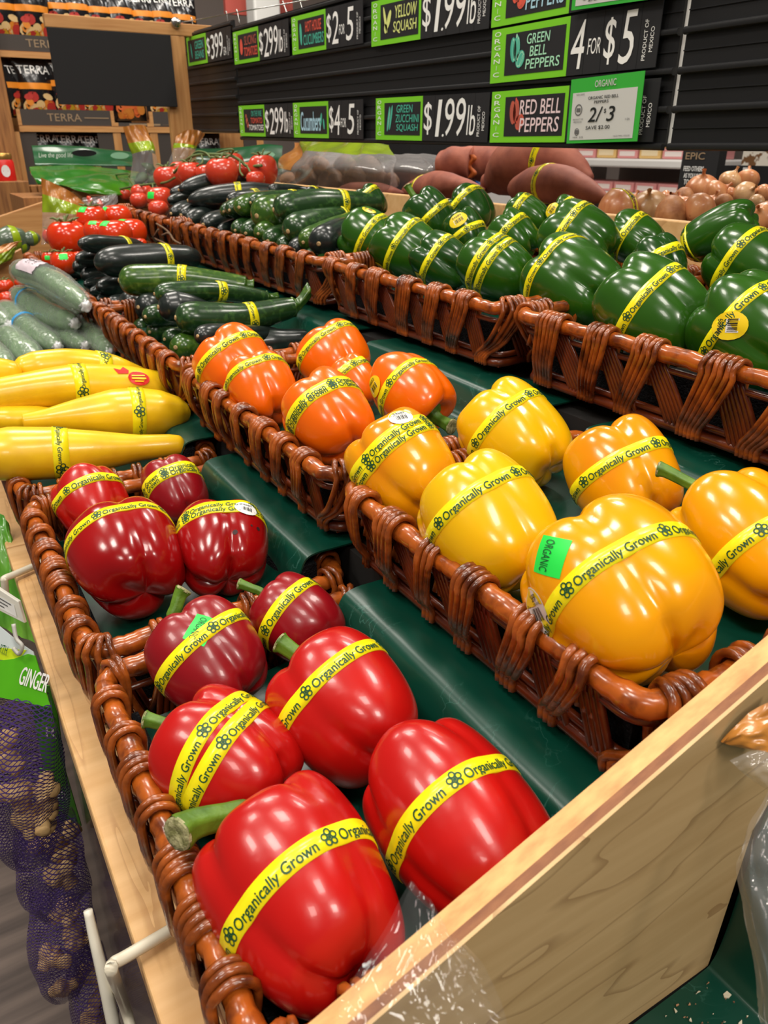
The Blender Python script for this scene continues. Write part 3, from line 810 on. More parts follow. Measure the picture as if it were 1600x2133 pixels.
def pepper(skin, u, v, dpx, label, plane='A', t=None, L=1.05, ang=128, face=18, nl=4, seed=1, g0=.6, deep=1, taper=0, bend=0,
           stem=None, bands=((.05, 0, 0),), up=1, phase=.3, stickers=(), group=None, ring=.0092, spots=(), fitL=False):
    R, d = aim(u, v, ang, face)
    if up < 0: R = R * [1, -1, -1]
    deep = deep * 1.15
    th = np.linspace(0, 2 * math.pi, 81)[:-1]; tt = np.linspace(0, 1, 54)
    A, B = np.meshgrid(th, tt, indexing='ij')
    bb = BB.get(seed)
    if bb is not None:                 # fit the seen outline to the measured one (real size then follows from where it rests)
        u, v = (bb[0] + bb[2]) / 2, (bb[1] + bb[3]) / 2
    for it in range(5 if bb is not None else 1):
        R, d = aim(u, v, ang, face)
        if up < 0: R = R * [1, -1, -1]
        D1 = dpx / F                       # diameter at depth 1
        P = Pepper(D1, D1 * L, nl, seed, g0, deep, taper, bend)
        Q = P.at(A, B) @ R.T
        if bb is not None:
            q = (Q + d).reshape(-1, 3)
            dep = q @ CF; x = CX + F * (q @ CR) / dep; y = CY - F * (q @ CU) / dep
            w0, h0, w1, h1 = bb[2] - bb[0], bb[3] - bb[1], x.max() - x.min(), y.max() - y.min()
            if it == 0 and fitL: L = L * float(np.clip((((w0 + h0) ** 2 / (w1 + h1) ** 2) / max(1e-3, (w0 * h0) / (w1 * h1))) ** -.5, .9, 1.12))
            dpx *= math.sqrt((w0 * h0) / (w1 * h1))
            u += (bb[0] + bb[2]) / 2 - (x.max() + x.min()) / 2; v += (bb[1] + bb[3]) / 2 - (y.max() + y.min()) / 2
    if t is None:
        z0, x0, sl = PL[plane]
        n = nrm([-sl, 0, 1]); c = n @ np.array([x0, 0, z0])
        t = c / ((Q.reshape(-1, 3) + d) @ n).min()
    P = Pepper(D1 * t, D1 * t * L, nl, seed, g0, deep, taper, bend)
    ctr = EYE + d * t
    frame = lambda X: np.asarray(X) @ R.T + ctr
    low = (Q * t).reshape(-1, 3)[:, 2].min()
    root = thing('bell_pepper', label, 'pepper', (ctr[0], ctr[1], ctr[2] + low), group)
    b = MB(); b.grid(frame(P.at(A, B)), 0, cu=True)
    body = part('body', b, M[skin], root)
    for zb, tilt, ph in bands:
        zf = lambda a, o=0: (zb * P.L + math.tan(math.radians(tilt)) * P.D * .48 * math.cos(a - math.radians(ph)) + o)
        lo = P.hullring(lambda a: zf(a, -ring / 2)); hi = P.hullring(lambda a: zf(a, ring / 2))
        part('tape_band', strip_band(lo, hi, frame, phase, up, unit=.056), [M['band'], M['ink']], root, label='yellow printed tape band')
    for (a, z, w_, h_, kind, rot, *tx) in stickers:
        sb, ms = sticker(P, math.radians(a), z * P.L, w_, h_, kind, frame, math.radians(rot), txt=tx[0] if tx else '94689')
        part('sticker', sb, ms, root, label={'green': 'bright green square sticker', 'yellow': 'yellow oval sticker', 'white_yellow': 'white oval sticker with yellow top', 'white': 'white oval sticker'}[kind])
    if spots:
        b = MB()
        for a, z, rr in spots:
            p0 = P.surf(math.radians(a), z * P.L); o = nrm([p0[0], p0[1], 0])
            pts = [P.surf(math.radians(a) + rr * math.cos(q) / (P.D * .45), z * P.L + rr * math.sin(q)) + o * .0003 for q in np.arange(10) * .628]
            b.add(frame(np.array(pts)), [tuple(range(10))])
        part('blemish', b, mat('dark_blemish', lin(46, 10, 12), .6), root, label='dark soft spots')
    if stem:
        # points in the local frame: up out of the dimple, then towards (dx, dy, dz)
        dx, dy, dz, ln, sr = stem
        p0 = np.array([0, 0, .335 * P.L]); e = nrm([dx, dy, dz]) * ln
        pts = spline([p0, p0 + [0, 0, .014], p0 + np.array([0, 0, .016]) + e * .35, p0 + np.array([0, 0, .018]) + e * .75, p0 + np.array([0, 0, .018]) + e], 16)
        rad = sr * np.array([1.5, 1.15, .95, .88, .85, .84, .84, .85, .86, .88, .9, .93, .97, 1.03, 1.12, 1.16])
        pts[:, 2] += .004 * np.sin(np.linspace(0, 2.6, 16)) * (ln > .02)
        b = MB(); i0 = b.tube(pts, rad, 20, cap=False)
        for i in range(16):
            for j in range(20):
                q = np.array(b.v[i0 + i * 20 + j]); b.v[i0 + i * 20 + j] = tuple(pts[i] + (q - pts[i]) * (1 + .10 * math.cos(5 * j * 2 * math.pi / 20)))
        b.v = [tuple(x) for x in frame(np.array(b.v))]
        cal = [(0, .335 * P.L + .006), (.006, .335 * P.L + .006), (.012, .345 * P.L + .004), (.0145, .352 * P.L + .0025)]
        a = np.arange(20) * 2 * math.pi / 20
        b.grid(frame(np.array([[((r + .0025 * (r > .01) * math.cos(5 * q)) * math.cos(q), (r + .0025 * (r > .01) * math.cos(5 * q)) * math.sin(q), z) for q in a] for r, z in cal])), 0, cv=True)
        e2 = nrm(pts[-1] - pts[-2]); u1 = nrm(np.cross(e2, [.3, .5, .8])); u2 = np.cross(e2, u1); rr = rad[-1]
        st = part('stem', b, M['stem'], root)
        b = MB()
        G = [[pts[-1] + e2 * h + (u1 * math.cos(q) + u2 * math.sin(q)) * r for q in a] for r, h in ((rr, -.0008), (rr * .96, .0006), (rr * .8, .0002), (rr * .7, .0007), (rr * .3, -.0004), (.0002, -.0006))]
        b.grid(frame(np.array(G)), 0, cv=True)
        part('stem_cut', b, M['stem_cut'], st, label='pale cut end of the stem')
    c = ctr - EYE
    print('PEP %-40s D=%.3f t=%.3f c=(%.3f %.3f %.3f)' % (label[:40], D1 * t, t, *c))
    return root

# nearest red basket
pepper('red', 622, 1872, 428, 'largest and nearest red pepper, its thick curled green stem pointing left', L=1.18, ang=124, face=20, nl=4, seed=11, g0=.75, deep=.8, taper=.20, bands=((-.01, 3, 0),), phase=.30, stem=(.62, -.85, .0, .036, .0068))
pepper('red', 955, 1690, 330, 'smooth red pepper against the plywood divider', L=1.22, ang=128, nl=3, seed=12, g0=.9, deep=.8, bands=((.04, 0, 0),), phase=.1)
pepper('red', 468, 1572, 275, 'red pepper with a crossed loose tape, its dry stem at the left', L=1.08, ang=150, nl=3, seed=13, g0=.8, bands=((.10, 4, 0), (.02, -7, 20)), phase=.05, stem=(.1, -.3, .9, .012, .0042))
pepper('red', 715, 1475, 300, 'bright red pepper in the middle of the nearest basket, deep groove towards viewer', L=1.05, ang=132, nl=3, seed=14, g0=-.35, bands=((.14, 0, 0),), phase=.75, stem=(.1, -.25, .9, .014, .0055))
pepper('wine', 430, 1368, 255, 'dark wine-red pepper carrying a bright green square sticker', L=1.08, ang=132, nl=4, seed=15, g0=.3, bands=((.08, 0, 0),), phase=.2, stem=(.2, .9, .25, .018, .0046), stickers=((14, .13, .018, .014, 'green', 24, 'flip'),))
pepper('wine', 618, 1262, 195, 'small red pepper at the back of the nearest basket, stem pointing left', L=1.1, ang=142, nl=3, seed=16, g0=.7, deep=.7, bands=((.12, 0, 0),), phase=.1, stem=(.1, -.35, .85, .013, .0035))
# second red basket
pepper('crimson', 262, 1162, 240, 'large dark red pepper in the second basket, lobed tip facing the viewer', L=.98, ang=116, face=40, nl=3, seed=17, g0=.35, deep=1.25, bands=((.20, 0, 0),), phase=.3)
pepper('crimson', 466, 1143, 185, 'dark red four-lobed pepper with dark spots and a white oval sticker', L=.95, ang=100, face=38, nl=4, seed=18, g0=.25, deep=1.05, bands=((.20, 0, 0), (.28, 2, 90)), phase=.5, stickers=((38, .2, .018, .014, 'white', -10),), spots=((20, -.12, .0019), (52, -.04, .0017), (42, -.03, .0009)))
pepper('red', 190, 1036, 165, 'red pepper touching the yellow squash basket, left one of the pair', L=1.05, ang=118, face=26, nl=3, seed=19, g0=.9, bands=((.16, 0, 0),), phase=.2)
pepper('wine', 364, 1012, 135, 'small wine-red pepper beside the green foam step, right one of the pair', L=1.1, ang=118, face=26, nl=3, seed=20, g0=.2, deep=.8, bands=((.16, 0, 0), (.06, 5, 0)), phase=.4)
# golden basket
pepper('gold', 1300, 1235, 385, 'largest golden pepper with a square green sticker and oval barcode label', plane='B', L=1.0, ang=130, face=22, nl=4, seed=31, g0=.3, deep=1.1, bands=((.03, 0, 0),), phase=.12, stickers=((-18, .24, .019, .018, 'green', 34, 'flip'), (-56, .13, .021, .024, 'white_yellow', -30)))
pepper('yellow', 1022, 1088, 275, 'smooth lemon-yellow pepper beside the largest golden one', plane='B', L=1.12, ang=128, nl=4, seed=32, g0=.5, deep=.6, bands=((.14, 0, 0),), phase=.55)
pepper('amber', 845, 972, 235, 'golden pepper next to the orange basket, round white barcode label on top', plane='B', L=1.10, ang=130, nl=3, seed=33, g0=-.5, bands=((.12, 0, 0), (.2, 0, 0)), phase=.6, stickers=((35, .3, .017, .014, 'white_yellow', -20),))
pepper('yellow', 1072, 898, 235, 'yellow pepper at the back corner beside the orange peppers', plane='B', L=1.12, ang=136, nl=3, seed=34, g0=.6, deep=.9, bands=((.12, 0, 0),), phase=.5)
pepper('amber', 1300, 972, 250, 'golden pepper with an orange flush in the middle of the back pair', plane='B', L=1.05, ang=122, nl=3, seed=35, g0=.5, deep=1.1, bands=((.05, 0, 0),), phase=.5)
pepper('gold', 1562, 1130, 320, 'golden pepper cut by the right edge, green stem pointing left', plane='B', L=1.1, ang=132, nl=4, seed=36, g0=1.0, bands=((-.10, 0, 0),), phase=.1, stem=(.1, -.35, .8, .026, .0042))
# orange basket
pepper('orange', 672, 868, 185, 'largest orange pepper, at the near end of its basket, doubled tape', plane='B', L=.98, ang=130, face=26, nl=4, seed=41, g0=.35, bands=((.14, 0, 0), (.05, 6, 0)), phase=.3)
pepper('orange', 545, 803, 140, 'orange pepper by the basket rim with its pale stem at the right', plane='B', L=.92, ang=118, face=30, nl=4, seed=42, g0=.3, deep=1.2, bands=((.22, 0, 0),), phase=.3)
pepper('orange', 480, 735, 150, 'orange pepper touching the zucchini, deep groove across its side', plane='B', L=.95, ang=128, face=26, nl=3, seed=43, g0=.1, deep=1.1, bands=((.14, 0, 0),), phase=.4)
pepper('orange', 694, 726, 152, 'orange pepper at the back of its basket against the wicker wall', plane='B', L=.90, ang=128, face=28, nl=3, seed=44, g0=.45, bands=((.22, 0, 0),), phase=.4)
pepper('orange', 737, 788, 118, 'half-hidden orange pepper squeezed in the middle of the basket', plane='B', L=1.2, ang=130, nl=3, seed=45, g0=.7, bands=((.2, 0, 0),), phase=.7)
pepper('orange', 856, 818, 168, 'orange pepper with yellow oval label, cut stem end at its lower right', plane='B', L=1.12, ang=136, up=-1, face=30, nl=3, seed=46, g0=1.2, deep=.6, taper=-.1, bands=((-.05, 0, 0),), phase=.2, stem=(.15, -.3, .9, .012, .0062), stickers=((38, -.24, .022, .018, 'yellow', 168, '94682'),))
# green baskets
G = 'C'
pepper('green', 1545, 690, 238, 'green pepper at the right edge with yellow oval label on its tape', plane=G, L=1.08, ang=142, nl=4, seed=51, g0=-.2, bands=((.12, 0, 0),), phase=.42, stickers=((-8, .06, .020, .026, 'yellow', 35),))
pepper('green', 1362, 642, 228, 'big green pepper at the front of the nearest green basket, flower mark on top', plane=G, L=1.08, ang=146, nl=4, seed=52, g0=.6, bands=((.05, 0, 0),), phase=.2)
pepper('green', 1192, 600, 198, 'glossy green pepper just behind the joint of the two green baskets', plane=G, L=1.12, ang=146, face=30, nl=3, seed=53, g0=.15, deep=1.1, bands=((.26, 0, 0),), phase=.45)
pepper('green', 1035, 563, 152, 'green pepper with two tapes side by side at the rim', plane=G, L=1.12, ang=148, nl=3, seed=54, g0=.9, bands=((.02, 0, 0), (.17, 0, 0)), phase=.35)
pepper('green_dark', 918, 545, 118, 'green pepper with a small barcode label low beside the rim', plane=G, L=1.15, ang=146, nl=4, seed=55, g0=.1, deep=1.3, bands=((.1, 0, 0),), phase=.3, stickers=((-62, .16, .014, .020, 'yellow', 20),))
pepper('green', 838, 512, 130, 'second green pepper from the zucchini along the front rim', plane=G, L=1.1, ang=146, nl=3, seed=56, g0=.3, bands=((.08, 0, 0),), phase=.3, stickers=((-70, .2, .014, .020, 'yellow', 20),))
pepper('green', 757, 494, 118, 'green pepper touching the zucchini at the end of the row', plane=G, L=1.1, ang=146, nl=3, seed=57, g0=1.2, bands=((.02, 0, 0),), phase=.3, stickers=((55, .22, .016, .020, 'yellow', 20),))
pepper('green', 1182, 478, 168, 'upper green pepper wrapped in thin film behind the glossy one', plane=G, t=.84, L=1.1, ang=150, nl=3, seed=58, g0=.5, bands=((.16, 0, 0),), phase=.3)
pepper('green', 1325, 490, 140, 'green pepper lying in front of the loose onions', plane=G, t=.86, L=1.15, ang=150, nl=4, seed=59, g0=.3, bands=((.1, 0, 0),), phase=.3)
pepper('green_dark', 1368, 545, 135, 'sunken green pepper between the big front one and the edge pair', plane=G, t=.74, L=1.1, ang=120, nl=4, seed=60, g0=.6, bands=((.05, 0, 0),), phase=.3)
pepper('green', 1548, 535, 185, 'upper green pepper at the right edge above the labelled one', plane=G, t=.715, L=1.12, ang=146, nl=4, seed=61, g0=1.4, bands=((.12, 0, 0),), phase=.15)
pepper('green', 1500, 476, 112, 'long green pepper lying on top, tip pointing right', plane=G, t=.77, L=1.55, ang=206, nl=3, seed=62, g0=.8, deep=.7, taper=-.12, bands=((.42, 0, 0),), phase=.3)
pepper('green_dark', 886, 448, 112, 'dark green pepper with a stub of stem showing on top', plane=G, t=1.09, L=1.1, ang=130, face=10, nl=3, seed=63, g0=.4, bands=((-.05, 0, 0),), phase=.3, stem=(0, .2, 1, .012, .005))
pepper('green_dark', 978, 432, 112, 'dark green pepper in front of the left sweet potato, deeply lobed', plane=G, t=1.11, L=1.0, ang=132, nl=4, seed=64, g0=-.3, deep=1.2, bands=((.22, 0, 0),), phase=.3)
pepper('green_dark', 966, 476, 102, 'green pepper with a round yellow label facing up', plane=G, t=1.03, L=1.1, ang=120, nl=3, seed=65, g0=.6, bands=((-.05, 0, 0),), phase=.5, stickers=((0, .22, .026, .018, 'yellow', 0),))
pepper('green', 1074, 474, 112, 'green pepper behind the double-taped one', plane=G, t=.96, L=1.12, ang=138, nl=3, seed=66, g0=.6, bands=((.1, 0, 0),), phase=.4)
pepper('green', 1098, 446, 100, 'green pepper below the banded sweet potato', plane=G, t=1.0, L=1.3, ang=150, nl=3, seed=67, g0=.8, bands=((.22, 0, 0),), phase=.3)
pepper('green', 1200, 450, 100, 'green pepper with a yellow label in front of the pink onion', plane=G, t=.98, L=1.2, ang=140, nl=3, seed=68, g0=.4, bands=((.2, 0, 0),), phase=.3, stickers=((-10, .36, .02, .016, 'yellow', 0),))
pepper('green_dark', 768, 424, 84, 'farthest green pepper, beside the back rail', plane=G, t=1.29, L=1.15, ang=130, nl=3, seed=69, g0=.3, bands=((.2, 0, 0),), phase=.3)

# ------------------------------------------------------------------ long vegetables
ORD = ['first', 'second', 'third', 'fourth', 'fifth', 'sixth', 'seventh', 'eighth', 'ninth', 'tenth', 'eleventh', 'twelfth', 'thirteenth', 'fourteenth', 'fifteenth', 'sixteenth']

def tuber_geo(pts, rad, seed, n=20, k=40, lump=.02, facet=0):
    """swept body: centre line pts, radius profile rad (s, r) pairs"""
    r = np.random.RandomState(seed); ph = r.uniform(0, 6.28, 6)
    C = spline(pts, k)
    s = .5 - .5 * np.cos(np.linspace(0, math.pi, k)); s = .65 * s + .35 * np.linspace(0, 1, k)
    C = np.stack([np.interp(s, np.linspace(0, 1, k), C[:, q]) for q in range(3)], 1)
    R = np.interp(s, [a for a, _ in rad], [q for _, q in rad])
    # round the ends
    T = np.gradient(C, axis=0); T /= np.linalg.norm(T, axis=1)[:, None]
    up = np.array([0, 0, 1.]); a = np.arange(n) * 2 * math.pi / n
    G = np.zeros((k, n, 3)); fr = []
    for i in range(k):
        up = nrm(up - T[i] * (up @ T[i])); w_ = np.cross(T[i], up)
        q = R[i] * (1 + lump * (np.sin(2 * a + ph[0] + 5 * s[i]) + .6 * np.sin(3 * a + ph[1] - 9 * s[i]) + .7 * math.sin(13 * s[i] + ph[2])) + facet * np.cos(5 * a + ph[3]))
        G[i] = C[i] + q[:, None] * (np.cos(a)[:, None] * up + np.sin(a)[:, None] * w_)
        fr.append((C[i], T[i], up.copy(), w_))
    return G, fr, R

def closed(b, G, mat=0):
    k, n = G.shape[:2]
    i0 = b.grid(G, mat, cv=True)
    b.f.append(tuple(i0 + j for j in range(n))); b.m.append(mat)
    b.f.append(tuple(i0 + (k - 1) * n + j for j in reversed(range(n)))); b.m.append(mat)

def ring_band(G, s, width, L, unit=.05, letters=True, phase=.3, up=1):
    k = G.shape[0]
    def ringat(q):
        f = min(max(q, 0), .999) * (k - 1); i = int(f); f -= i
        g = G[i] * (1 - f) + G[i + 1] * f
        j = np.arange(49)[:-1] / 48 * g.shape[0]; a = j.astype(int); fr = (j - a)[:, None]
        return g[a % len(g)] * (1 - fr) + g[(a + 1) % len(g)] * fr
    w = width / L / 2
    return strip_band(ringat(s - w), ringat(s + w), lambda X: np.asarray(X), phase, up, unit=unit, cap=.0048, lift=.0008, letters=letters)

PROF_Z = [(0, .16), (.006, .36), (.018, .56), (.035, .72), (.06, .86), (.09, .94), (.14, 1.0), (.35, 1.0), (.6, .88), (.82, .74), (.93, .66), (1, .58)]
PROF_C = [(0, .06), (.008, .22), (.025, .42), (.05, .58), (.09, .74), (.14, .87), (.2, .95), (.3, 1), (.65, 1), (.86, .84), (.95, .58), (.985, .3), (1, .08)]
PROF_S = [(0, .08), (.015, .40), (.05, .72), (.13, .95), (.25, 1), (.45, .92), (.65, .68), (.82, .50), (.94, .46), (1, .42)]

def long_veg(kind, label, a, c, rpx, skin, prof, sag=0, side=0, band=None, stem=None, scar=True, seed=0, group=None, cat=None, facet=0, lump=.02, tail=None, letters=True, bandw=.009, decals=()):
    """a / c: (u, v, x) picture points of the blunt and the far end on planes x; rpx radius in pixels at a"""
    pick = lambda q: PX(q[0], q[1], y=q[3]) if len(q) > 3 else PX(q[0], q[1], x=q[2])
    A, Cc = pick(a), pick(c)
    L = np.linalg.norm(Cc - A); T = (Cc - A) / L
    r = rpx * depth(A) / F
    sd = nrm(np.cross(T, [0, 0, 1.]))
    mid = (A + Cc) / 2 + np.array([0, 0, sag]) + sd * side
    pts = [A, A * .5 + Cc * .5 + (mid - (A + Cc) / 2), Cc]
    G, fr, R = tuber_geo(pts, [(s, q * r) for s, q in prof], seed, lump=lump, facet=facet)
    root = thing(kind, label, cat or kind.split('_')[-1], (*((A + Cc) / 2)[:2], G[..., 2].min()), group)
    b = MB(); closed(b, G); part('body', b, M[skin], root)
    if scar:
        p, t, u1, w1 = fr[0]; rr = r * .17
        b = MB(); b.grid(np.array([[p - t * h + (u1 * math.cos(q) + w1 * math.sin(q)) * rq for q in np.arange(12) * .5236] for rq, h in ((rr, -.0030), (rr * .85, .0008), (rr * .5, .0014), (.0002, .0012))]), 0, cv=True)
        part('blossom_scar', b, M['scar'], root)
    if band is not None:
        for q in (band if isinstance(band, (list, tuple)) else [band]):
            part('tape_band', ring_band(G, q, bandw, L, letters=letters, phase=rnd.random(), up=1), [M['band'], M['ink']], root, label='yellow printed tape band')
    if stem:
        p, t, u1, w1 = fr[-1]; rr = R[-1]
        sl, du = stem
        b = MB()
        P5 = spline([p - t * .002, p + t * sl * .35 + np.array([0, 0, du * .2]), p + t * sl + np.array([0, 0, du])], 10)
        a5 = np.arange(20) * 2 * math.pi / 20
        Gs = []
        for i, q in enumerate(P5):
            k = rr * (1.02 - .38 * smooth(0, .35, i / 9) + .14 * smooth(.6, 1, i / 9)) * (1 + .12 * np.cos(5 * a5))
            Gs.append(q + k[:, None] * (np.cos(a5)[:, None] * u1 + np.sin(a5)[:, None] * w1))
        closed(b, np.array(Gs)); part('stem', b, M['zuke_light'], root, label='pale green ribbed stem end')
    if tail is not None:                       # twisted film end of a wrapped cucumber
        p, t, u1, w1 = fr[-1]
        b = MB()
        C5 = spline([p - t * .004, p + t * .008 + u1 * .002, p + t * .016 + u1 * .006 + w1 * .004, p + t * .026 + u1 * .004 + w1 * .01], 14)
        rr2 = np.array([.5, .42, .3, .24, .22, .22, .26, .34, .42, .44, .5, .46, .42, .3]) * r * .75
        a5 = np.arange(18) * 2 * math.pi / 18
        closed(b, np.array([q + (rr2[i] * (1 + .3 * np.cos(4 * a5 + i * .9)))[:, None] * (np.cos(a5)[:, None] * u1 + np.sin(a5)[:, None] * w1) for i, q in enumerate(C5)]))
        part('film_twist', b, M['twist'], root, label='white twisted film end')
    for d in decals: tuber_decal(root, G, fr, R, L, *d)
    return root, G, fr, R, L

def tuber_decal(root, G, fr, R, L, s0, rot, polys, mats_, label):
    """flat sticker pressed on the side of a swept body; polys = [(points in metres, material index)], rot degrees up from the viewer's side"""
    k, n = G.shape[:2]
    ss = np.concatenate([[0], np.cumsum(np.linalg.norm(np.diff(np.array([f[0] for f in fr]), axis=0), axis=1))]); ss /= ss[-1]
    i0 = int(np.argmin(abs(ss - s0))); c, t, u1, w1 = fr[i0]
    v = nrm(EYE - c); v = nrm(v - t * (v @ t)); a0 = math.atan2(v @ w1, v @ u1) + math.radians(rot)
    sg = 1 if (t @ CR) > 0 else -1
    b = MB()
    for h, (pl, mi) in enumerate(polys):
        out = []
        for x, y in pl:
            s = s0 + sg * x / L
            i = int(np.clip(np.searchsorted(ss, s), 1, k - 1)); f = np.clip((s - ss[i - 1]) / (ss[i] - ss[i - 1]), 0, 1)
            cc = fr[i - 1][0] * (1 - f) + fr[i][0] * f; uu = fr[i][2]; ww = fr[i][3]; rr = R[i - 1] * (1 - f) + R[i] * f
            up = math.copysign(1, (np.cross(t, v) @ CU) * sg) if abs(np.cross(t, v) @ CU) > 1e-6 else 1
            a = a0 + (y / rr) * (1 if (-math.sin(a0) * u1 + math.cos(a0) * w1) @ CU > 0 else -1)
            j = (a / (2 * math.pi) * n) % n; j0 = int(j); fj = j - j0
            p = (G[i - 1, j0 % n] * (1 - f) + G[i, j0 % n] * f) * (1 - fj) + (G[i - 1, (j0 + 1) % n] * (1 - f) + G[i, (j0 + 1) % n] * f) * fj
            out.append(p + nrm(p - cc) * (.0009 + .0002 * h))
        b.add(out, [tuple(range(len(out)))], mi)
    part('sticker', b, mats_, root, label=label, smooth_=False)
disc = lambda r1, r2, cx=0, cy=0, n=18: [(cx + r1 * math.cos(q), cy + r2 * math.sin(q)) for q in np.arange(n) * 2 * math.pi / n]
ONION_ST = [([(-.009, .005), (-.020, .004), (-.024, .012), (-.017, .010), (-.013, .016), (-.008, .010)], 0), (disc(.012, .0085, .002), 0), ([(-.006, .003), (.009, .0045), (.009, .003), (-.006, .0015)], 1), ([(-.006, 0), (.010, .0012), (.010, -.0008), (-.006, -.002)], 1), ([(-.003, -.0035), (.007, -.0028), (.007, -.0042), (-.003, -.0049)], 1)]
TEAL_ST = [([(-.012, -.005), (.012, -.005), (.010, .006), (-.010, .006)], 0), ([(-.002, -.004), (.011, -.004), (.006, .005)], 1)]
M['twist'] = film('twisted_film', amount=.2, bump=1, bscale=120, haze=.55, hazecol=(.85, .86, .86))
grow = 1.33
# --- yellow squash (neck / fat end)
SQ = 'yellow squash'
gq = None
long_veg('yellow_squash', 'largest yellow squash, nearest the red peppers, brown scar on its neck', (-75, 950, 0, .80), (384, 926, 0, .765), 58, 'squash', [(0, .5), (.06, .8), (.2, 1), (.38, 1), (.58, .78), (.78, .52), (.93, .44), (.985, .36), (1, .2)], sag=-.002, band=.44, scar=False, seed=1, cat='squash', bandw=.011)
o, G_, fr_, R_, L_ = long_veg('yellow_squash', 'crookneck yellow squash tapering left, second from the red peppers', (396, 860, 0, .83), (48, 880, 0, .85), 52, 'squash', [(0, .12), (.02, .4), (.07, .66), (.18, .92), (.32, 1), (.48, .94), (.66, .68), (.85, .42), (1, .32)], sag=.004, band=.38, scar=False, seed=2, cat='squash', bandw=.011)
long_veg('yellow_squash', 'yellow squash with a red onion-shaped sticker, third from the red peppers', (368, 812, 0, .90), (-60, 838, 0, .90), 42, 'squash', [(0, .2), (.03, .6), (.1, .9), (.25, 1), (.5, .95), (.8, .85), (1, .8)], sag=.012, band=.5, scar=False, seed=3, decals=((.24, 25, ONION_ST, [M['label_red'], M['label_yellow']], 'red onion-shaped sticker'),), cat='squash', bandw=.011)
long_veg('yellow_squash', 'uppermost yellow squash, lying against the wrapped cucumbers', (26, 770, 0, .95), (322, 790, 0, .96), 36, 'squash', [(0, .3), (.05, .7), (.15, .95), (.35, 1.05), (.7, .95), (.9, .6), (1, .2)], sag=.010, band=.58, scar=False, seed=4, cat='squash', bandw=.011)
long_veg('yellow_squash', 'yellow squash end poking in from the left edge of the picture', (46, 784, 0, .93), (-60, 772, 0, .93), 32, 'squash', PROF_C, scar=False, seed=5, cat='squash')
long_veg('yellow_squash', 'slim yellow squash wedged under the topmost one', (120, 808, 0, .93), (-50, 806, 0, .93), 26, 'squash', PROF_C, scar=False, seed=6, cat='squash')
long_veg('yellow_squash', 'partly hidden yellow squash under the crookneck one', (140, 878, 0, .88), (-60, 874, 0, .88), 30, 'squash', PROF_C, scar=False, seed=7, cat='squash')
# the red sticker on the third squash
pS = PX(270, 800, x=.158)
def decal(u, v, x, w, h, mats, build, label, name='sticker'):
    pass

# --- zucchini, middle row
Z = []
def zuc(u1, v1, x1, u2, v2, x2, r, skin, label, **k):
    k.setdefault('seed', len(Z)); Z.append(1)
    long_veg(k.pop('kind', 'zucchini'), label, (u1, v1, x1), (u2, v2, x2), r * grow, skin, k.pop('prof', PROF_Z), **k)
zuc(366, 662, .272, 612, 640, .43, 27, 'zuke', 'nearest zucchini in the middle basket, curved with a bright green stem', sag=-.008, band=.58, stem=(.022, .018))
zuc(330, 640, .268, 452, 652, .345, 26, 'zuke_dark', 'dull dark zucchini behind the nearest one, narrowing to the right', sag=.004, prof=[(0, .1), (.03, .5), (.12, .85), (.3, 1), (.55, .8), (1, .4)])
zuc(322, 612, .268, 556, 620, .425, 18, 'zuke', 'slim zucchini with its stem against the back basket wall', sag=.006, band=.55, stem=(.016, .002))
zuc(248, 584, .262, 512, 596, .43, 25, 'zuke_light', 'lighter green zucchini lying above the dark ones in the middle basket', sag=.004, band=.5, stem=(.012, 0))
zuc(392, 600, .36, 490, 606, .435, 11, 'zuke_dark', 'thin dark zucchini half hidden under the lighter green one', band=.15, scar=False)
zuc(196, 547, .262, 418, 537, .45, 26, 'cuke_dark' if 'cuke_dark' in M else 'zuke_dark', 'big dark cucumber with a white and teal label beside its tape', prof=PROF_C, band=.60, scar=False, kind='cucumber', decals=((.50, 40, TEAL_ST, [M['label_white'], M['ink_teal']], 'white and teal label'),))
zuc(164, 507, .262, 300, 514, .40, 15, 'zuke_dark', 'dark cucumber with a pointed tip resting on the tomatoes', prof=PROF_C, band=.62, scar=False, kind='cucumber')
low = [(224, 640, 19, 'zuke_dark'), (252, 634, 22, 'zuke_dark'), (288, 640, 22, 'zuke_dark'), (303, 660, 20, 'zuke'), (312, 692, 19, 'zuke'), (343, 707, 19, 'zuke'), (366, 724, 24, 'zuke_light'), (412, 700, 19, 'zuke_dark'), (280, 684, 17, 'zuke')]
for i, (u, v, r, sk) in enumerate(low):
    zuc(u, v, .264 + .004 * (i % 3), u + 150 + 10 * (i % 2), v - 8 + (i % 3) * 3, .40, r, sk, '%s zucchini end along the rim of the middle basket, counted from the tomatoes' % ORD[sorted(range(len(low)), key=lambda q: low[q][0]).index(i)])
zuc(520, 716, .36, 652, 704, .445, 21, 'zuke_dark', 'dark zucchini lying behind the orange peppers', band=.1, stem=(.02, .004))
low = [(160, 540, 15), (155, 556, 17), (172, 574, 17), (128, 565, 13), (205, 598, 18), (188, 607, 12), (203, 624, 13), (176, 592, 12)]
for i, (u, v, r) in enumerate(low):
    zuc(u, v, .26 + .004 * (i % 3), u + 120, v - 6, .40, r, 'zuke_dark', '%s dark cucumber from the left beside the tomatoes in the middle row' % ORD[sorted(range(len(low)), key=lambda q: low[q][0]).index(i)], prof=PROF_C, scar=False, kind='cucumber')
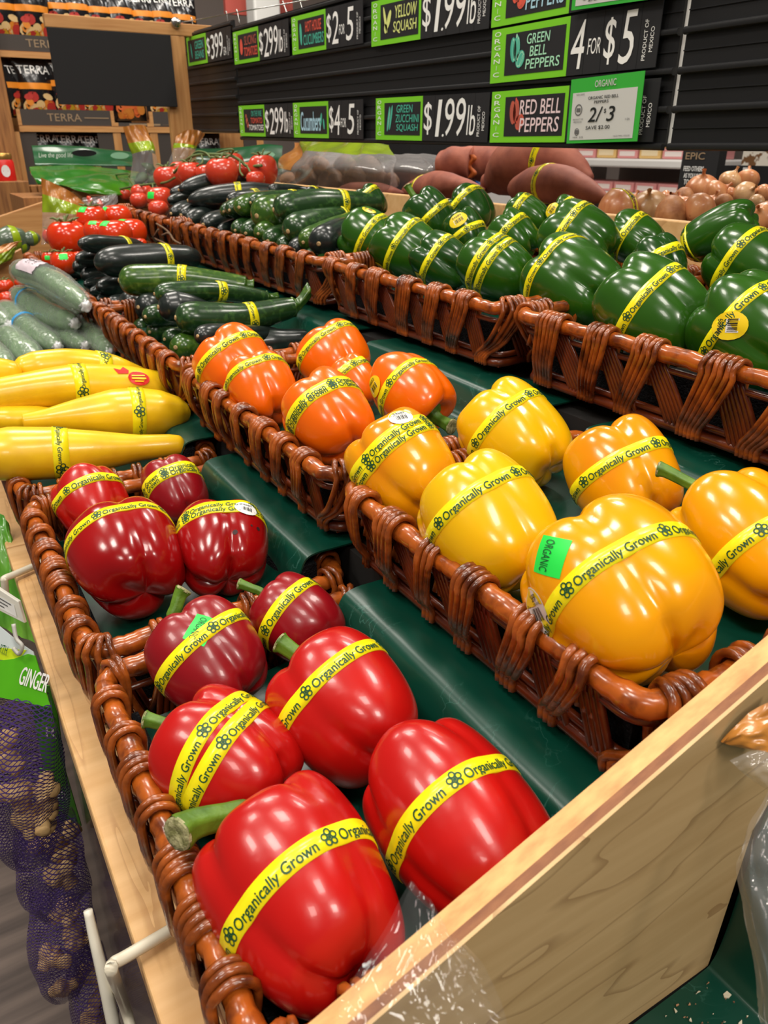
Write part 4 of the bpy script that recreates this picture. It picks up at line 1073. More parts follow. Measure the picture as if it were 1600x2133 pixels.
# --- zucchini, back row
zuc(570, 437, .515, 790, 424, .70, 24, 'zuke', 'longest zucchini on top of the back heap, pale scar facing the viewer', band=.60, sag=.004)
zuc(535, 450, .508, 668, 424, .66, 27, 'zuke_light', 'speckled lighter zucchini left of the longest one in the back heap')
zuc(600, 482, .505, 740, 446, .66, 25, 'zuke', 'zucchini pointing at the viewer just above the rim, tape at its far end', band=.7)
zuc(632, 505, .503, 745, 452, .64, 19, 'zuke_light', 'yellowish green zucchini next to the dark one in the back heap')
zuc(664, 508, .506, 740, 468, .62, 25, 'zuke_dark', 'dull dark zucchini touching the first green pepper')
zuc(498, 432, .512, 600, 408, .68, 18, 'zuke_light', 'bright green zucchini left of the speckled one')
zuc(478, 438, .51, 580, 408, .68, 16, 'zuke', 'small green zucchini between dark and bright ones')
zuc(466, 441, .508, 560, 412, .66, 14, 'zuke', 'narrow zucchini end left of the small green one')
zuc(522, 422, .53, 668, 404, .72, 14, 'zuke', 'zucchini lying behind the speckled one with tape', band=.55)
zuc(474, 416, .53, 650, 398, .73, 12, 'zuke_dark', 'dark thin zucchini along the far side of the heap', band=.35)
low = [(490, 480, 15, 'zuke'), (512, 486, 18, 'zuke'), (538, 487, 16, 'zuke_light'), (558, 502, 18, 'zuke'), (585, 512, 15, 'zuke'), (612, 521, 18, 'zuke_dark'), (640, 537, 14, 'zuke'), (662, 546, 11, 'zuke')]
for i, (u, v, r, sk) in enumerate(low):
    zuc(u, v, .498, u + 95, v - 34, .64, r, sk, '%s zucchini end from the left just above the back basket rim' % ORD[i])
zuc(372, 396, .53, 545, 380, .72, 14, 'zuke_dark', 'topmost dark zucchini in front of the vine tomatoes', band=.45, prof=PROF_C, sag=.012)
zuc(391, 418, .515, 600, 404, .71, 17, 'zuke_dark', 'dark zucchini in front on the far heap, yellow tape round it', band=.5, prof=PROF_C, sag=.006)
zuc(354, 402, .525, 470, 388, .66, 11, 'zuke_dark', 'dark cucumber tip left of the topmost dark zucchini', prof=PROF_C, kind='cucumber', scar=False)
zuc(350, 418, .51, 450, 404, .64, 11, 'zuke_dark', 'lowest dark cucumber tip beside the green-stickered tomato', prof=PROF_C, kind='cucumber', scar=False)
low = [(356, 445, 15), (377, 448, 15), (389, 458, 16), (423, 468, 18), (455, 480, 13)]
for i, (u, v, r) in enumerate(low):
    zuc(u, v, .496, u + 100, v - 20, .63, r, 'zuke_dark', '%s dark zucchini from the left in the lower layer of the far heap' % ORD[i], prof=PROF_C)
zuc(560, 396, .62, 660, 402, .74, 11, 'zuke_dark', 'dark zucchini lying near the back rail behind the heap', scar=False)
zuc(640, 402, .66, 700, 408, .75, 11, 'zuke_dark', 'short dark zucchini against the back rail with tape', band=.25, scar=False)

# --- shrink-wrapped cucumbers
def wrapped(a, m_, c, r, label, seed, band=None, lab=False):
    A, B_, C_ = [W(*q) if min(q[:2]) < .5 and max(q) < 3 and q[2] < 0 else PX(q[0], q[1], y=q[2]) for q in (a, m_, c)]
    rr = r * depth(B_) / F * 1.10
    L = np.linalg.norm(C_ - B_) + np.linalg.norm(B_ - A)
    G, fr, R = tuber_geo([A, B_, C_], [(s, q * rr) for s, q in PROF_C], seed, lump=.03)
    root = thing('cucumber', label, 'cucumber', (*B_[:2], G[..., 2].min()))
    b = MB(); closed(b, G); part('body', b, M['cuke'], root)
    G2, f2, R2 = tuber_geo([A, B_, C_], [(s, q * rr * 1.05 + .0012) for s, q in PROF_C], seed + 5, n=44, k=70, lump=.022); rs_ = np.random.RandomState(seed)
    G2 = G2 + (rs_.normal(0, 1, G2.shape[:2]) * .0005 + .0006)[..., None] * np.array([(g - f[0]) / (np.linalg.norm(g - f[0], axis=1)[:, None] + 1e-9) for g, f in zip(G2, f2)])
    b = MB(); closed(b, G2); part('film_wrap', b, M['shrink'], root, label='clear crinkled shrink wrap')
    p, t, u1, w1 = fr[-1]
    C5 = spline([p - t * .004, p + t * .006 + u1 * .001, p + t * .012 + u1 * .005 + w1 * .004, p + t * .020 + u1 * .003 + w1 * .009], 14)
    rr2 = np.array([.5, .42, .3, .24, .22, .22, .26, .34, .40, .42, .44, .42, .38, .3]) * rr * .8
    a5 = np.arange(18) * 2 * math.pi / 18
    b = MB(); closed(b, np.array([q + (rr2[i] * (1 + .3 * np.cos(4 * a5 + i * .9)))[:, None] * (np.cos(a5)[:, None] * u1 + np.sin(a5)[:, None] * w1) for i, q in enumerate(C5)]))
    part('film_twist', b, M['twist'], root, label='white twisted film end')
    if band:
        part('tape_band', ring_band(G2, band, .004, L, letters=False), [M['band_blue'], M['ink']], root, label='thin blue band')
    if lab:
        k = int(.42 * (len(G2) - 1)); b = MB(); n = 44
        V = np.array([[G2[i, j % n] + nrm(G2[i, j % n] - f2[i][0]) * .0008 for j in range(-10, 9)] for i in range(k - 7, k + 7)])
        b.grid(V, 0)
        V3 = V + (V - np.array([f2[i][0] for i in range(k - 7, k + 7)])[:, None]) * .02
        for j in range(4, 14):
            q = [V3[4, j], V3[10, j], V3[10, j] * .6 + V3[10, j + 1] * .4, V3[4, j] * .6 + V3[4, j + 1] * .4]
            b.add(q, [(0, 1, 2, 3)], 1)
        part('paper_label', b, [mat('pale_pink_label', lin(214, 198, 206), .4), M['ink_gray']], root, label='white barcode label')
    return root
wrapped((30, 562, 1.52), (98, 582, 1.38), (180, 638, 1.22), 24, 'topmost shrink-wrapped cucumber, bent, with a white barcode label', 1, lab=True)
wrapped((30, 608, 1.56), (96, 650, 1.41), (158, 676, 1.28), 24, 'shrink-wrapped cucumber with a blue band below the labelled one', 2, band=.3)
wrapped((4, 635, 1.52), (66, 690, 1.38), (122, 724, 1.27), 23, 'shrink-wrapped cucumber with a thin blue band, frost-like crinkles, lower left', 3, band=.42)
wrapped((6, 692, 1.38), (45, 728, 1.30), (82, 760, 1.235), 25, 'short-looking wrapped cucumber end just above the yellow squash', 4)
wrapped((105, 676, 1.42), (145, 704, 1.32), (180, 722, 1.24), 21, 'dark wrapped cucumber deep in the pile, white knot to the right', 5)
wrapped((168, 668, 1.36), (200, 704, 1.26), (232, 736, 1.17), 20, 'dark wrapped cucumber next to the middle basket wall', 6)
wrapped((-40, 705, 1.36), (-8, 738, 1.28), (20, 764, 1.22), 19, 'wrapped cucumber sliver at the left edge of the picture', 7)
wrapped((60, 590, 1.60), (112, 622, 1.46), (168, 664, 1.33), 17, 'wrapped cucumber showing between the two topmost ones', 8)
wrapped((.085, 1.74, -.293), (.115, 1.60, -.296), (.15, 1.48, -.296), 24, 'wrapped cucumber lying lowest in the pile towards the middle basket', 9)
wrapped((.075, 1.62, -.252), (.10, 1.52, -.262), (.125, 1.42, -.272), 24, 'wrapped cucumber in the middle layer under the blue-banded ones', 10)

# ------------------------------------------------------------------ tomatoes
def tomato(u, v, x, rpx, label, seed, skin='tomato', tall=.93, sticker=None, calyx=True, tilt=(0, 0), group=None):
    p = PX(u, v, x=x) if x > 0 else PX(u, v, y=-x); r = rpx * depth(p) / F * 1.16
    rs = np.random.RandomState(seed)
    n = 30; a = np.arange(n) * 2 * math.pi / n
    prof = [(0, -.90), (.25, -.89), (.5, -.80), (.74, -.60), (.92, -.30), (1, .02), (.97, .34), (.84, .62), (.62, .82), (.40, .88), (.22, .84), (.10, .76), (0, .72)]
    P = spline([(q[0], q[1], 0) for q in prof], 28)
    ph = rs.uniform(0, 6.28, 3)
    Rm = Matrix.Rotation(tilt[0], 3, 'X') @ Matrix.Rotation(tilt[1], 3, 'Y'); Rm = np.array(Rm)
    lob = lambda q, z: 1 + .02 * np.cos(5 * q + ph[0]) * (z > 0) * smooth(0, .8, z) - .015 * np.cos(3 * q + ph[1])
    G = np.array([[(c[0] * math.cos(q) * lob(q, c[1]), c[0] * math.sin(q) * lob(q, c[1]), c[1] * tall) for q in a] for c in P]) * r
    G = G @ Rm.T + p
    root = thing('tomato', label, 'tomato', (p[0], p[1], G[..., 2].min()), group)
    b = MB(); b.grid(G, 0, cv=True); part('body', b, M[skin], root)
    if calyx:
        b = MB()
        for k in range(5):
            q = k * 1.2566 + rs.rand() * .4
            d = np.array([math.cos(q), math.sin(q), 0])
            pts = [np.array([0, 0, .74 * tall]), d * .25 + [0, 0, .86 * tall], d * .55 + [0, 0, .93 * tall + .12 * rs.rand()], d * .75 + [0, 0, .88 * tall + .2 * rs.rand()]]
            b.tube(np.array(spline(pts, 7)) * r @ Rm.T + p, np.array([.07, .08, .08, .07, .06, .04, .01]) * r, 5)
        b.tube(np.array(spline([(0, 0, .72 * tall), (.05, 0, 1.0 * tall), (.18, .05, 1.2 * tall)], 6)) * r @ Rm.T + p, .055 * r, 6)
        part('calyx', b, M['vine'], root)
    if sticker:
        au, el = sticker
        d0 = np.array([math.cos(el) * math.cos(au), math.cos(el) * math.sin(au), math.sin(el)])
        t1 = nrm(np.cross([0, 0, 1.], d0)); t2 = np.cross(d0, t1)
        V = []
        for i in np.linspace(-1, 1, 5):
            for j in np.linspace(-1, 1, 5):
                q = nrm(d0 + t1 * i * .30 + t2 * j * .24)
                # radius of the body in that direction
                el_ = math.atan2(q[2] / tall, math.hypot(q[0], q[1])); 
                rho = np.interp(el_, np.arctan2(P[:, 1], np.maximum(P[:, 0], 1e-6)), np.hypot(P[:, 0], P[:, 1]))
                w = nrm([q[0], q[1], q[2] / tall]) * rho; V.append(w * [1, 1, tall] * r * 1.03 @ Rm.T + p)
        b = MB(); b.add(V, [(i * 5 + j, (i + 1) * 5 + j, (i + 1) * 5 + j + 1, i * 5 + j + 1) for i in range(4) for j in range(4)], 0)
        part('sticker', b, M['label_green'], root, label='bright green sticker')
    return root
FR = math.radians(-118)      # azimuth towards the viewer
tm = [(142, 497, .30, 36, 'largest tomato of the middle row, orange-red, left of the dark cucumbers', None), (192, 457, .36, 27, 'round tomato with a green sticker at the left of the upper pair', (FR - .5, .75)),
      (244, 455, .42, 27, 'tomato with a green sticker at its edge against the back basket', (FR - .9, .6)), (203, 484, .33, 24, 'tomato with a green sticker in the middle of the pile', (FR - .1, .9)),
      (240, 490, .355, 30, 'broad tomato with a green sticker just above the dark cucumber tip', (FR - .6, .85)), (272, 486, .40, 29, 'tomato with a small pale green sticker nearest the back basket', (FR - .7, 1.0)),
      (135, 548, .27, 24, 'tomato with a green sticker at the basket corner', (FR + .3, .6)), (108, 493, .30, 16, 'half-hidden tomato behind the largest one at the left', None), (105, 540, .262, 15, 'small tomato with green leaves by the divider', (FR, .3)),
      (292, 509, .40, 12, 'orange-red tomato sliver behind the big dark cucumber', None), (112, 566, .262, 13, 'tomato partly behind the wicker rim corner', None), (160, 470, .37, 15, 'tomato inside the clear bag behind the largest one', None), (165, 545, .30, 20, 'tomato under the dark cucumber tips', None)]
for i, q in enumerate(tm):
    tomato(q[0], q[1], q[2], q[3], q[4], i, sticker=q[5], calyx=i in (0, 1, 6, 7, 8))
tm = [(262, 406, .54, 11, 'leftmost small tomato above the back basket corner', None), (296, 404, .55, 20, 'tomato second from the left in the back basket', None), (290, 418, .52, 16, 'low tomato against the back basket rim', None), (333, 414, .535, 24, 'vine tomato with a green sticker beside the dark cucumber tips', (FR - .5, .3)),
      (350, 372, .58, 25, 'vine tomato alone at the left of the upper layer', None), (398, 362, .60, 24, 'vine tomato left of the middle pair, half under the vine', None), (432, 364, .62, 21, 'vine tomato behind the green strip in the middle', None), (463, 360, .62, 30, 'largest vine tomato of the upper layer', None),
      (484, 340, .68, 21, 'topmost vine tomato under the arching vine', None), (510, 356, .68, 18, 'vine tomato in the gap left of the tall one', None), (548, 357, .70, 27, 'tall oval vine tomato at the right end', None), (533, 374, .66, 17, 'small vine tomato below the tall one', None), (372, 352, .64, 15, 'shaded vine tomato below the bagged greens', None),
      (330, 436, .515, 18, 'bottom tomato by the rim next to the dark zucchini', None)]
for i, q in enumerate(tm):
    tomato(q[0], q[1], q[2], q[3], q[4], i + 40, skin='tomato_pink', sticker=q[5], calyx=i in (4, 5, 7, 8, 10), tall=1.12 if 'tall' in q[4] and i == 10 else .9)
tm = [(10, 598, -1.74, 16, 'tomato at the left edge level with the labelled cucumber', None), (16, 624, -1.66, 16, 'tomato at the left edge behind the blue-banded cucumber', None), (42, 590, -1.78, 10, 'tomato peeking out under the labelled cucumber', None), (2, 668, -1.52, 14, 'tomato at the left edge with a green sticker', (FR, .7)), (8, 690, -1.46, 13, 'lowest tomato at the left edge', None)]
for i, q in enumerate(tm):
    tomato(q[0], q[1], q[2], q[3], q[4], i + 70, sticker=q[5], calyx=i == 0)
# tomato vines
b = MB()
V1 = [PX(u, v, x=x) for u, v, x in ((362, 360, .58), (376, 345, .60), (396, 328, .61), (420, 322, .62), (452, 322, .63), (480, 324, .65), (500, 334, .66), (515, 346, .67), (545, 345, .68))]
b.tube(spline(V1, 40), .0032, 7)
for pts in (((396, 328, .61), (410, 316, .62), (428, 318, .62), (440, 330, .62)), ((452, 322, .63), (448, 340, .62), (452, 350, .61), (462, 346, .61)), ((480, 324, .65), (486, 312, .65), (468, 313, .64), (452, 318, .64)), ((500, 334, .66), (500, 356, .65), (506, 366, .64)), ((420, 322, .62), (422, 338, .61), (410, 346, .6)), ((515, 346, .67), (522, 362, .66), (512, 372, .65)), ((362, 360, .58), (372, 350, .58), (384, 352, .59))):
    b.tube(spline([PX(u, v, x=x) for u, v, x in pts], 14), .0022, 6)
solo('tomato_vine', b, M['vine'], 'green vine arching over the upper vine tomatoes', 'vine')
b = MB()
b.tube(spline([PX(u, v, x=x) for u, v, x in ((248, 394, .53), (280, 388, .54), (310, 384, .55), (345, 380, .56), (364, 370, .57))], 26), .0026, 6)
b.tube(spline([PX(u, v, x=x) for u, v, x in ((318, 384, .55), (320, 398, .54), (322, 402, .54))], 8), .0024, 6)
b.tube(spline([PX(u, v, x=x) for u, v, x in ((280, 388, .54), (268, 372, .545), (268, 362, .55), (238, 364, .55))], 14), .0022, 6)
solo('tomato_vine', b, M['vine'], 'bare vine lying across the left tomatoes of the back basket', 'vine')
b = MB()
for pts in (((330, 478, .46), (322, 495, .46), (340, 505, .46), (350, 512, .46)), ((338, 490, .465), (352, 486, .465), (362, 500, .465), (376, 508, .465)), ((326, 466, .465), (345, 478, .47), (358, 492, .47))):
    b.tube(spline([PX(u, v, x=x - .022) for u, v, x in pts], 12), .002, 6)
solo('tomato_vine', b, M['root'], 'dried broken vine caught between the middle and back baskets', 'vine')

# ------------------------------------------------------------------ sweet potatoes and onions behind the back rail
def sweet(a, c, r, prof, label, seed, band=None, x=.95, sag=.01):
    long_veg('sweet_potato', label, (a[0], a[1], a[2]), (c[0], c[1], c[2]), r, 'sweet', prof, sag=sag, band=band, scar=False, seed=seed, cat='sweet potato', lump=.05, letters=True, bandw=.009)
PS = [(0, .12), (.03, .32), (.1, .62), (.25, .92), (.42, 1), (.62, .9), (.8, .62), (.93, .3), (1, .1)]
sweet((1062, 394, .94), (1268, 414, .90), 38, PS, 'small banded sweet potato with a white sticker in front of the big one', 1, .46, sag=.014)
sweet((1008, 386, 1.00), (1232, 372, 1.02), 58, [(0, .12), (.03, .34), (.07, .36), (.16, .66), (.3, .95), (.48, 1), (.7, .8), (.9, .42), (1, .12)], 'biggest sweet potato with a knob at its left tip', 2, .60, sag=.035)
sweet((912, 340, 1.06), (985, 342, 1.10), 33, [(0, .3), (.08, .75), (.3, .95), (.7, 1), (1, .9)], 'blunt sweet potato at the left of the pile, left of the orange crack', 3, sag=0)
sweet((985, 342, 1.12), (1080, 330, 1.14), 36, [(0, .8), (.2, 1), (.6, .9), (.9, .5), (1, .2)], 'sweet potato behind the biggest one with torn orange flesh', 4, sag=0)
sweet((838, 404, 1.02), (1010, 396, .98), 27, PS, 'low flat banded sweet potato beside the potato bag', 5, .33, sag=.012)
sweet((700, 398, .95), (850, 404, 1.0), 16, PS, 'sweet potato lying along the back rail under the potato bag', 6, sag=.004)
b = MB()
g = np.array([[PX(981 + 6 * math.sin(k * .9) + w_ * 7, 322 + k * 4.4, x=1.085 - .006 * (1 - abs(w_))) for w_ in (-1, -.4, .4, 1)] for k in range(12)])
b.grid(g, 0); b.grid(g - ray(980, 345) * -.004, 0, flip=True)
solo('sweet_potato_flesh', b, M['flesh'], 'strip of torn orange flesh on the broken sweet potato', 'peel')

def onion(u, v, x, rpx, label, seed, skin='onion', neck=.5, squash_=.86, tilt=None, root=False, band=False):
    p = PX(u, v, x=x); r = rpx * depth(p) / F * 1.03
    rs = np.random.RandomState(seed)
    prof = [(.02, -.98), (.10, -.99), (.30, -.92), (.62, -.72), (.88, -.36), (1, .02), (.94, .36), (.74, .66), (.46, .86), (.24, .98), (.12, 1.02 + neck * .25), (.10, 1.02 + neck * .55), (.13, 1.02 + neck)]
    P = spline([(a, c, 0) for a, c in prof], 34)
    n = 28; a = np.arange(n) * 2 * math.pi / n
    tl = tilt if tilt is not None else (rs.uniform(-1.2, 1.2), rs.uniform(-1.2, 1.2))
    Rm = np.array(Matrix.Rotation(tl[0], 3, 'X') @ Matrix.Rotation(tl[1], 3, 'Y'))
    ph = rs.uniform(0, 6, 3)
    G = np.array([[(c[0] * (1 + .015 * math.cos(9 * q + ph[0]) + .02 * math.cos(2 * q + ph[1])) * math.cos(q), c[0] * (1 + .015 * math.cos(9 * q + ph[0])) * math.sin(q), c[1] * squash_) for q in a] for c in P]) * r @ Rm.T + p
    o = thing('onion', label, 'onion', (p[0], p[1], G[..., 2].min()))
    b = MB(); b.grid(G, 0, cv=True); part('body', b, M[skin], o)
    if root:
        b = MB()
        for k in range(16):
            q = rs.uniform(0, 6.28); d = np.array([math.cos(q), math.sin(q), 0]) * rs.uniform(.1, .5)
            b.tube(np.array([(0, 0, -.97 * squash_), d * .5 + [0, 0, -1.1 * squash_], d + [0, 0, -1.3 * squash_ - rs.rand() * .15]]) * r @ Rm.T + p, [.05 * r, .035 * r, .012 * r], 5)
        part('roots', b, M['root'], o)
    if band:
        k = 17
        G2 = G[10:26]
        part('tape_band', ring_band(G2, .42, .010, np.linalg.norm(G2[-1].mean(0) - G2[0].mean(0)), phase=.2), [M['band'], M['ink']], o, label='yellow printed tape band')
    return o
onion(1286, 440, .86, 44, 'pinkish onion with a yellow tape behind the green peppers', 1, tilt=(.3, 1.3), band=True)
onion(1352, 432, .90, 36, 'onion with a pale greenish top in the front row', 2, 'onion_pale', tilt=(.5, -.6))
onion(1398, 448, .84, 38, 'onion in dry flaky brown skin, its base facing the viewer', 3, 'onion_dry', tilt=(1.35, .5))
onion(1456, 438, .86, 34, 'smooth pink-brown onion right of the flaky one', 4, tilt=(-.2, 1.2))
onion(1310, 428, .93, 26, 'onion half hidden behind the taped one', 14)
onion(1424, 414, .98, 22, 'papery onion with its dry neck lying to the left', 5, 'onion_dry', tilt=(.2, -1.3), neck=1.4)
onion(1462, 394, 1.04, 32, 'large tan onion at the left of the back pile', 6, tilt=(.3, -.4))
onion(1490, 404, 1.00, 27, 'orange-brown onion leaning on the large tan one', 7, tilt=(.8, .6))
onion(1521, 378, 1.06, 23, 'pale yellow onion on top of the back pile', 8, 'onion_pale', tilt=(.3, .2))
onion(1556, 376, 1.08, 24, 'copper-coloured onion on top of the back pile', 9, tilt=(-.4, .5))
onion(1554, 406, 1.02, 26, 'round golden onion below the two topmost ones', 10, 'onion_pale', tilt=(1.0, -.3))
onion(1592, 408, 1.03, 23, 'onion cut by the right edge in the back pile', 11, tilt=(.4, .9))
onion(1518, 406, 1.03, 16, 'small orange onion tucked under the pale yellow one', 12)
onion(1506, 424, .93, 20, 'onion showing its dark shaggy root end', 13, 'onion_dry', tilt=(2.0, -.5), root=True)
onion(1592, 452, .84, 30, 'pink onion at the right edge above the green pepper', 15, tilt=(.2, -1.0))
onion(1575, 424, .93, 18, 'onion with a yellow-green tuft by the right edge', 16, 'onion_pale', tilt=(.4, 1.5), neck=1.2)
onion(1420, 432, .95, 24, 'onion behind the flaky brown one', 17)
onion(1480, 428, .96, 22, 'brown onion below the large tan one', 18)
onion(1386, 418, 1.0, 20, 'flat brown onion at the back between the sweet potato and the pile', 19, tilt=(1.2, 1.0), squash_=.7)

# ------------------------------------------------------------------ hanging price rail (plane x = SX, facing the viewer)
SX = .80
SLOPE = .017                                                    # the rails hang slightly out of level
SR, SU = np.array([0, -1., 0]), np.array([0, 0, 1.])      # reading direction, up
PITCH_Z = .0775
def rail(label, y0, y1, zb, rows=3):
    root = thing('sign_rail', label, 'sign board', W(SX, (y0 + y1) / 2, zb))
    def lev(b):
        b.v = [(x, y, z + SLOPE * max(0, y - 1)) for x, y, z in b.v]; return b
    b = MB(); b.box(W(SX, y0, zb + .001), W(SX + .006, y1, zb + rows * PITCH_Z + .008)); part('back_plate', lev(b), M['black'], root, smooth_=False)
    for k in range(rows * 2 + 1):
        z = zb + k * PITCH_Z / 2
        b = MB()
        pr = [(SX, z - .003), (SX - .004, z - .003), (SX - .0062, z - .0015), (SX - .0068, z + .001), (SX - .0062, z + .0035), (SX - .004, z + .0048), (SX, z + .0052)]
        b.prism([(a, CAM_Z + c) for a, c in pr], y0, y1, 1, 0)
        if k < rows * 2:
            b.box(W(SX - .0014, y0, z + .020), W(SX, y1, z + .0212))
        part('rail_lip', lev(b), M['black'], root, smooth_=True, sharp=40)
    return root
rail('long black sign rail holding most of the price cards', .692, 2.035, -.003)
rail('empty black sign rail at the right edge of the picture', .20, .684, -.003, rows=5)
rail('short black sign rail at the far left end beside the wooden post', 2.045, 2.43, .012, rows=3)
for k in (0, 1, 2, 3):
    pass
b = MB(); b.box(W(SX + .004, .684, -.0), W(SX + .006, .692, .40)); solo('seam_strip', b, M['label_white'], 'thin pale strip showing in the gap between the two nearest sign rails', 'strip', smooth_=False)

def yz(u, v): 
    p = PX(u, v, x=SX - .004); return p[1], p[2] - CAM_Z

def card(label, uL, uM, uR, v, row, zb=-.003, art=None, price=None, org=True, note='PRODUCT OF\nMEXICO', hh=.0665, name='price_card', band=M['lime']):
    """lime picture card from uL to uM, black price card from uM to uR, at picture height v, rail row"""
    yL, yM, yR = yz(uL, v)[0], yz(uM, v)[0], yz(uR, v)[0]
    z0 = zb + row * PITCH_Z + .0060 + SLOPE * max(0, yL - 1)
    sl_ = SLOPE if yR > .98 else 0
    SR, SU = nrm([0, -1., -sl_]), nrm([0, -sl_, 1.])
    x = SX - .0078
    root = thing(name, label, 'price card', W(x, (yL + yR) / 2, z0))
    w1, w2 = yL - yM, yM - yR
    o = W(x - .0006, yL, z0)
    b = MB(); b.slab(o, SR, SU, w1, hh, .001); part('picture_card', b, band, root, label='lime green picture card', smooth_=False)
    iw, ih = w1 * (.76 if org else .86), hh * .76
    io = o + SR * (w1 * (.20 if org else .07)) + SU * hh * .12 + np.array([-.0004, 0, 0])
    b = MB(); b.slab(io, SR, SU, iw, ih, .0004); part('picture_panel', b, M['slate'], root, label='black chalk panel', smooth_=False)
    if org:
        b = MB()
        n = 7
        for k, ch in enumerate('ORGANIC'):
            b.text(ch, o + SR * w1 * .045 + SU * hh * (.86 - k * .125), SR, SU, w1 * .085, hh * .085, 0, off=.0006, keep=ch == 'I')
        part('side_lettering', b, M['chalk'], root, label='pale letters ORGANIC down the side', smooth_=False)
    if art: art(root, io, iw, ih, SR, SU)
    if w2 > .004:
        o2 = o + SR * w1 + np.array([.0002, 0, 0])
        b = MB(); b.slab(o2, SR, SU, w2, hh, .001); part('price_strip', b, M['slate'], root, label='black price strip', smooth_=False)
        b = MB()
        for txt, x0, y0, ww, h_, *sh in (price or []):
            b.text(txt, o2 + SR * w2 * x0 + SU * hh * y0, SR, SU, w2 * ww, hh * h_, 0, off=.0005, bold=-.004, shear=sh[0] if sh else .12)
        for k in (.2, .4, .6, .8):
            b.slab(o2 + SR * w2 * k + np.array([-.0002, 0, 0]), SR, SU, .0004, hh, .0002, 1)
        if note:
            for k, ln in enumerate(note.split('\n')):
                b.text(ln, o2 + SR * w2 * (.885 + k * .065) + SU * hh * (.12 + .12 * k), SU, -SR, hh * (.62 - .24 * k), w2 * .036, 0, off=.0005)
        part('price_lettering', b, [M['chalk'], M['black']], root, label='white chalk price', smooth_=False)
    return root

def words(lines, ink, x0=.38, x1=.97):
    def f(root, io, iw, ih, SR, SU):
        n = len(lines); b = MB()
        for k, ln in enumerate(lines):
            txt, mi, a0, a1 = ln if isinstance(ln, tuple) else (ln, 0, x0, x1)
            b.text(txt, io + SR * iw * a0 + SU * ih * (.95 - (k + 1) * .88 / n + .03), SR, SU, iw * (a1 - a0), ih * .88 / n * .80, mi, off=.0005, bold=.02, shear=.08)
        part('picture_lettering', b, ink, root, smooth_=False)
    return f

def blobs(shapes, ink):
    """chalk drawing: ellipses (cx, cy, rx, ry, rot, filled, ink)"""
    def f(root, io, iw, ih, SR, SU):
        b = MB()
        for cx, cy, rx, ry, rot, fill, mi in shapes:
            n = 20; q = np.arange(n) * 2 * math.pi / n
            c, s = math.cos(math.radians(rot)), math.sin(math.radians(rot))
            def pt(k): 
                x, y = np.cos(q) * rx * k, np.sin(q) * ry * k
                return io + np.outer(cx * iw + (x * c - y * s) * ih, SR) + np.outer(cy * ih + (x * s + y * c) * ih, SU) + np.array([-.0005 - .00004 * mi, 0, 0])
            A = pt(1)
            if fill: b.add(A[::1], [tuple(range(n))], mi)
            else:
                B = pt(.86)
                b.add(np.vstack([A, B]), [(i, (i + 1) % n, n + (i + 1) % n, n + i) for i in range(n)], mi)
        part('chalk_drawing', b, ink, root, smooth_=False)
    return f
def both(*fs):
    def f(*a):
        for g in fs: g(*a)
    return f
def pepper_art(m1, m2): return blobs([(.15, .60, .13, .30, 6, 1, 0), (.21, .62, .13, .31, 0, 1, 0), (.16, .60, .05, .27, 8, 0, 1), (.23, .61, .05, .28, 0, 0, 1), (.28, .36, .17, .22, -30, 1, 0), (.28, .36, .09, .20, -30, 0, 1), (.31, .33, .05, .17, -30, 0, 1), (.20, .92, .03, .05, 0, 1, 1)], [m1, m2])

P199 = [('$', .03, .14, .13, .72, 0), ('1', .22, .10, .10, .80), ('.', .33, .10, .03, .06), ('99', .37, .12, .31, .80), ('lb', .70, .14, .12, .62)]
P299 = [('$', .02, .16, .13, .66, 0), ('2', .17, .08, .17, .80), ('99', .36, .10, .30, .80), ('lb', .68, .14, .13, .62)]
P399 = [('$', .02, .2, .13, .62, 0), ('3', .17, .08, .17, .80), ('99', .36, .10, .32, .80), ('EA', .70, .14, .10, .26)]
def pfor(a, b_): return [(a, .04, .10, .16, .80), ('FOR', .24, .32, .15, .26, .1), ('$', .43, .12, .12, .74, 0), (b_, .60, .10, .16, .82)]
def pfor2(a, b_): return [('$', .03, .16, .13, .70, 0), (a, .18, .10, .18, .78), ('FOR', .38, .30, .15, .24, .1), (b_, .57, .12, .20, .78)]

card('lime card for zucchini squash at 1.99 in the bottom row of the rail', 787, 884, 1022, 248, 0, art=both(words([('GREEN', 0, .36, .80), ('ZUCCHINI', 0, .33, .97), ('SQUASH', 0, .36, .95)], [M['ink_teal']]), blobs([(.13, .5, .06, .40, -12, 1, 0), (.20, .54, .06, .40, -14, 1, 0), (.15, .5, .012, .36, -12, 1, 1)], [M['ink_teal'], M['ink_mint']])), price=P199)
card('lime card for cucumbers at four for five in the bottom row', 615, 688, 760, 250, 0, art=both(words([('Cucumbers', 0, .04, .78)], [M['ink_blue']]), blobs([(.80, .5, .08, .26, -15, 1, 0), (.90, .35, .06, .2, 10, 1, 0)], [M['ink_teal']])), price=pfor2('4', '5'))
card('lime card for vine tomatoes at 2.99 in the bottom row beside the rail joint', 502, 555, 616, 250, 0, art=both(words([('ON THE VINE', 0, .40, .92), ('TOMATO', 1, .36, .94), ('TOMATOES', 2, .25, .99)], [M['ink_teal'], M['ink_coral'], M['chalk']]), blobs([(.16, .5, .13, .16, 0, 1, 0), (.20, .34, .12, .14, 0, 1, 0), (.13, .70, .09, .1, 0, 1, 0)], [M['ink_rust']])), price=P299)
card('lime card for yellow squash at 1.99 near the top of the rail', 778, 881, 1024, 38, 1.90, art=both(words([('YELLOW', 0, .40, .96), ('SQUASH', 0, .36, .96)], [M['ink_lemon']]), blobs([(.14, .55, .07, .40, 18, 1, 0), (.24, .55, .10, .28, -25, 1, 0), (.15, .3, .09, .14, 0, 1, 0)], [M['ink_lemon']])), price=P199)
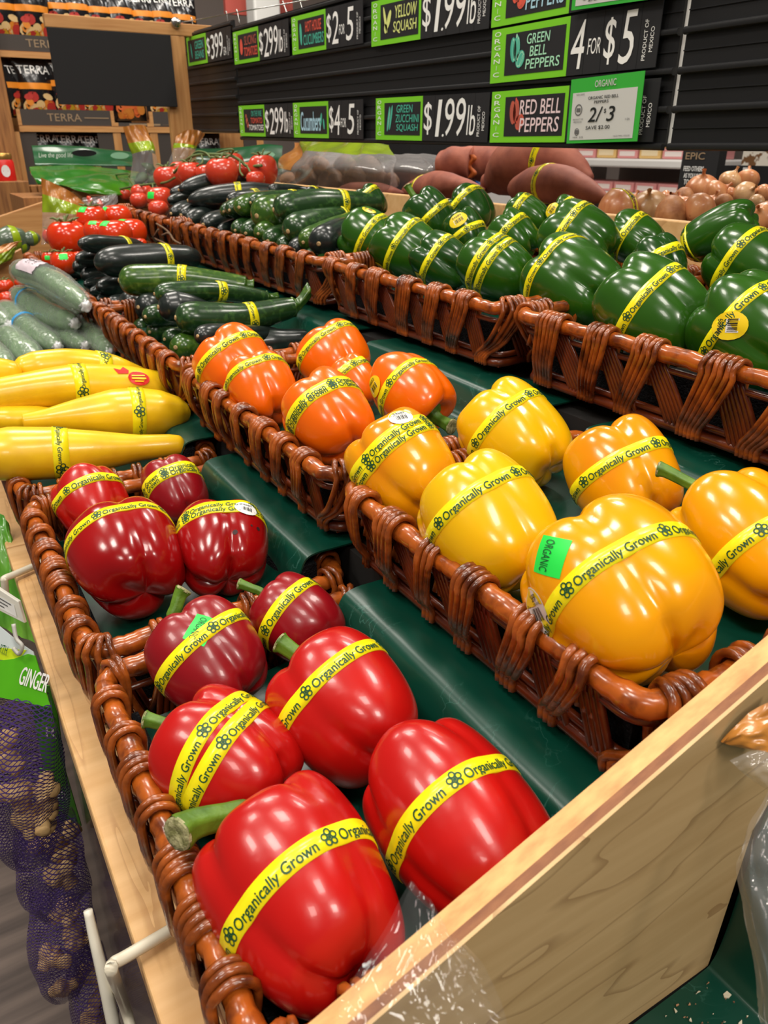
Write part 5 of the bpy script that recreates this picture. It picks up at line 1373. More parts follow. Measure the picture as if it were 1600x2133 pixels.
card('lime card for hot house cucumbers at two for five in the top row', 612, 683, 760, 78, 2.0, art=both(words([('HOT HOUSE', 1, .30, .90), ('CUCUMBERS', 0, .22, .98)], [M['ink_teal'], M['ink_coral']]), blobs([(.12, .5, .10, .38, 5, 1, 0)], [M['ink_teal']])), price=pfor2('2', '5'))
card('lime card for red slicing tomatoes at 2.99 in the top row, third from left', 490, 543, 606, 96, 2.0, art=both(words([('SLICING', 0, .34, .94), ('TOMATOES', 1, .30, .98)], [M['ink_rust'], M['ink_coral']]), blobs([(.17, .5, .17, .32, 0, 1, 0)], [M['ink_coral']])), price=P299)
card('lime card for green beans at 3.99 on the short far-left rail', 393, 434, 486, 104, 2.0, zb=.012, org=False, art=both(words([('GREEN', 0, .42, .92), ('BEANS', 0, .40, .92)], [M['ink_teal']]), blobs([(.2, .5, .08, .36, 10, 1, 0)], [M['ink_teal']])), price=P399)
card('lime card for green bell peppers at four for five, middle right of the rail', 1029, 1188, 1374, 110, 1, art=both(words([('GREEN', 0, .38, .76), ('BELL', 0, .44, .72), ('PEPPERS', 0, .38, .94)], [M['ink_mint']]), pepper_art(M['ink_teal'], M['ink_mint'])), price=pfor('4', '5'))
card('lime card for red bell peppers in the bottom row, under the white promotion sign', 1028, 1186, 1372, 240, 0, art=both(words([('RED BELL', 0, .27, .95), ('PEPPERS', 0, .28, .94)], [M['ink_pink']]), pepper_art(M['ink_rust'], M['ink_coral'])), price=[])
card('lime card for orange peppers cut by the top edge of the picture', 1030, 1190, 1372, 25, 1.90, art=both(words([('ORANGE BELL', 0, .35, .97), ('PEPPERS', 0, .35, .97)], [M['ink_blue']]), pepper_art(M['ink_coral'], M['ink_rust'])), price=[])

# white and green promotion sign clipped over the red pepper card
def promo(label, uvs, head, lines, x=SX - .0175):
    TL, TR, BR, BL = [PX(u, v, x=x) for u, v in uvs]
    X = nrm(TR - TL); Y = nrm(TL - BL); w_ = np.linalg.norm(TR - TL); h = np.linalg.norm(TL - BL)
    X = nrm([0, X[1], X[2]]); Y = np.cross(np.array([-1., 0, 0]), X)
    root = thing('promotion_sign', label, 'sign', BL)
    b = MB(); b.slab(BL, X, Y, w_, h, .0008); part('card', b, M['promo_green'], root, smooth_=False)
    o = BL + np.array([-.0004, 0, 0])
    b = MB(); b.slab(o + X * w_ * .045 + Y * h * .05, X, Y, w_ * .89, h * .735, .0003); part('white_panel', b, M['promo_white'], root, label='white printed panel', smooth_=False)
    b = MB()
    o = o + np.array([-.0002, 0, 0])
    b.text(head, o + X * w_ * .36 + Y * h * .84, X, Y, w_ * .29, h * .10, 0, bold=.02)
    for t, x0, y0, ww, hh, mi, bo in lines:
        b.text(t, o + X * w_ * x0 + Y * h * y0, X, Y, w_ * ww, h * hh, mi, bold=bo, shear=.18 if mi == 1 and hh > .15 else 0)
    part('lettering', b, [M['promo_white'], M['ink_black'], M['ink_gray']], root, smooth_=False)
    b = MB()
    for cx, cy, rr in ((.15, .52, .055), (.15, .18, .035)):
        q = np.arange(18) * 2 * math.pi / 18
        A = o + np.outer(cx * w_ + np.cos(q) * rr * w_, X) + np.outer(cy * h + np.sin(q) * rr * w_, Y)
        B2 = o + np.outer(cx * w_ + np.cos(q) * rr * .8 * w_, X) + np.outer(cy * h + np.sin(q) * rr * .8 * w_, Y)
        b.add(np.vstack([A, B2]) + [-.0003, 0, 0], [(i, (i + 1) % 18, 18 + (i + 1) % 18, 18 + i) for i in range(18)])
        b.box(o + X * (cx - .03) * w_ + Y * (cy * h - .002) + [-.0004, 0, 0], o + X * (cx + .03) * w_ + Y * (cy * h + .002) + [-.0003, 0, 0])
    part('small_mark', b, M['ink_gray'], root, smooth_=False)
    return root
promo('white and green organic promotion sign reading 2 for 3 dollars', ((1190, 166), (1343, 147), (1327, 297), (1180, 299)), 'ORGANIC',
      [('ORGANIC RED BELL', .28, .665, .42, .045, 1, .01), ('PEPPERS', .37, .60, .20, .042, 1, .01), ('2/', .30, .32, .20, .22, 1, .03), ('$', .52, .44, .03, .07, 1, .02), ('3', .56, .32, .11, .22, 1, .03), ('SAVE $2.00', .28, .20, .34, .062, 1, .02),
       ('YOU SAVE', .10, .74, .12, .028, 2, 0), ('PRODUCT OF', .08, .36, .15, .026, 2, 0), ('MEXICO', .09, .32, .12, .026, 2, 0), ('1 EA', .82, .32, .06, .03, 2, 0), ('2/5', .19, .08, .06, .028, 2, 0), ('VALID THRU 10/25/20', .68, .08, .22, .022, 2, 0), ('MFR', .10, .08, .07, .024, 2, 0)])
promo('lower corner of a green promotion sign at the top edge of the picture', ((1150, -92), (1340, -135), (1333, -8), (1190, 22)), 'ORGANIC', [('2/5', .19, .09, .10, .05, 1, .01), ('SAVE', .3, .3, .3, .1, 1, .01)])

# wire and hooks carrying the rails
b = MB()
k1 = PX(368, 47, y=2.32); k2 = PX(700, -10, x=SX + .002)
b.tube(np.array([k1 + [0, .03, 0], k1 + (k2 - k1) * .5, k2]), .0012, 6); solo('wire', b, M['steel'], 'steel wire running from the wooden post along the top of the sign rails', 'wire')
for i, (u, v, u2, v2) in enumerate(((398, 42, 404, 62), (470, 30, 476, 52), (492, 27, 500, 48), (588, 10, 600, 30), (622, 5, 632, 24))):
    a, c = PX(u, v, x=SX), PX(u2, v2, x=SX + .002)
    b = MB(); b.tube(spline([a + [0, 0, .004], a + [0, -.004, .006], a + [0, -.008, 0], c - [0, 0, .004]], 12), .0012, 6)
    solo('wire_hook', b, M['steel'], '%s small S-shaped hook from the wooden post holding the sign rails' % ORD[i], 'hook')

# ------------------------------------------------------------------ wooden end frame with black board
FY = 2.33
fr_ = thing('end_frame', 'wooden post and crossbeam at the end of the stand, carrying the black board', 'frame', W(.745, FY, -1.2))
p0, p1 = PX(90, 25, y=FY), PX(96, 54, y=FY)
b = MB(); b.box((p0[0], FY, p1[2] - .002), (p0[0] + .62, FY + .022, p0[2] - .002)); part('crossbeam', b, M['pine_x'], fr_, smooth_=False, bevel=.002)
q0, q1 = PX(345, 150, y=FY), PX(392, 150, y=FY)
b = MB(); b.box((q0[0], FY + .001, 0.02), (q1[0], FY + .023, p1[2] - .002)); part('post', b, M['pine'], fr_, smooth_=False, bevel=.002)
b = MB()
b.lathe([(0.0001, 0), (.012, 0), (.013, .006), (.010, .010), (.006, .012), (.0055, .028), (.0001, .029)], k1 + [0, .011, 0], 20, R=[[1, 0, 0], [0, 0, -1], [0, 1, 0]]); part('knob', b, M['steel'], fr_, label='round steel knob holding the wire')
bl = [PX(97, 55, y=FY - .012), PX(366, 70, y=FY - .012), PX(356, 219, y=FY - .012), PX(116, 217, y=FY - .012)]
x0, x1, z1, z0 = bl[0][0], bl[1][0] - .015, bl[0][2] - .001, bl[3][2]
b = MB(); b.box((x0, FY - .014, z0), (x1, FY - .002, z1)); solo('black_board', b, M['black_matte'], 'blank black board hanging below the wooden crossbeam', 'board', smooth_=False, bevel=.001)

# ------------------------------------------------------------------ chips stand behind the frame (faces the viewer, plane y = HY)
HY = 3.2
XR, ZU = np.array([1., 0, 0]), np.array([0, 0, 1.])
def hx(u, v): p = PX(u, v, y=HY); return p[0], p[2]
cs = thing('chip_stand', 'wooden stand with dark trays full of black chip bags behind the frame', 'display stand', (.8, HY + .15, .3))
def zat(v, u=60): return PX(u, v, y=HY)[2]
tray_z = [zat(109, 30), zat(262, 150)]
TR = []
def tray(x0, x1, z, h=.05, label_txt='TERRA', tx=.35, dep=.25, skip=False):
    b = MB()
    b.box((x0, HY, z - .018), (x1, HY + dep, z)); b.box((x0, HY - .006, z - .020), (x1, HY, z - .002))
    b.box((x0, HY - .004, z), (x0 + .012, HY + .01, z + h)); b.box((x1 - .012, HY - .004, z), (x1, HY + .01, z + h))
    part('tray_frame', b, M['pine_x'], cs, smooth_=False)
    b = MB(); b.box((x0 + .012, HY - .001, z), (x1 - .012, HY + .003, z + h)); part('tray_front', b, M['tray'], cs, smooth_=False)
    b = MB()
    b.text(label_txt, (x0 + (x1 - x0) * tx, HY - .001, z + h * .28), XR, ZU, .115, h * .48, 0, off=.001)
    b.box((x0 + (x1 - x0) * tx + .125, HY - .0022, z + h * .48), (x0 + (x1 - x0) * tx + .21, HY - .001, z + h * .54))
    part('tray_lettering', b, M['ink_tan'], cs, label='tan letters TERRA', smooth_=False)
x_a = hx(30, 250)[0]; x_b = hx(240, 265)[0]
z1 = PX(60, 107, y=HY)[2]; z2 = PX(150, 262, y=HY)[2]
tray(x_a - .34, x_b, z1, .047, tx=.62)
tray(x_b + .10, x_b + .56, z1 - .005, .047)
tray(x_a + .01, x_b, z2, .05, tx=.30)
x_c = hx(312, 250)[0]
tray(x_c, x_c + .40, z2, .05, tx=.22)
tray(x_b, x_c, z2, .012, label_txt='-', tx=.4)
b = MB()
for x in (x_a - .02, x_b - .012, x_c - .006, x_c + .42):
    b.box((x, HY - .003, .02), (x + .028, HY + .02, z2 - .02))
b.box((x_a - .36, HY + .3, .02), (x_c + .5, HY + .32, z1 + .02))
part('uprights', b, M['pine'], cs, smooth_=False)
for i, (x0, x1) in enumerate(((x_a + .008, x_b - .012), (x_b + .016, x_c - .006), (x_c + .022, x_c + .42))):
    b = MB(); w3 = .055
    b.box((x0, HY, .02), (x0 + w3, HY + .006, z2 - .022)); b.box((x1 - w3, HY, .02), (x1, HY + .006, z2 - .022)); part('side_card', b, M['tray'], cs, smooth_=False)
b = MB(); b.box((x_a, HY, .02), (x_c + .42, HY + .28, .06)); part('plinth', b, M['deck'], cs, smooth_=False)
b = MB(); b.box((x_a - .30, HY, 1.0), (x_c + .42, HY + .28, 1.012)); part('shelf', b, M['pine_x'], cs, smooth_=False)

def chip_bag(color, chips, label, group):
    """pillow bag standing at the origin, front towards -Y"""
    root = thing('chip_bag', label, 'bag', (0, 0, 0), group)
    W_, H = .125, .19
    us = np.linspace(-1, 1, 15); vs = np.linspace(0, 1, 19)
    def pil(u, v, sgn):
        t = (1 - abs(u) ** 2.4) * (math.sin(math.pi * min(max((v - .03) / .94, 0), 1)) ** .55 if 0 < v < 1 else 0)
        return np.array([u * W_ / 2 * (1 - .03 * math.sin(math.pi * v)), sgn * .032 * t + .002 * math.sin(9 * u + 14 * v), v * H])
    b = MB()
    b.grid(np.array([[pil(u, v, -1) for v in vs] for u in us]), 0, flip=False); b.grid(np.array([[pil(u, v, 1) for v in vs] for u in us]), 0, flip=True)
    part('bag_body', b, M['foil'], root, label='black foil')
    b = MB(); b.grid(np.array([[pil(u, v, -1) + [0, -.0012, 0] for v in np.linspace(.50, .60, 4)] for u in np.linspace(-.9, .9, 13)]), 0); part('flavour_stripe', b, color, root, label='coloured stripe')
    b = MB(); V, Fc = text2d('TERRA'); l, h = V.min(0), V.max(0); q = (V - l) / (h - l)
    b.add([pil(-.84 + 1.68 * a, .74 + .13 * c, -1) + [0, -.0014, 0] for a, c in q], Fc, 0); b.add([pil(x, z, -1) + [0, -.0012, 0] for x, z in ((-.6, .67), (.6, .67), (.6, .69), (-.6, .69))], [(0, 1, 2, 3)], 1)
    part('brand_lettering', b, [M['chalk'], M['ink_gray']], root)
    rs = random.Random(4); b = MB()
    for k in range(26):
        u, v = rs.uniform(-.66, .66), rs.uniform(.07, .40); rr = rs.uniform(.012, .02)
        a = np.arange(10) * .628; rot = rs.uniform(0, 3); sq = rs.uniform(.55, .95)
        du, dv = rr / (W_ / 2), rr / H
        pts = [pil(min(max(u + du * (math.cos(q) * math.cos(rot) - sq * math.sin(q) * math.sin(rot)), -.93), .93), min(max(v + dv * (math.cos(q) * math.sin(rot) + sq * math.sin(q) * math.cos(rot)), .03), .46), -1) + [0, -.0014 - .00006 * k, 0] for q in a]
        b.add(pts, [tuple(range(10))], rs.randrange(len(chips)))
    part('chip_picture', b, chips, root, label='picture of vegetable chips')
    return root
C1 = [mat('chip_%s' % n, lin(*c), .5) for n, c in (('red', (188, 52, 44)), ('yellow', (222, 178, 46)), ('cream', (234, 200, 140)), ('amber', (226, 138, 44)))]
C2 = [M['chip_orange'], mat('chip_coral', lin(236, 120, 62), .5)]
bg1 = chip_bag(M['band_orange'], C1, 'black chip bag with an orange stripe on the chip stand', 'orange-striped chip bags')
bg2 = chip_bag(M['band_blue'], C2, 'black chip bag with a blue stripe low on the chip stand', 'blue-striped chip bags')
bg3 = chip_bag(mat('dark_stripe', lin(70, 50, 40), .4), C2, 'black chip bag with a picture of plain orange chips, between the two trays', None)
used = set()
def put(proto, u, v, y, s=1, rz=0, lab=None, grp=None, rx=0):
    p = PX(u, v, y=y)
    if proto not in used:
        used.add(proto); o = proto; o.location = p
    else: o = copy_tree(proto, p)
    o.scale = (s, s, s); o.rotation_euler = (rx, 0, rz)
    if lab: o['label'] = lab
    if 'group' in o: del o['group']
    if grp: o['group'] = grp
    return o
put(bg1, 14, 92, HY + .03, lab='chip bag at the left edge on the top tray')
put(bg1, 76, 95, HY + .03, rz=.15, lab='chip bag on the top tray half behind the wooden beam')
put(bg1, 85, 252, HY + .03, 1.02, rz=.05, lab='foremost chip bag left of the black board')
put(bg1, 40, 246, HY + .05, .95, rz=.9, lab='chip bag turned sideways at the left of the foremost one')
put(bg1, 42, 190, HY + .15, .85, lab='rear chip bag at the left behind the sideways one')
put(bg1, 100, 192, HY + .16, .85, lab='rear chip bag beside the left edge of the black board')
put(bg1, 150, 244, HY + .03, lab='chip bag below the black board, left of the middle pair')
put(bg1, 205, 246, HY + .03, lab='chip bag below the black board, right of the middle pair')
put(bg3, 272, 252, HY + .05)
put(bg1, 342, 250, HY + .03, lab='chip bag in the right tray, mostly behind the post')
for k, u in enumerate((104, 156, 204)):
    put(bg1, u, 380, HY + .06, .95, lab='%s orange-striped chip bag from the left on the lowest shelf' % ORD[k])
put(bg2, 352, 384, HY + .06, .95, lab='blue-striped chip bag left of the wooden post')
put(bg2, 436, 378, HY + .06, .95, lab='blue-striped chip bag right of the wooden post')
put(bg2, 256, 356, HY + .06, .9, lab='chip bag on the lowest shelf behind the bagged greens')
for k, u in enumerate((130, 170, 215, 262, 305, 345, 385)):
    put(bg1, u, 88 + 3 * k, HY + .12, 1.0 + .03 * (k % 2), rz=(-.1, .12, 0, .18)[k % 4], rx=-.1, lab='%s chip bag from the left with its top showing above the wooden beam' % ORD[k])

# rustic crates and jar at the far left
def crate(label, x0, x1, y0, y1, z1):
    root = thing('wooden_crate', label, 'crate', ((x0 + x1) / 2, (y0 + y1) / 2, 0))
    n = max(2, round((x1 - x0) / .10))
    for k in range(n):
        a, c = x0 + (x1 - x0) * k / n, x0 + (x1 - x0) * (k + 1) / n - .004
        b = MB(); b.box((a, y0, 0), (c, y0 + .02, z1)); part('board', b, M['oldwood'], root, smooth_=False, bevel=.003)
    b = MB(); b.box((x0, y0 + .02, 0), (x1 - .004, y1, z1 - .004)); part('box', b, M['oldwood'], root, smooth_=False)
    return root
qa, qb = PX(0, 378, y=2.95), PX(62, 378, y=2.95)
crate('rustic wooden crate with a knot at the far left, under the red jar', qa[0] - .15, qb[0], 2.95, 3.15, qa[2])
qc = PX(92, 385, y=3.05)
crate('darker wooden crate right of the knotted one', qb[0] + .012, qc[0], 3.04, 3.18, qc[2])
b = MB(); p = PX(8, 300, y=3.12)
b.box((p[0] - .02, 3.155, .02), (p[0] + .045, 3.19, 1.9)); solo('wooden_post', b, M['oldwood'], 'rustic wooden post at the left edge beside the chip stand', 'post', smooth_=False, bevel=.004)
b = MB(); p = PX(-25, 300, y=3.12); b.box((p[0] - .2, 3.155, .02), (p[0] + .03, 3.19, 1.75)); solo('dark_panel', b, M['black_matte'], 'dark panel at the left edge behind the rustic post', 'panel', smooth_=False)
p = PX(14, 378, y=3.0)
jr = thing('jar', 'red jar with a white round label and gold lid on the rustic crate', 'jar', p)
R_ = .032
b = MB(); b.lathe([(.001, 0), (R_ * .95, 0), (R_, .004), (R_, .058), (R_ * .88, .066), (R_ * .84, .07), (.001, .07)], p, 28); part('glass', b, M['label_red'], jr)
b = MB(); b.lathe([(R_ * .9, .066), (R_ * .92, .07), (R_ * .92, .082), (R_ * .85, .085), (.001, .085)], p, 28); part('lid', b, mat('gold_lid', lin(190, 150, 80), .3, metal=.8), jr)
b = MB(); V = [(p + [R_ * 1.02 * math.sin(a * .35), -R_ * 1.02 * math.cos(a * .35), .032 + .018 * c]) for a, c in [(0, 0)] + [(1.2 * math.cos(q), math.sin(q)) for q in np.arange(16) * 2 * math.pi / 16]]
b.add(V, [(0, 1 + i, 1 + (i + 1) % 16) for i in range(16)]); part('label_patch', b, M['label_white'], jr)
j2 = copy_tree(jr, Vector(p) + Vector((-.075, .01, 0))); j2['label'] = 'second red jar cut by the left edge of the picture'

# ------------------------------------------------------------------ green carrier bags lying behind the tomatoes
def bagsheet(pix, ny, nu=24, nv=10, amp=.012, seed=0, thick=.012):
    """puffy sheet through picture rows pix[k] = [(u, v, y) ...]"""
    rs = np.random.RandomState(seed); ph = rs.uniform(0, 6, 4)
    rows = [spline([PX(u, v, y=y) for u, v, y in r], nu) for r in pix]
    G = np.array([spline([r[i] for r in rows], nv) for i in range(nu)])
    S = np.linspace(0, 1, nu)[:, None]; T = np.linspace(0, 1, nv)[None]
    wv = amp * (np.sin(9 * S + 3 * T + ph[0]) * .5 + np.sin(17 * S - 7 * T + ph[1]) * .3 + np.sin(5 * T * 3 + ph[2]) * .3)
    G = G + wv[..., None] * np.array([0, -1, .3])
    b = MB(); G2 = G + np.array([0, thick, 0])
    loop = np.concatenate([G, G2[:, ::-1]], 1)
    b.grid(loop, 0, cv=True)
    for i in (0, nu - 1):
        n2 = nv
        for j in range(nv - 1): b.add([G[i, j], G[i, j + 1], G2[i, j + 1], G2[i, j]], [(0, 1, 2, 3)])
    return b, G
g = thing('carrier_bag', 'flat green carrier bag lettered in white with an oval handle hole', 'bag', PX(165, 345, y=2.6))
b, Gb = bagsheet([[(66, 303, 2.62), (120, 302, 2.62), (165, 305, 2.62), (215, 310, 2.62), (275, 316, 2.62)], [(70, 322, 2.58), (120, 324, 2.58), (165, 326, 2.58), (220, 328, 2.58), (276, 332, 2.58)], [(74, 345, 2.52), (120, 346, 2.52), (180, 346, 2.52), (276, 348, 2.52)]], 0, 30, 9, .004, 1, .01)
part('bag_body', b, M['bag_green_dark'], g)
b = MB(); o_ = PX(80, 331, y=2.55)
b.text('Live the good life', o_ + [0, -.012, 0], XR, ZU, .092, .016, 0, shear=.2); part('lettering', b, M['chalk'], g, label='white script', smooth_=False)
b = MB(); c_ = PX(175, 319, y=2.575); q = np.arange(24) * 2 * math.pi / 24
b.add([c_ + [math.cos(a) * .035, -.004, math.sin(a) * .009] for a in q], [tuple(range(24))]); part('handle_hole', b, M['black_matte'], g, label='dark oval hole', smooth_=False)
b = MB(); c_ = PX(249, 324, y=2.575); b.add([c_ + [math.cos(a) * .027, -.004, math.sin(a) * .009] for a in q], [tuple(range(24))]); part('oval_mark', b, M['ink_mint'], g, label='pale oval mark', smooth_=False)
b, _ = bagsheet([[(62, 348, 2.50), (110, 344, 2.50), (170, 345, 2.50), (240, 352, 2.50), (290, 356, 2.50)], [(66, 362, 2.44), (120, 362, 2.42), (180, 364, 2.42), (290, 368, 2.44)], [(80, 384, 2.40), (120, 388, 2.36), (200, 392, 2.36), (280, 392, 2.38)]], 0, 30, 10, .008, 2, .014)
solo('carrier_bag', b, M['bag_green'], 'folded glossy green bag with a pale edge, below the lettered one', 'bag')
b, _ = bagsheet([[(118, 380, 2.34), (170, 366, 2.34), (230, 362, 2.36), (300, 364, 2.36)], [(150, 392, 2.28), (200, 388, 2.26), (250, 384, 2.26), (300, 384, 2.28)], [(190, 404, 2.24), (220, 406, 2.22), (250, 406, 2.22), (300, 400, 2.24)]], 0, 26, 10, .008, 3, .014)
solo('carrier_bag', b, M['bag_green'], 'lowest yellow-green bag fold just behind the back basket corner', 'bag')
g = thing('carrier_bag', 'dark green carrier bag with a pale oval mark behind the vine tomatoes', 'bag', PX(500, 335, y=2.4))
b, _ = bagsheet([[(395, 308, 2.45), (450, 310, 2.45), (520, 304, 2.45), (556, 300, 2.45), (588, 304, 2.45)], [(395, 330, 2.42), (470, 334, 2.42), (520, 330, 2.42), (588, 326, 2.42)], [(395, 372, 2.40), (470, 372, 2.40), (588, 362, 2.40)]], 0, 24, 8, .004, 4, .012)
part('bag_body', b, M['bag_green_dark'], g)
b = MB(); c_ = PX(555, 322, y=2.40); b.add([c_ + [math.cos(a) * .026, -.004, math.sin(a) * .009] for a in q], [tuple(range(24))]); part('oval_mark', b, M['ink_mint'], g, label='pale oval mark', smooth_=False)
b = MB(); b.box((.30, 2.335, .95), (1.25, 2.60, 1.075)); solo('low_table', b, M['oldwood'], 'low wooden table end under the green carrier bags', 'table', smooth_=False)

# ------------------------------------------------------------------ clear produce bags
def softbag(label, rows, zones, bulge=.045, seed=0, leaves=(), content='leaf', amp=.004):
    """flat puffy bag: picture rows from bottom to top, each [(u, v) ...] on plane y; zones = (row share from, to, material, part name, label)"""
    rs = np.random.RandomState(seed); ph = rs.uniform(0, 6, 6)
    y = rows[0]; rows = rows[1]
    nu, nv = 26, 34
    R_ = [spline([PX(u, v, y=y) for u, v in r], nu) for r in rows]
    G = np.array([spline([r[i] for r in R_], nv) for i in range(nu)])
    S = np.linspace(-1, 1, nu)[:, None]; T = np.linspace(0, 1, nv)[None]
    puff = (1 - np.abs(S) ** 2.2) * bulge * (.25 + .75 * smooth(1, .5, T)) * smooth(-.02, .12, T)
    wv = amp * (np.abs(np.sin(7 * S + 4 * T + ph[0])) + np.abs(np.sin(11 * T - 5 * S + ph[1])) * .8 + .6 * np.abs(np.sin(19 * S + 9 * T + ph[2])) - 1.1)
    A = G + (puff + wv)[..., None] * np.array([0, -1, 0]); B = G + (puff * .8 + wv * .5)[..., None] * np.array([0, 1, 0])
    c = G.reshape(-1, 3)
    root = thing('produce_bag', label, 'bag', (c[:, 0].mean(), y, c[:, 2].min()))
    for t0, t1, mt, nm, lb in zones:
        i0, i1 = int(t0 * (nv - 1)), int(t1 * (nv - 1)) + 1
        b = MB(); b.grid(A[:, i0:i1], 0); b.grid(B[:, i0:i1], 0, flip=True); part(nm, b, M[mt], root, label=lb)
    b = MB()
    for k, (u, v, r) in enumerate(leaves):
        p = PX(u, v, y=y); rr = r * depth(p) / F; d = nrm(rs.uniform(-1, 1, 3)) * rr
        Gt, _, _ = tuber_geo([p - d, p + rs.uniform(-.3, .3, 3) * rr, p + d], [(0, .1 * rr), (.3, .6 * rr), (.6, .55 * rr), (1, .08 * rr)], seed + k, n=12, k=12, lump=.1); closed(b, Gt)
    if leaves: part('contents', b, M[content], root, label='contents seen through the film')
    return root
M['leaf'] = mat('bagged_leaf', lin(72, 104, 62), .6, color2=lin(46, 76, 44), vscale=40)
M['twist2'] = M['twist']
Z3 = lambda a, c: [(0, a, 'film_bag', 'clear_film', 'clear crinkled film'), (a, c, 'film_lime', 'printed_band', 'lime printed band'), (c, 1, 'film_orange', 'bag_top', 'orange printed top')]
softbag('clear bag of greens with lime band and orange top, left of the post', (2.2, [[(268, 390), (285, 396), (312, 396), (338, 386)], [(272, 362), (290, 360), (315, 358), (336, 364)], [(276, 328), (290, 322), (310, 320), (326, 330)], [(268, 304), (284, 300), (308, 298), (320, 302)], [(256, 264), (270, 262), (288, 260), (303, 262)]]), Z3(.60, .80), .04, 1, ((295, 372, 18), (315, 378, 18), (305, 352, 18), (320, 360, 14), (290, 385, 14)))
softbag('clear bag of greens with lime band, right beside the wooden post', (2.2, [[(352, 372), (370, 374), (392, 372), (408, 366)], [(350, 345), (368, 340), (390, 338), (408, 342)], [(358, 318), (372, 312), (392, 312), (408, 316)], [(362, 298), (380, 300), (398, 303), (410, 306)], [(366, 284), (388, 272), (408, 271), (427, 279)]]), Z3(.62, .78), .035, 2, ((375, 352, 14), (390, 356, 12)))
softbag('clear bag with a large orange and lime label among the middle tomatoes', (1.97, [[(86, 510), (100, 506), (130, 490), (158, 478)], [(88, 470), (108, 462), (140, 456), (172, 450)], [(88, 440), (120, 440), (152, 444), (186, 446)], [(88, 405), (112, 412), (150, 424), (186, 438)], [(85, 370), (112, 382), (150, 402), (184, 432)]]), Z3(.50, .76), .03, 3, ((118, 480, 12), (140, 470, 12)))
softbag('bag with lime and orange print at the far left edge', (2.0, [[(-40, 560), (-10, 556), (10, 548), (26, 540)], [(-40, 545), (-10, 540), (14, 528), (32, 520)], [(-40, 530), (-10, 524), (16, 516), (38, 506)], [(-40, 520), (-12, 516), (20, 506), (46, 502)]]), [(0, .55, 'film_lime', 'printed_band', 'lime print'), (.55, 1, 'film_orange', 'bag_top', 'orange print')], .02, 4)
softbag('clear bag corner with pale tomatoes behind the middle tomatoes', (2.05, [[(165, 440), (200, 446), (230, 436), (246, 420)], [(170, 424), (200, 426), (228, 416), (244, 408)], [(172, 412), (200, 410), (226, 406), (240, 402)]]), [(0, 1, 'film_bag', 'clear_film', 'clear film')], .02, 6, ((186, 418, 10), (206, 424, 10)), content='tomato_pink')
M['avocado'] = mat('avocado_skin', lin(70, 88, 70), .25, coat=.4, color2=lin(110, 126, 104), vscale=30, bump=.3)
for i, (u, v, r) in enumerate(((22, 500, 30), (64, 497, 16), (40, 512, 18))):
    p = PX(u, v, y=2.2); rr = r * depth(p) / F
    G, _, _ = tuber_geo([p - [rr * 1.2, 0, 0], p, p + [rr * 1.3, .02, 0]], [(0, .1 * rr), (.2, .7 * rr), (.5, rr), (.8, .7 * rr), (1, .1 * rr)], i, n=18, k=20)
    b = MB(); closed(b, G); root = thing('avocado', '%s wrapped avocado with a lime label behind the far divider' % ('largest', 'rightmost', 'lowest')[i], 'avocado', (p[0], p[1], G[..., 2].min()))
    part('body', b, M['avocado'], root)
    b = MB(); b.grid((G + (G - p) * .04)[9:12, 0:8], 0); part('printed_band', b, M['film_lime'], root)

# big clear bag of potatoes behind the back rail
root = thing('potato_bag', 'big clear plastic bag of potatoes with a lime printed band, behind the back rail', 'bag', PX(700, 392, x=1.0))
low_ = [(578, 372, .98), (620, 392, .94), (700, 396, .92), (780, 398, .94), (828, 388, 1.0)]
midr = [(585, 345, 1.0), (630, 350, .90), (700, 350, .88), (790, 352, .90), (832, 350, 1.0)]
upr = [(598, 318, 1.02), (640, 316, .98), (700, 318, .95), (770, 322, .98), (815, 322, 1.04)]
topr = [(610, 296, 1.06), (650, 294, 1.04), (710, 290, 1.04), (770, 296, 1.05), (805, 300, 1.08)]
rows = [spline([PX(u, v, x=x) for u, v, x in r], 34) for r in (low_, midr, upr, topr)]
G = np.array([spline([r[i] for r in rows], 16) for i in range(34)])
S = np.linspace(0, 1, 34)[:, None]; T = np.linspace(0, 1, 16)[None]
G = G + (.010 * np.sin(13 * S + 5 * T) + .006 * np.sin(29 * S - 11 * T + 1))[..., None] * np.array([-1, 0, .2])
b = MB(); b.grid(G[:, :11], 0); G2 = G + np.array([.12, 0, 0]); b.grid(G2[:, :11], 0, flip=True); part('clear_film', b, M['film_milky'], root, label='clear crinkled film')
b = MB(); b.grid(G[5:, 10:], 0); part('printed_band', b, M['film_lime'], root, label='lime printed band')
b = MB(); b.grid(G[:6, 4:] + [-.001, 0, 0], 0); part('bag_corner', b, M['film_orange'], root, label='brown printed corner')
M['potato'] = mat('potato_skin', lin(150, 112, 84), .6, color2=lin(120, 88, 66), vscale=30, bump=.2)
for i, (u, v, x, r) in enumerate(((600, 378, 1.04, 18), (640, 372, 1.03, 26), (690, 380, 1.02, 28), (740, 378, 1.04, 27), (785, 376, 1.05, 24), (815, 380, 1.07, 18), (665, 352, 1.06, 24), (720, 352, 1.07, 26), (770, 350, 1.08, 22))):
    p = PX(u, v, x=x); rr = r * depth(p) / F
    Gt, _, _ = tuber_geo([p - [0, rr * 1.3, 0], p + [0, 0, .003], p + [0, rr * 1.3, .002]], [(0, .12 * rr), (.15, .65 * rr), (.5, rr), (.85, .65 * rr), (1, .1 * rr)], i, n=16, k=16, lump=.04)
    b = MB(); closed(b, Gt); solo('potato', b, M['potato'], '%s potato from the left inside the clear bag, %s layer' % (ORD[i if i < 6 else i - 6], 'lower' if i < 6 else 'upper'), 'potato')

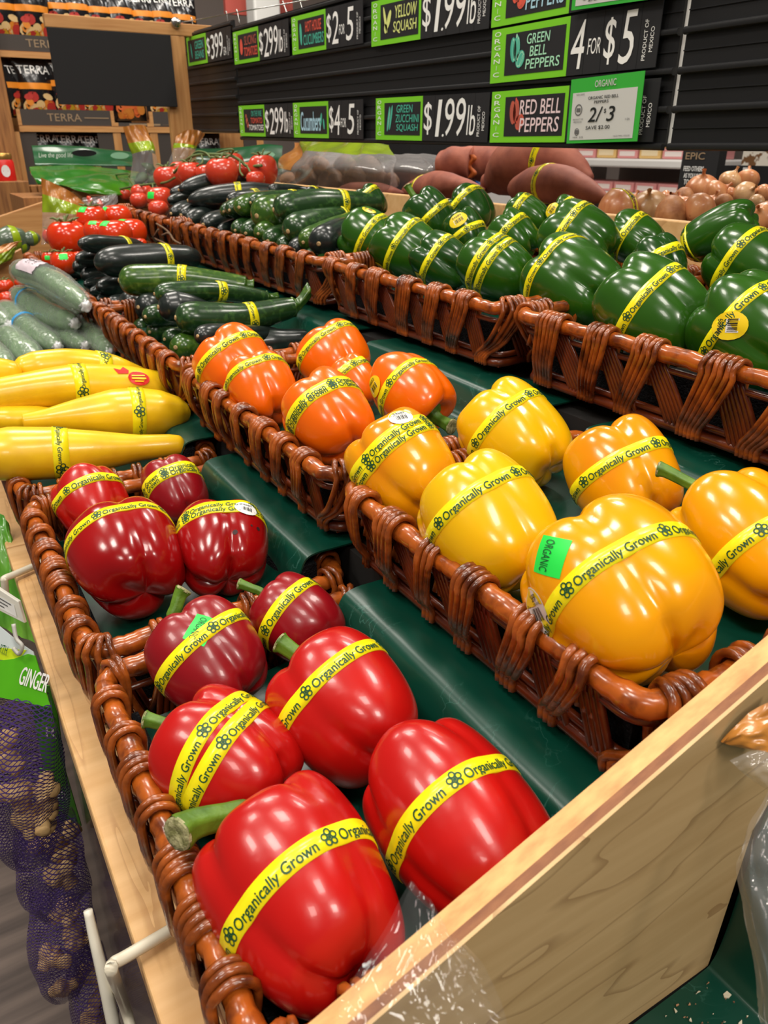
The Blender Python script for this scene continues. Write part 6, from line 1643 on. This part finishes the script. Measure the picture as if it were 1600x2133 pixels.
# ------------------------------------------------------------------ cooler and shelves far behind
def shelfcase(label, x, y0, y1, zs, depth_=.6, col=None, back=None):
    root = thing('cooler_case', label, 'refrigerator', (x, (y0 + y1) / 2, 0))
    b = MB(); b.box((x, y0, 0), (x + .9, y1, .62)); part('base', b, M['cooler'], root, smooth_=False)
    b = MB(); b.box((x - .03, y0, 0), (x - .001, y1, .30)); part('kick_plate', b, M['black'], root, smooth_=False)
    b = MB(); b.box((x + .75, y0, .62), (x + .9, y1, 2.2)); part('back', b, M['cooler_back'], root, smooth_=False)
    for z in zs:
        b = MB(); b.box((x - .02, y0, z - .05), (x + .74, y1, z)); part('shelf', b, M['cooler'], root, smooth_=False, bevel=.01)
    return root
M['cooler'] = mat('cooler_metal', lin(214, 210, 204), .4)
M['cooler_back'] = mat('cooler_back', lin(206, 196, 190), .6)
BOX = {}
def boxproto(name, size, cols, label):
    w_, d, h = size; root = thing(name, label, 'package', (0, 0, 0))
    b = MB(); b.box((-d / 2, -w_ / 2, 0), (d / 2, w_ / 2, h)); part('carton', b, mat('carton_%s' % label[:12].replace(' ', '_'), cols[0], .35, coat=.2), root, smooth_=False, bevel=.006)
    b = MB(); b.box((-d / 2 - .002, -w_ * .38, h * .25), (-d / 2 + .001, w_ * .38, h * .72)); part('front_label', b, mat('carton_label_%s' % label[:12].replace(' ', '_'), cols[1], .35), root, smooth_=False)
    return root
pk = [boxproto('meat_tray', (.17, .12, .06), (lin(226, 150, 148), lin(240, 226, 220)), 'pink'), boxproto('carton', (.14, .12, .16), (lin(196, 120, 54), lin(236, 206, 150)), 'amber'),
      boxproto('carton', (.14, .12, .15), (lin(122, 60, 60), lin(190, 170, 160)), 'maroon'), boxproto('carton', (.14, .12, .14), (lin(60, 62, 110), lin(190, 190, 200)), 'navy'), boxproto('meat_tray', (.17, .12, .07), (lin(228, 190, 120), lin(240, 220, 180)), 'cream'),
      boxproto('carton', (.13, .12, .16), (lin(214, 76, 34), lin(240, 190, 120)), 'red')]
seen = set(); cnt = {}
cn = ['pink', 'amber', 'maroon', 'navy', 'cream', 'red-orange']
def pack(k, loc, where):
    if k in seen: o = copy_tree(pk[k], loc)
    else: seen.add(k); o = pk[k]; o.location = loc
    key = (k, where); cnt[key] = cnt.get(key, 0) + 1
    o['label'] = '%s package on the %s of the far cooler' % (cn[k], where); o['group'] = '%s packages, %s of the far cooler' % (cn[k], where)
CA = PX(1190, 400, z=-.55)
cx = 4.1
shelfcase('long white refrigerated meat case far behind the onions', cx, 3.25, 4.6, [.92, 1.12, 1.34], col=0)
rb = random.Random(3)
for zi, (z, nm) in enumerate(((.62, 'lowest row'), (.92, 'second row'), (1.12, 'third row'), (1.34, 'top row'))):
    for k in range(7):
        y = 3.34 + k * .185
        pack((0 if zi < 2 else (4, 0)[k % 2]) , (cx + .12, y, z + .001), 'meat case ' + nm)
        if zi < 3: pack(0, (cx + .26, y + .03, z + .001), 'meat case rear ' + nm)
cx2 = 3.0
sh = shelfcase('white open cooler shelves with cartons left of the meat case', 3.9, 4.68, 6.4, [.86, 1.10, 1.36], col=0)
for zi, (z, nm) in enumerate(((.62, 'lowest shelf'), (.86, 'second shelf'), (1.10, 'third shelf'), (1.36, 'top shelf'))):
    for k in range(11):
        pack(rb.choice((1, 2, 3, 1, 5, 2)), (4.0, 4.76 + k * .152, z + .001), nm)
# black pillar and blue packs further left
b = MB(); a_, c_ = PX(800, 350, x=2.2), PX(855, 350, x=2.2); b.box((2.2, c_[1], 0), (2.6, a_[1], 1.9)); solo('black_pillar', b, M['black_matte'], 'black display end panel behind the potato bag', 'panel', smooth_=False)
wt = thing('shop_shelf', 'shelf with white jugs and blue bottle packs seen between pillar and sweet potatoes', 'shelf', PX(890, 390, x=3.0))
p = PX(885, 391, x=3.0)
b = MB(); b.box((3.0, p[1] - .6, 0), (3.4, p[1] + .6, p[2])); part('base', b, M['cooler'], wt, smooth_=False)
b = MB(); b.box((3.02, p[1] - .6, p[2] + .17), (3.4, p[1] + .6, p[2] + .18)); part('shelf', b, M['cooler'], wt, smooth_=False)
M['bluepack'] = mat('blue_pack_film', lin(40, 110, 220), .2, coat=.4, color2=lin(190, 215, 245), vscale=14, lo=.45, hi=.6)
for k in range(6):
    b = MB(); y = p[1] + .22 - k * .13
    b.box((3.02, y, p[2] + .001), (3.2, y + .12, p[2] + .145)); solo('bottle_pack', b, M['bluepack'], '%s blue film-wrapped bottle pack from the left behind the sweet potatoes' % ORD[k], 'pack', smooth_=False, bevel=.02)
for k in range(6):
    y = p[1] + .20 - k * .12
    b = MB(); b.lathe([(.001, 0), (.05, 0), (.052, .01), (.052, .11), (.03, .15), (.022, .16), (.022, .18), (.001, .18)], (3.10, y, p[2] + .181), 16); solo('milk_jug', b, M['label_white'], '%s white jug from the left above the blue packs' % ORD[k], 'jug')

# black brand display right of the meat case
EX = 1.9
a_, c_ = PX(1418, 350, x=EX), PX(1494, 350, x=EX)
root = thing('brand_display', 'black display panel with white lettering behind the onions', 'display', (EX, (a_[1] + c_[1]) / 2, 0))
b = MB(); b.box((EX, c_[1], 0), (EX + .03, a_[1], 1.6)); part('panel', b, M['black_matte'], root, smooth_=False)
def etext(txt, u0, v0, u1, v1, mt, nm):
    p0, p1 = PX(u0, v1, x=EX - .001), PX(u1, v0, x=EX - .001)
    b = MB(); b.text(txt, p0, SR, SU, p0[1] - p1[1], p1[2] - p0[2], 0, off=.001, bold=.015); part(nm, b, mt, root, smooth_=False)
etext('EPIC', 1428, 318, 1470, 332, M['ink_tan'], 'brand_lettering')
etext('FEED OTHERS', 1424, 347, 1467, 356, M['chalk'], 'slogan_lettering'); etext('AS YOU WISH', 1424, 362, 1466, 370, M['chalk'], 'slogan_lettering'); etext('TO BE FED', 1424, 375, 1462, 384, M['chalk'], 'slogan_lettering')
a_, c_ = PX(1494, 330, x=2.0), PX(1640, 330, x=2.0)
rt = thing('shop_rack', 'dark rack with white snack boxes above the golden onions', 'rack', (2.1, (a_[1] + c_[1]) / 2, 0))
b = MB(); b.box((2.03, c_[1] - .3, 0), (2.4, a_[1], PX(1500, 345, x=2.0)[2])); b.box((2.38, c_[1] - .3, 0), (2.42, a_[1], 1.7)); part('rack_body', b, M['black_matte'], rt, smooth_=False)
for k in range(3):
    b = MB(); y = a_[1] - .05 - k * .125; zz = PX(1500, 345, x=2.0)[2] + .001
    b.box((2.04, y - .115, zz), (2.2, y, zz + .11)); o_ = solo('snack_box', b, mat('snack_box_print', lin(228, 220, 206), .5, color2=lin(120, 84, 52), vscale=22, lo=.52, hi=.56), '%s white snack box from the left on the dark rack' % ORD[k], 'box', smooth_=False)
    b = MB(); yy = y - .02; z3 = zz - .035; b.box((2.024, yy - .022, z3), (2.029, yy, z3 + .03)); b.box((2.0225, yy - .017, z3 + .006), (2.0245, yy - .005, z3 + .022), 1); solo('shelf_tag', b, [M['label_white'], M['label_red']], '%s small white shelf tag from the left on the dark rack' % ORD[k], 'tag', smooth_=False)
# wall signs high at the back
b = MB(); a_, c_ = PX(470, 15, y=8.0), PX(610, 15, y=8.0); b.box((a_[0], 8.0, a_[2] - .05), (c_[0], 8.05, a_[2] + .5)); solo('wall_banner', b, mat('red_banner', lin(206, 96, 84), .6), 'salmon red banner hanging far behind the top of the sign rail', 'banner', smooth_=False)
b = MB(); a_, c_ = PX(530, 22, y=7.5), PX(585, 22, y=7.5); b.box((a_[0], 7.5, a_[2] - .12), (c_[0], 7.7, a_[2] + .3)); solo('white_fixture', b, M['label_white'], 'white hanging fixture in front of the salmon banner', 'fixture', smooth_=False, bevel=.02)

# ------------------------------------------------------------------ clear bags in the foreground
def sheet(rows, nu=30, nv=30, amp=.003, seed=0):
    """crumpled film sheet through rows of points"""
    rs = np.random.RandomState(seed)
    rr = [spline(r, nu) for r in rows]
    G = np.array([spline([r[i] for r in rr], nv) for i in range(nu)])
    S = np.linspace(0, 1, nu)[:, None]; T = np.linspace(0, 1, nv)[None]
    wv = 0
    for k in range(7):
        a, c, ph = rs.uniform(-30, 30), rs.uniform(-30, 30), rs.uniform(0, 6)
        wv = wv + np.abs(np.sin(a * S * .5 + c * T * .5 + ph)) / (1 + k * .4)
    return G + (amp * (wv - np.mean(wv)))[..., None] * -CF
pt = lambda u, v, t: PX(u, v, t=t)
root = thing('plastic_bag', 'empty clear plastic bag draped over the lower end of the plywood divider', 'plastic bag', pt(860, 2080, .25))
b = MB(); b.grid(sheet([[pt(702, 2150, .240), pt(716, 2070, .243), pt(790, 1955, .249), pt(856, 1836, .2545)], [pt(800, 2160, .232), pt(820, 2080, .236), pt(880, 1985, .243), pt(900, 1880, .251)], [pt(930, 2170, .230), pt(940, 2090, .234), pt(955, 2010, .241), pt(935, 1945, .249)], [pt(1065, 2170, .236), pt(1045, 2090, .239), pt(1005, 2010, .243), pt(962, 1962, .249)]], 44, 44, .0022, 3)); part('front_film', b, M['film'], root)
b = MB(); b.grid(sheet([[pt(712, 2150, .246), pt(735, 2060, .247), pt(800, 1960, .2515), pt(858, 1842, .2555)], [pt(880, 2165, .243), pt(900, 2080, .245), pt(920, 1990, .250), pt(915, 1910, .2535)], [pt(1050, 2165, .243), pt(1022, 2090, .245), pt(985, 2015, .247), pt(950, 1965, .2515)]], 40, 40, .0016, 8)); part('back_film', b, M['film'], root)

root = thing('plastic_bag', 'clear bag of produce with an orange printed corner at the right edge', 'plastic bag', pt(1590, 1900, .30))
b = MB(); b.grid(sheet([[pt(1503, 1546, .30), pt(1530, 1512, .30), pt(1570, 1478, .30), pt(1640, 1440, .30)], [pt(1508, 1548, .30), pt(1545, 1535, .295), pt(1600, 1520, .295), pt(1650, 1500, .30)], [pt(1535, 1556, .30), pt(1570, 1562, .295), pt(1610, 1566, .295), pt(1660, 1560, .30)]], 26, 16, .001, 1)); part('printed_corner', b, M['film_orange'], root, label='orange printed corner')
b = MB(); b.grid(sheet([[pt(1522, 1586, .298), pt(1560, 1565, .296), pt(1610, 1556, .296), pt(1660, 1550, .30)], [pt(1550, 1612, .297), pt(1580, 1610, .290), pt(1620, 1600, .288), pt(1680, 1600, .29)], [pt(1590, 1640, .297), pt(1610, 1650, .290), pt(1640, 1660, .288), pt(1690, 1660, .29)]], 24, 18, .0015, 2)); part('upper_film', b, M['film_bag'], root, label='milky clear film')
b = MB(); b.grid(sheet([[pt(1600, 1630, .30), pt(1560, 1735, .295), pt(1535, 1780, .292), pt(1546, 1880, .29), pt(1570, 2010, .285), pt(1590, 2150, .28)], [pt(1630, 1650, .29), pt(1590, 1740, .285), pt(1575, 1800, .28), pt(1585, 1900, .275), pt(1600, 2010, .272), pt(1615, 2150, .27)], [pt(1690, 1650, .29), pt(1680, 1740, .285), pt(1680, 1800, .28), pt(1690, 2010, .27), pt(1690, 2150, .27)]], 30, 44, .0025, 5)); part('lower_film', b, M['film_bag'], root, label='clear crinkled film')

# crumbs on the mat
b = MB(); rs = np.random.RandomState(5)
for k in range(150):
    u, v = rs.uniform(1270, 1590), rs.uniform(1960, 2133)
    if v < 2130 - (u - 1270) * .72: 
        if rs.rand() > .25 or u < 1440: continue
    p = PX(u, v, z=-.3782); 
    if p[0] > .268 or p[1] > .128: continue
    r = rs.choice([.0004, .0006, .0009, .0016, .0026], p=[.35, .3, .2, .1, .05]); n = rs.randint(4, 7); a = np.sort(rs.uniform(0, 6.28, n))
    e = rs.uniform(.4, 1)
    V = [p + [r * math.cos(q), r * e * math.sin(q), rs.uniform(0, .0004)] for q in a]; V2 = [x + [0, 0, .0006] for x in V]
    b.add(V + V2, [tuple(range(n)), tuple(range(n, 2 * n))] + [(i, (i + 1) % n, n + (i + 1) % n, n + i) for i in range(n)], rs.randint(0, 3))
solo('crumbs', b, [mat('onion_flake', lin(186, 140, 104), .6), mat('pale_crumb', lin(214, 206, 180), .7), mat('brown_crumb', lin(112, 82, 58), .7)], 'dry onion-skin crumbs scattered on the green mat by the divider', 'crumbs', kind='stuff', smooth_=False)

# ------------------------------------------------------------------ label hooks on the ledge
root = thing('label_hook', 'cream wire hook with a white price label holder over the maple ledge', 'hook', W(.02, .71, -.37))
z = -.3655
pa, pb = PX(92, 1170, z=z), PX(10, 1205, z=z + .001)
b = MB(); b.tube(spline([pa + (pa - pb) * .6, pa, pb + (pa - pb) * .25, pb, pb - (pa - pb) * .03 + [0, 0, -.004], pb + [-.004, 0, -.03]], 40), .0034, 8); part('wire_arm', b, M['wire'], root)
tl, tr, br, bl = pt(-60, 1186, .655), pt(41, 1252, .655), pt(54, 1297, .66), pt(-60, 1240, .66)
X = nrm(tr - tl); Yv = nrm(tl - bl)
b = MB(); V = [tl, tr, br, bl]; N_ = nrm(np.cross(tr - tl, tl - bl)); N_ = N_ if N_ @ CF < 0 else -N_
b.add([q + N_ * .002 for q in V] + [q - N_ * .002 for q in V], [(0, 1, 2, 3), (7, 6, 5, 4), (0, 4, 5, 1), (1, 5, 6, 2), (2, 6, 7, 3), (3, 7, 4, 0)]); part('label_holder', b, mat('ivory_plastic', lin(222, 220, 208), .3, coat=.3), root, smooth_=False, bevel=.0006)
b = MB(); mid = lambda a, c: (tl * (1 - a) + tr * a) * (1 - c) + (bl * (1 - a) + br * a) * c
b.add([mid(a, c) + N_ * .0024 for a, c in ((.1, .30), (.88, .30), (.88, .86), (.1, .86))], [(0, 1, 2, 3)], 0)
for k in range(3):
    b.add([mid(a, c) + N_ * .0027 for a, c in ((.55, .36 + k * .16), (.82 - .08 * k, .36 + k * .16), (.82 - .08 * k, .42 + k * .16), (.55, .42 + k * .16))], [(0, 1, 2, 3)], 1)
part('price_label', b, [M['label_white'], M['ink_gray']], root, label='white paper label with grey print', smooth_=False)

root = thing('label_hook', 'cream wire hook and upright label strip at the lower left, below the nearest basket', 'hook', W(.02, .27, -.37))
pa, pb = PX(372, 1928, z=z), PX(236, 2008, z=z + .002)
b = MB(); b.tube(spline([pa + (pa - pb) * .5, pa, pb + (pa - pb) * .2, pb, pb - (pa - pb) * .04 + [0, 0, -.006], PX(258, 2090, t=.455), PX(276, 2150, t=.46)], 40), .0032, 8); part('wire_arm', b, M['wire'], root)
b = MB(); A0 = [pt(176, 1890, .42), pt(188, 1887, .42), pt(212, 2000, .42), pt(236, 2150, .425)]; A1 = [pt(178, 1905, .42), pt(194, 1910, .42), pt(222, 2000, .42), pt(258, 2150, .425)]
b.tube(spline([pt(183, 1896, .42), pt(196, 1955, .42), pt(214, 2030, .42), pt(240, 2150, .425)], 16), np.linspace(.0024, .0036, 16), 8); part('label_strip', b, mat('ivory_strip', lin(226, 222, 206), .35, coat=.2), root)

# ------------------------------------------------------------------ ginger bags hanging below the ledge
def net_mat():
    mt = bpy.data.materials.new('purple_net'); mt.use_nodes = True
    nt = mt.node_tree; N = nt.nodes; L = nt.links; bs = N['Principled BSDF']
    bs.inputs['Base Color'].default_value = (*lin(66, 44, 110), 1); bs.inputs['Roughness'].default_value = .5
    uv = N.new('ShaderNodeUVMap'); mp = N.new('ShaderNodeMapping'); L.new(uv.outputs[0], mp.inputs[0])
    outs = []
    for ang in (.95, -.95):
        m2 = N.new('ShaderNodeMapping'); m2.inputs['Rotation'].default_value = (0, 0, ang); L.new(mp.outputs[0], m2.inputs[0])
        wv = N.new('ShaderNodeTexWave'); wv.inputs['Scale'].default_value = 17; wv.inputs['Distortion'].default_value = 0; L.new(m2.outputs[0], wv.inputs[0])
        g = N.new('ShaderNodeMath'); g.operation = 'GREATER_THAN'; g.inputs[1].default_value = .84; L.new(wv.outputs['Fac'], g.inputs[0]); outs.append(g)
    mx = N.new('ShaderNodeMath'); mx.operation = 'MAXIMUM'; L.new(outs[0].outputs[0], mx.inputs[0]); L.new(outs[1].outputs[0], mx.inputs[1])
    L.new(mx.outputs[0], bs.inputs['Alpha'])
    return mt
M['net'] = net_mat()
M['ginger'] = mat('ginger_skin', lin(214, 178, 122), .65, color2=lin(182, 144, 94), vscale=60, detail=4, bump=.5, bscale=180)
def uvgrid(o, nu, nv, cv, su=1, sv=1):
    me = o.data; ul = me.uv_layers.new(name='UVMap')
    for p in me.polygons:
        idx = [me.loops[l].vertex_index for l in p.loop_indices]
        js = [i % nv for i in idx]
        wrap = cv and (max(js) - min(js) > nv / 2)
        for l, i, j in zip(p.loop_indices, idx, js):
            jj = nv if wrap and j == 0 else j
            ul.data[l].uv = (jj / nv * sv, (i // nv) / nu * su)
def ginger(c, s, seed, label):
    rs = np.random.RandomState(seed); b = MB()
    main = [c + np.array([rs.uniform(-1, 1), rs.uniform(-.6, .6), rs.uniform(-1, 1)]) * s * .5 for _ in range(3)]
    main = sorted(main, key=lambda q: q[2])
    G, _, _ = tuber_geo(main, [(0, .1 * s), (.1, .42 * s), (.35, .5 * s), (.5, .42 * s), (.75, .5 * s), (.93, .36 * s), (1, .06 * s)], seed, n=14, k=22, lump=.07); closed(b, G)
    for k in range(3):
        m_ = main[k]; d = nrm(rs.uniform(-1, 1, 3)) * s * rs.uniform(.7, .95)
        G, _, _ = tuber_geo([m_, m_ + d * .6, m_ + d], [(0, .34 * s), (.5, .36 * s), (.85, .34 * s), (.96, .22 * s), (1, .05 * s)], seed + k + 9, n=12, k=14, lump=.06); closed(b, G)
    solo('ginger_root', b, M['ginger'], label, 'ginger')
def netbag(label, top, bottom, w_, d_, seed):
    """hanging net bag between two points, flattened tube with gathers"""
    root = thing('net_bag', label, 'net bag', bottom)
    rs = np.random.RandomState(seed); ph = rs.uniform(0, 6, 4)
    n, k = 44, 34; a = np.arange(n) * 2 * math.pi / n
    s = np.linspace(0, 1, k)
    side = nrm([CR[0], CR[1], 0]); fw = np.cross(side, [0, 0, 1.])
    G = []
    for q in s:
        c = np.asarray(top) * (1 - q) + np.asarray(bottom) * q
        ww = w_ * np.interp(q, [0, .1, .3, .55, .75, .9, 1], [.95, .98, 1, .96, .8, .55, .42]); dd = d_ * np.interp(q, [0, .12, .35, .7, .9, 1], [.12, .5, 1, .9, .5, .12])
        f = 1 + .05 * np.sin(3 * a + ph[0] + 7 * q) + .05 * np.sin(7 * a + ph[1] - 5 * q)
        G.append(c + np.outer(np.cos(a) * ww / 2 * f, side) + np.outer(np.sin(a) * dd / 2 * f, fw) + np.outer(.004 * np.sin(5 * a + 9 * q), [0, 0, 1.]))
    G = np.array(G); G[..., 0] = np.minimum(G[..., 0], .0205 + .0015 * np.sin(G[..., 2] * 90))
    b = MB(); b.grid(G, 0, cv=True)
    o = part('net', b, M['net'], root, label='purple plastic net'); L_ = np.linalg.norm(np.asarray(top) - bottom)
    uvgrid(o, k, n, True, su=L_ / .16, sv=2 * w_ / .16)
    return root
T1 = .56
r1 = netbag('purple net bag of ginger root hanging nearest, under the green GINGER header', pt(45, 1455, T1), pt(70, 1800, T1 + .10), .052 * 1.25, .075, 1)
hd = [pt(-70, 1310, T1 - .005), pt(20, 1322, T1 - .005), pt(72, 1358, T1 - .005), pt(88, 1400, T1 - .004), pt(106, 1474, T1 - .002), pt(-70, 1436, T1 - .002)]
def polyplate(P, th):
    N_ = nrm(np.cross(P[1] - P[0], P[-1] - P[0])); N_ = N_ if N_ @ CF < 0 else -N_
    n = len(P); b = MB(); b.add([q + N_ * th / 2 for q in P] + [q - N_ * th / 2 for q in P], [tuple(range(n)), tuple(range(2 * n - 1, n - 1, -1))] + [(i, (i + 1) % n, n + (i + 1) % n, n + i) for i in range(n)])
    return b, N_
b, N_ = polyplate([pt(-70, 1385, T1), pt(30, 1372, T1), pt(58, 1362, T1), pt(74, 1366, T1), pt(106, 1474, T1), pt(-70, 1438, T1)], .001)
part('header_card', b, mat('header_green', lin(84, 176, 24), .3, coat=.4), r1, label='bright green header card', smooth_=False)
b, _ = polyplate([pt(-70, 1366, T1 + .0006), pt(20, 1376, T1 + .0006), pt(46, 1366, T1 + .0006), pt(56, 1354, T1 + .0006), pt(30, 1352, T1 + .0006), pt(-70, 1340, T1 + .0006)], .001)
part('header_wave', b, mat('header_lime', lin(190, 214, 30), .3, coat=.4), r1, label='lime wave on the header', smooth_=False)
b, _ = polyplate([pt(-70, 1300, T1 + .001), pt(0, 1305, T1 + .001), pt(40, 1338, T1 + .001), pt(70, 1358, T1 + .001), pt(74, 1372, T1 + .001), pt(-70, 1372, T1 + .001)], .001)
part('header_top', b, mat('header_silver', lin(196, 206, 206), .25, coat=.5), r1, label='silvery white header top', smooth_=False)
b = MB(); o_ = pt(37, 1424, T1 - .0015); e_ = pt(95, 1443, T1 - .0015); up_ = pt(38, 1386, T1 - .0015)
X = nrm(e_ - o_); Yv = nrm((up_ - o_) - X * ((up_ - o_) @ X)); b.text('GINGER', o_, X, Yv, np.linalg.norm(e_ - o_), np.linalg.norm(up_ - o_), 0, off=.0004, bold=.01); part('header_lettering', b, M['chalk'], r1, label='white word GINGER', smooth_=False)
b = MB(); o_ = pt(-16, 1362, T1 - .0012); b.text('RTH', pt(-2, 1358, T1 - .0012), X, Yv, .0055, .006, 0, off=.0004); b.text('FARMS', pt(2, 1362, T1 - .0012), X, Yv, .0045, .0012, 0, off=.0004); part('header_small_lettering', b, M['ink'], r1, label='dark green letters', smooth_=False)
b = MB(); b.tube(spline([pt(28, 1300, T1 - .004), pt(34, 1330, T1 - .006), pt(46, 1345, T1 - .008), pt(40, 1362, T1 - .006), pt(28, 1350, T1 - .004)], 20), .0016, 6); part('clip', b, mat('grey_clip', lin(170, 168, 160), .4), r1, label='grey hanging clip')
gi = [(15, 1590, .565, 46), (95, 1620, .57, 42), (40, 1640, .575, 52), (100, 1680, .58, 40), (30, 1700, .585, 44), (85, 1720, .59, 36), (20, 1545, .565, 26)]
for i, (u, v, t, r) in enumerate(gi):
    ginger(pt(u, v, t + .022), r * 1.12 * t / F, i, '%s ginger root from the top in the nearest net bag' % ORD[sorted(range(len(gi)), key=lambda q: gi[q][1]).index(i)])
T2 = .68
netbag('second purple net bag of ginger root, lower and partly behind the first', pt(115, 1690, T2), pt(120, 1905, T2 + .06), .072, .065, 2)
gi = [(100, 1760, .70, 40), (150, 1780, .70, 38), (110, 1815, .71, 40), (160, 1730, .70, 30)]
for i, (u, v, t, r) in enumerate(gi):
    ginger(pt(u, v, t + .010), r * 1.1 * t / F, i + 20, '%s ginger root from the top in the second net bag' % ORD[sorted(range(len(gi)), key=lambda q: gi[q][1]).index(i)])
T3 = .80
netbag('third purple net bag of ginger root near the bottom of the picture', pt(130, 1850, T3), pt(135, 2080, T3 + .06), .070, .065, 3)
gi = [(130, 1905, .82, 34), (160, 1890, .82, 32), (120, 1990, .83, 36), (138, 2050, .84, 30), (165, 1960, .83, 30), (150, 1940, .82, 26)]
for i, (u, v, t, r) in enumerate(gi):
    ginger(pt(u, v, t + .010), r * 1.1 * t / F, i + 40, '%s ginger root from the top in the third net bag' % ORD[sorted(range(len(gi)), key=lambda q: gi[q][1]).index(i)])
T4 = .86
netbag('lowest purple net bag of dark ginger at the bottom, beside the white strip', pt(195, 1960, T4), pt(205, 2180, T4 + .04), .060, .065, 4)
for i, (u, v, t, r) in enumerate(((190, 2020, .88, 34), (200, 2075, .89, 36), (190, 2120, .89, 30))):
    ginger(pt(u, v, t + .010), r * 1.1 * t / F, i + 60, '%s ginger root from the top in the lowest net bag' % ORD[i])
# green produce packs behind the label holder
b = MB(); b.grid(sheet([[pt(-30, 1060, .80), pt(8, 1075, .80), pt(22, 1110, .80)], [pt(-30, 1150, .79), pt(20, 1180, .79), pt(50, 1210, .79)], [pt(-30, 1290, .79), pt(30, 1320, .79), pt(75, 1340, .79)]], 16, 20, .004, 4)); solo('green_pack', b, mat('green_pack_film', lin(70, 150, 40), .3, coat=.4, color2=lin(120, 180, 60), vscale=12), 'glossy green pack hanging at the left edge behind the label holder', 'pack')
for i, (u0, v0, u1, v1, t, ln) in enumerate(((86, 1420, 142, 1640, .60, 'R'), (112, 1600, 170, 1720, .70, 'GER'))):
    P4 = [pt(u0 - 30, v0, t), pt(u0 + 26, v0 + 10, t), pt(u1, v1, t + .04), pt(u1 - 44, v1 - 10, t + .04)]
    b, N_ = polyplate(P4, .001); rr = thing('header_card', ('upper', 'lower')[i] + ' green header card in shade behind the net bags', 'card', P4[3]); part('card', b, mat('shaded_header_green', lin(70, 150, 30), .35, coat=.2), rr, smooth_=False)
    X = nrm(P4[1] - P4[0]); Yv = nrm(np.cross(N_, X)); c_ = P4[2] * .5 + P4[1] * .5
    b = MB(); b.text(ln, c_ - X * .012 * (1 + i), X, Yv, .009 * (1 + i), .011, 0, off=.001); part('lettering', b, M['chalk'], rr, smooth_=False)
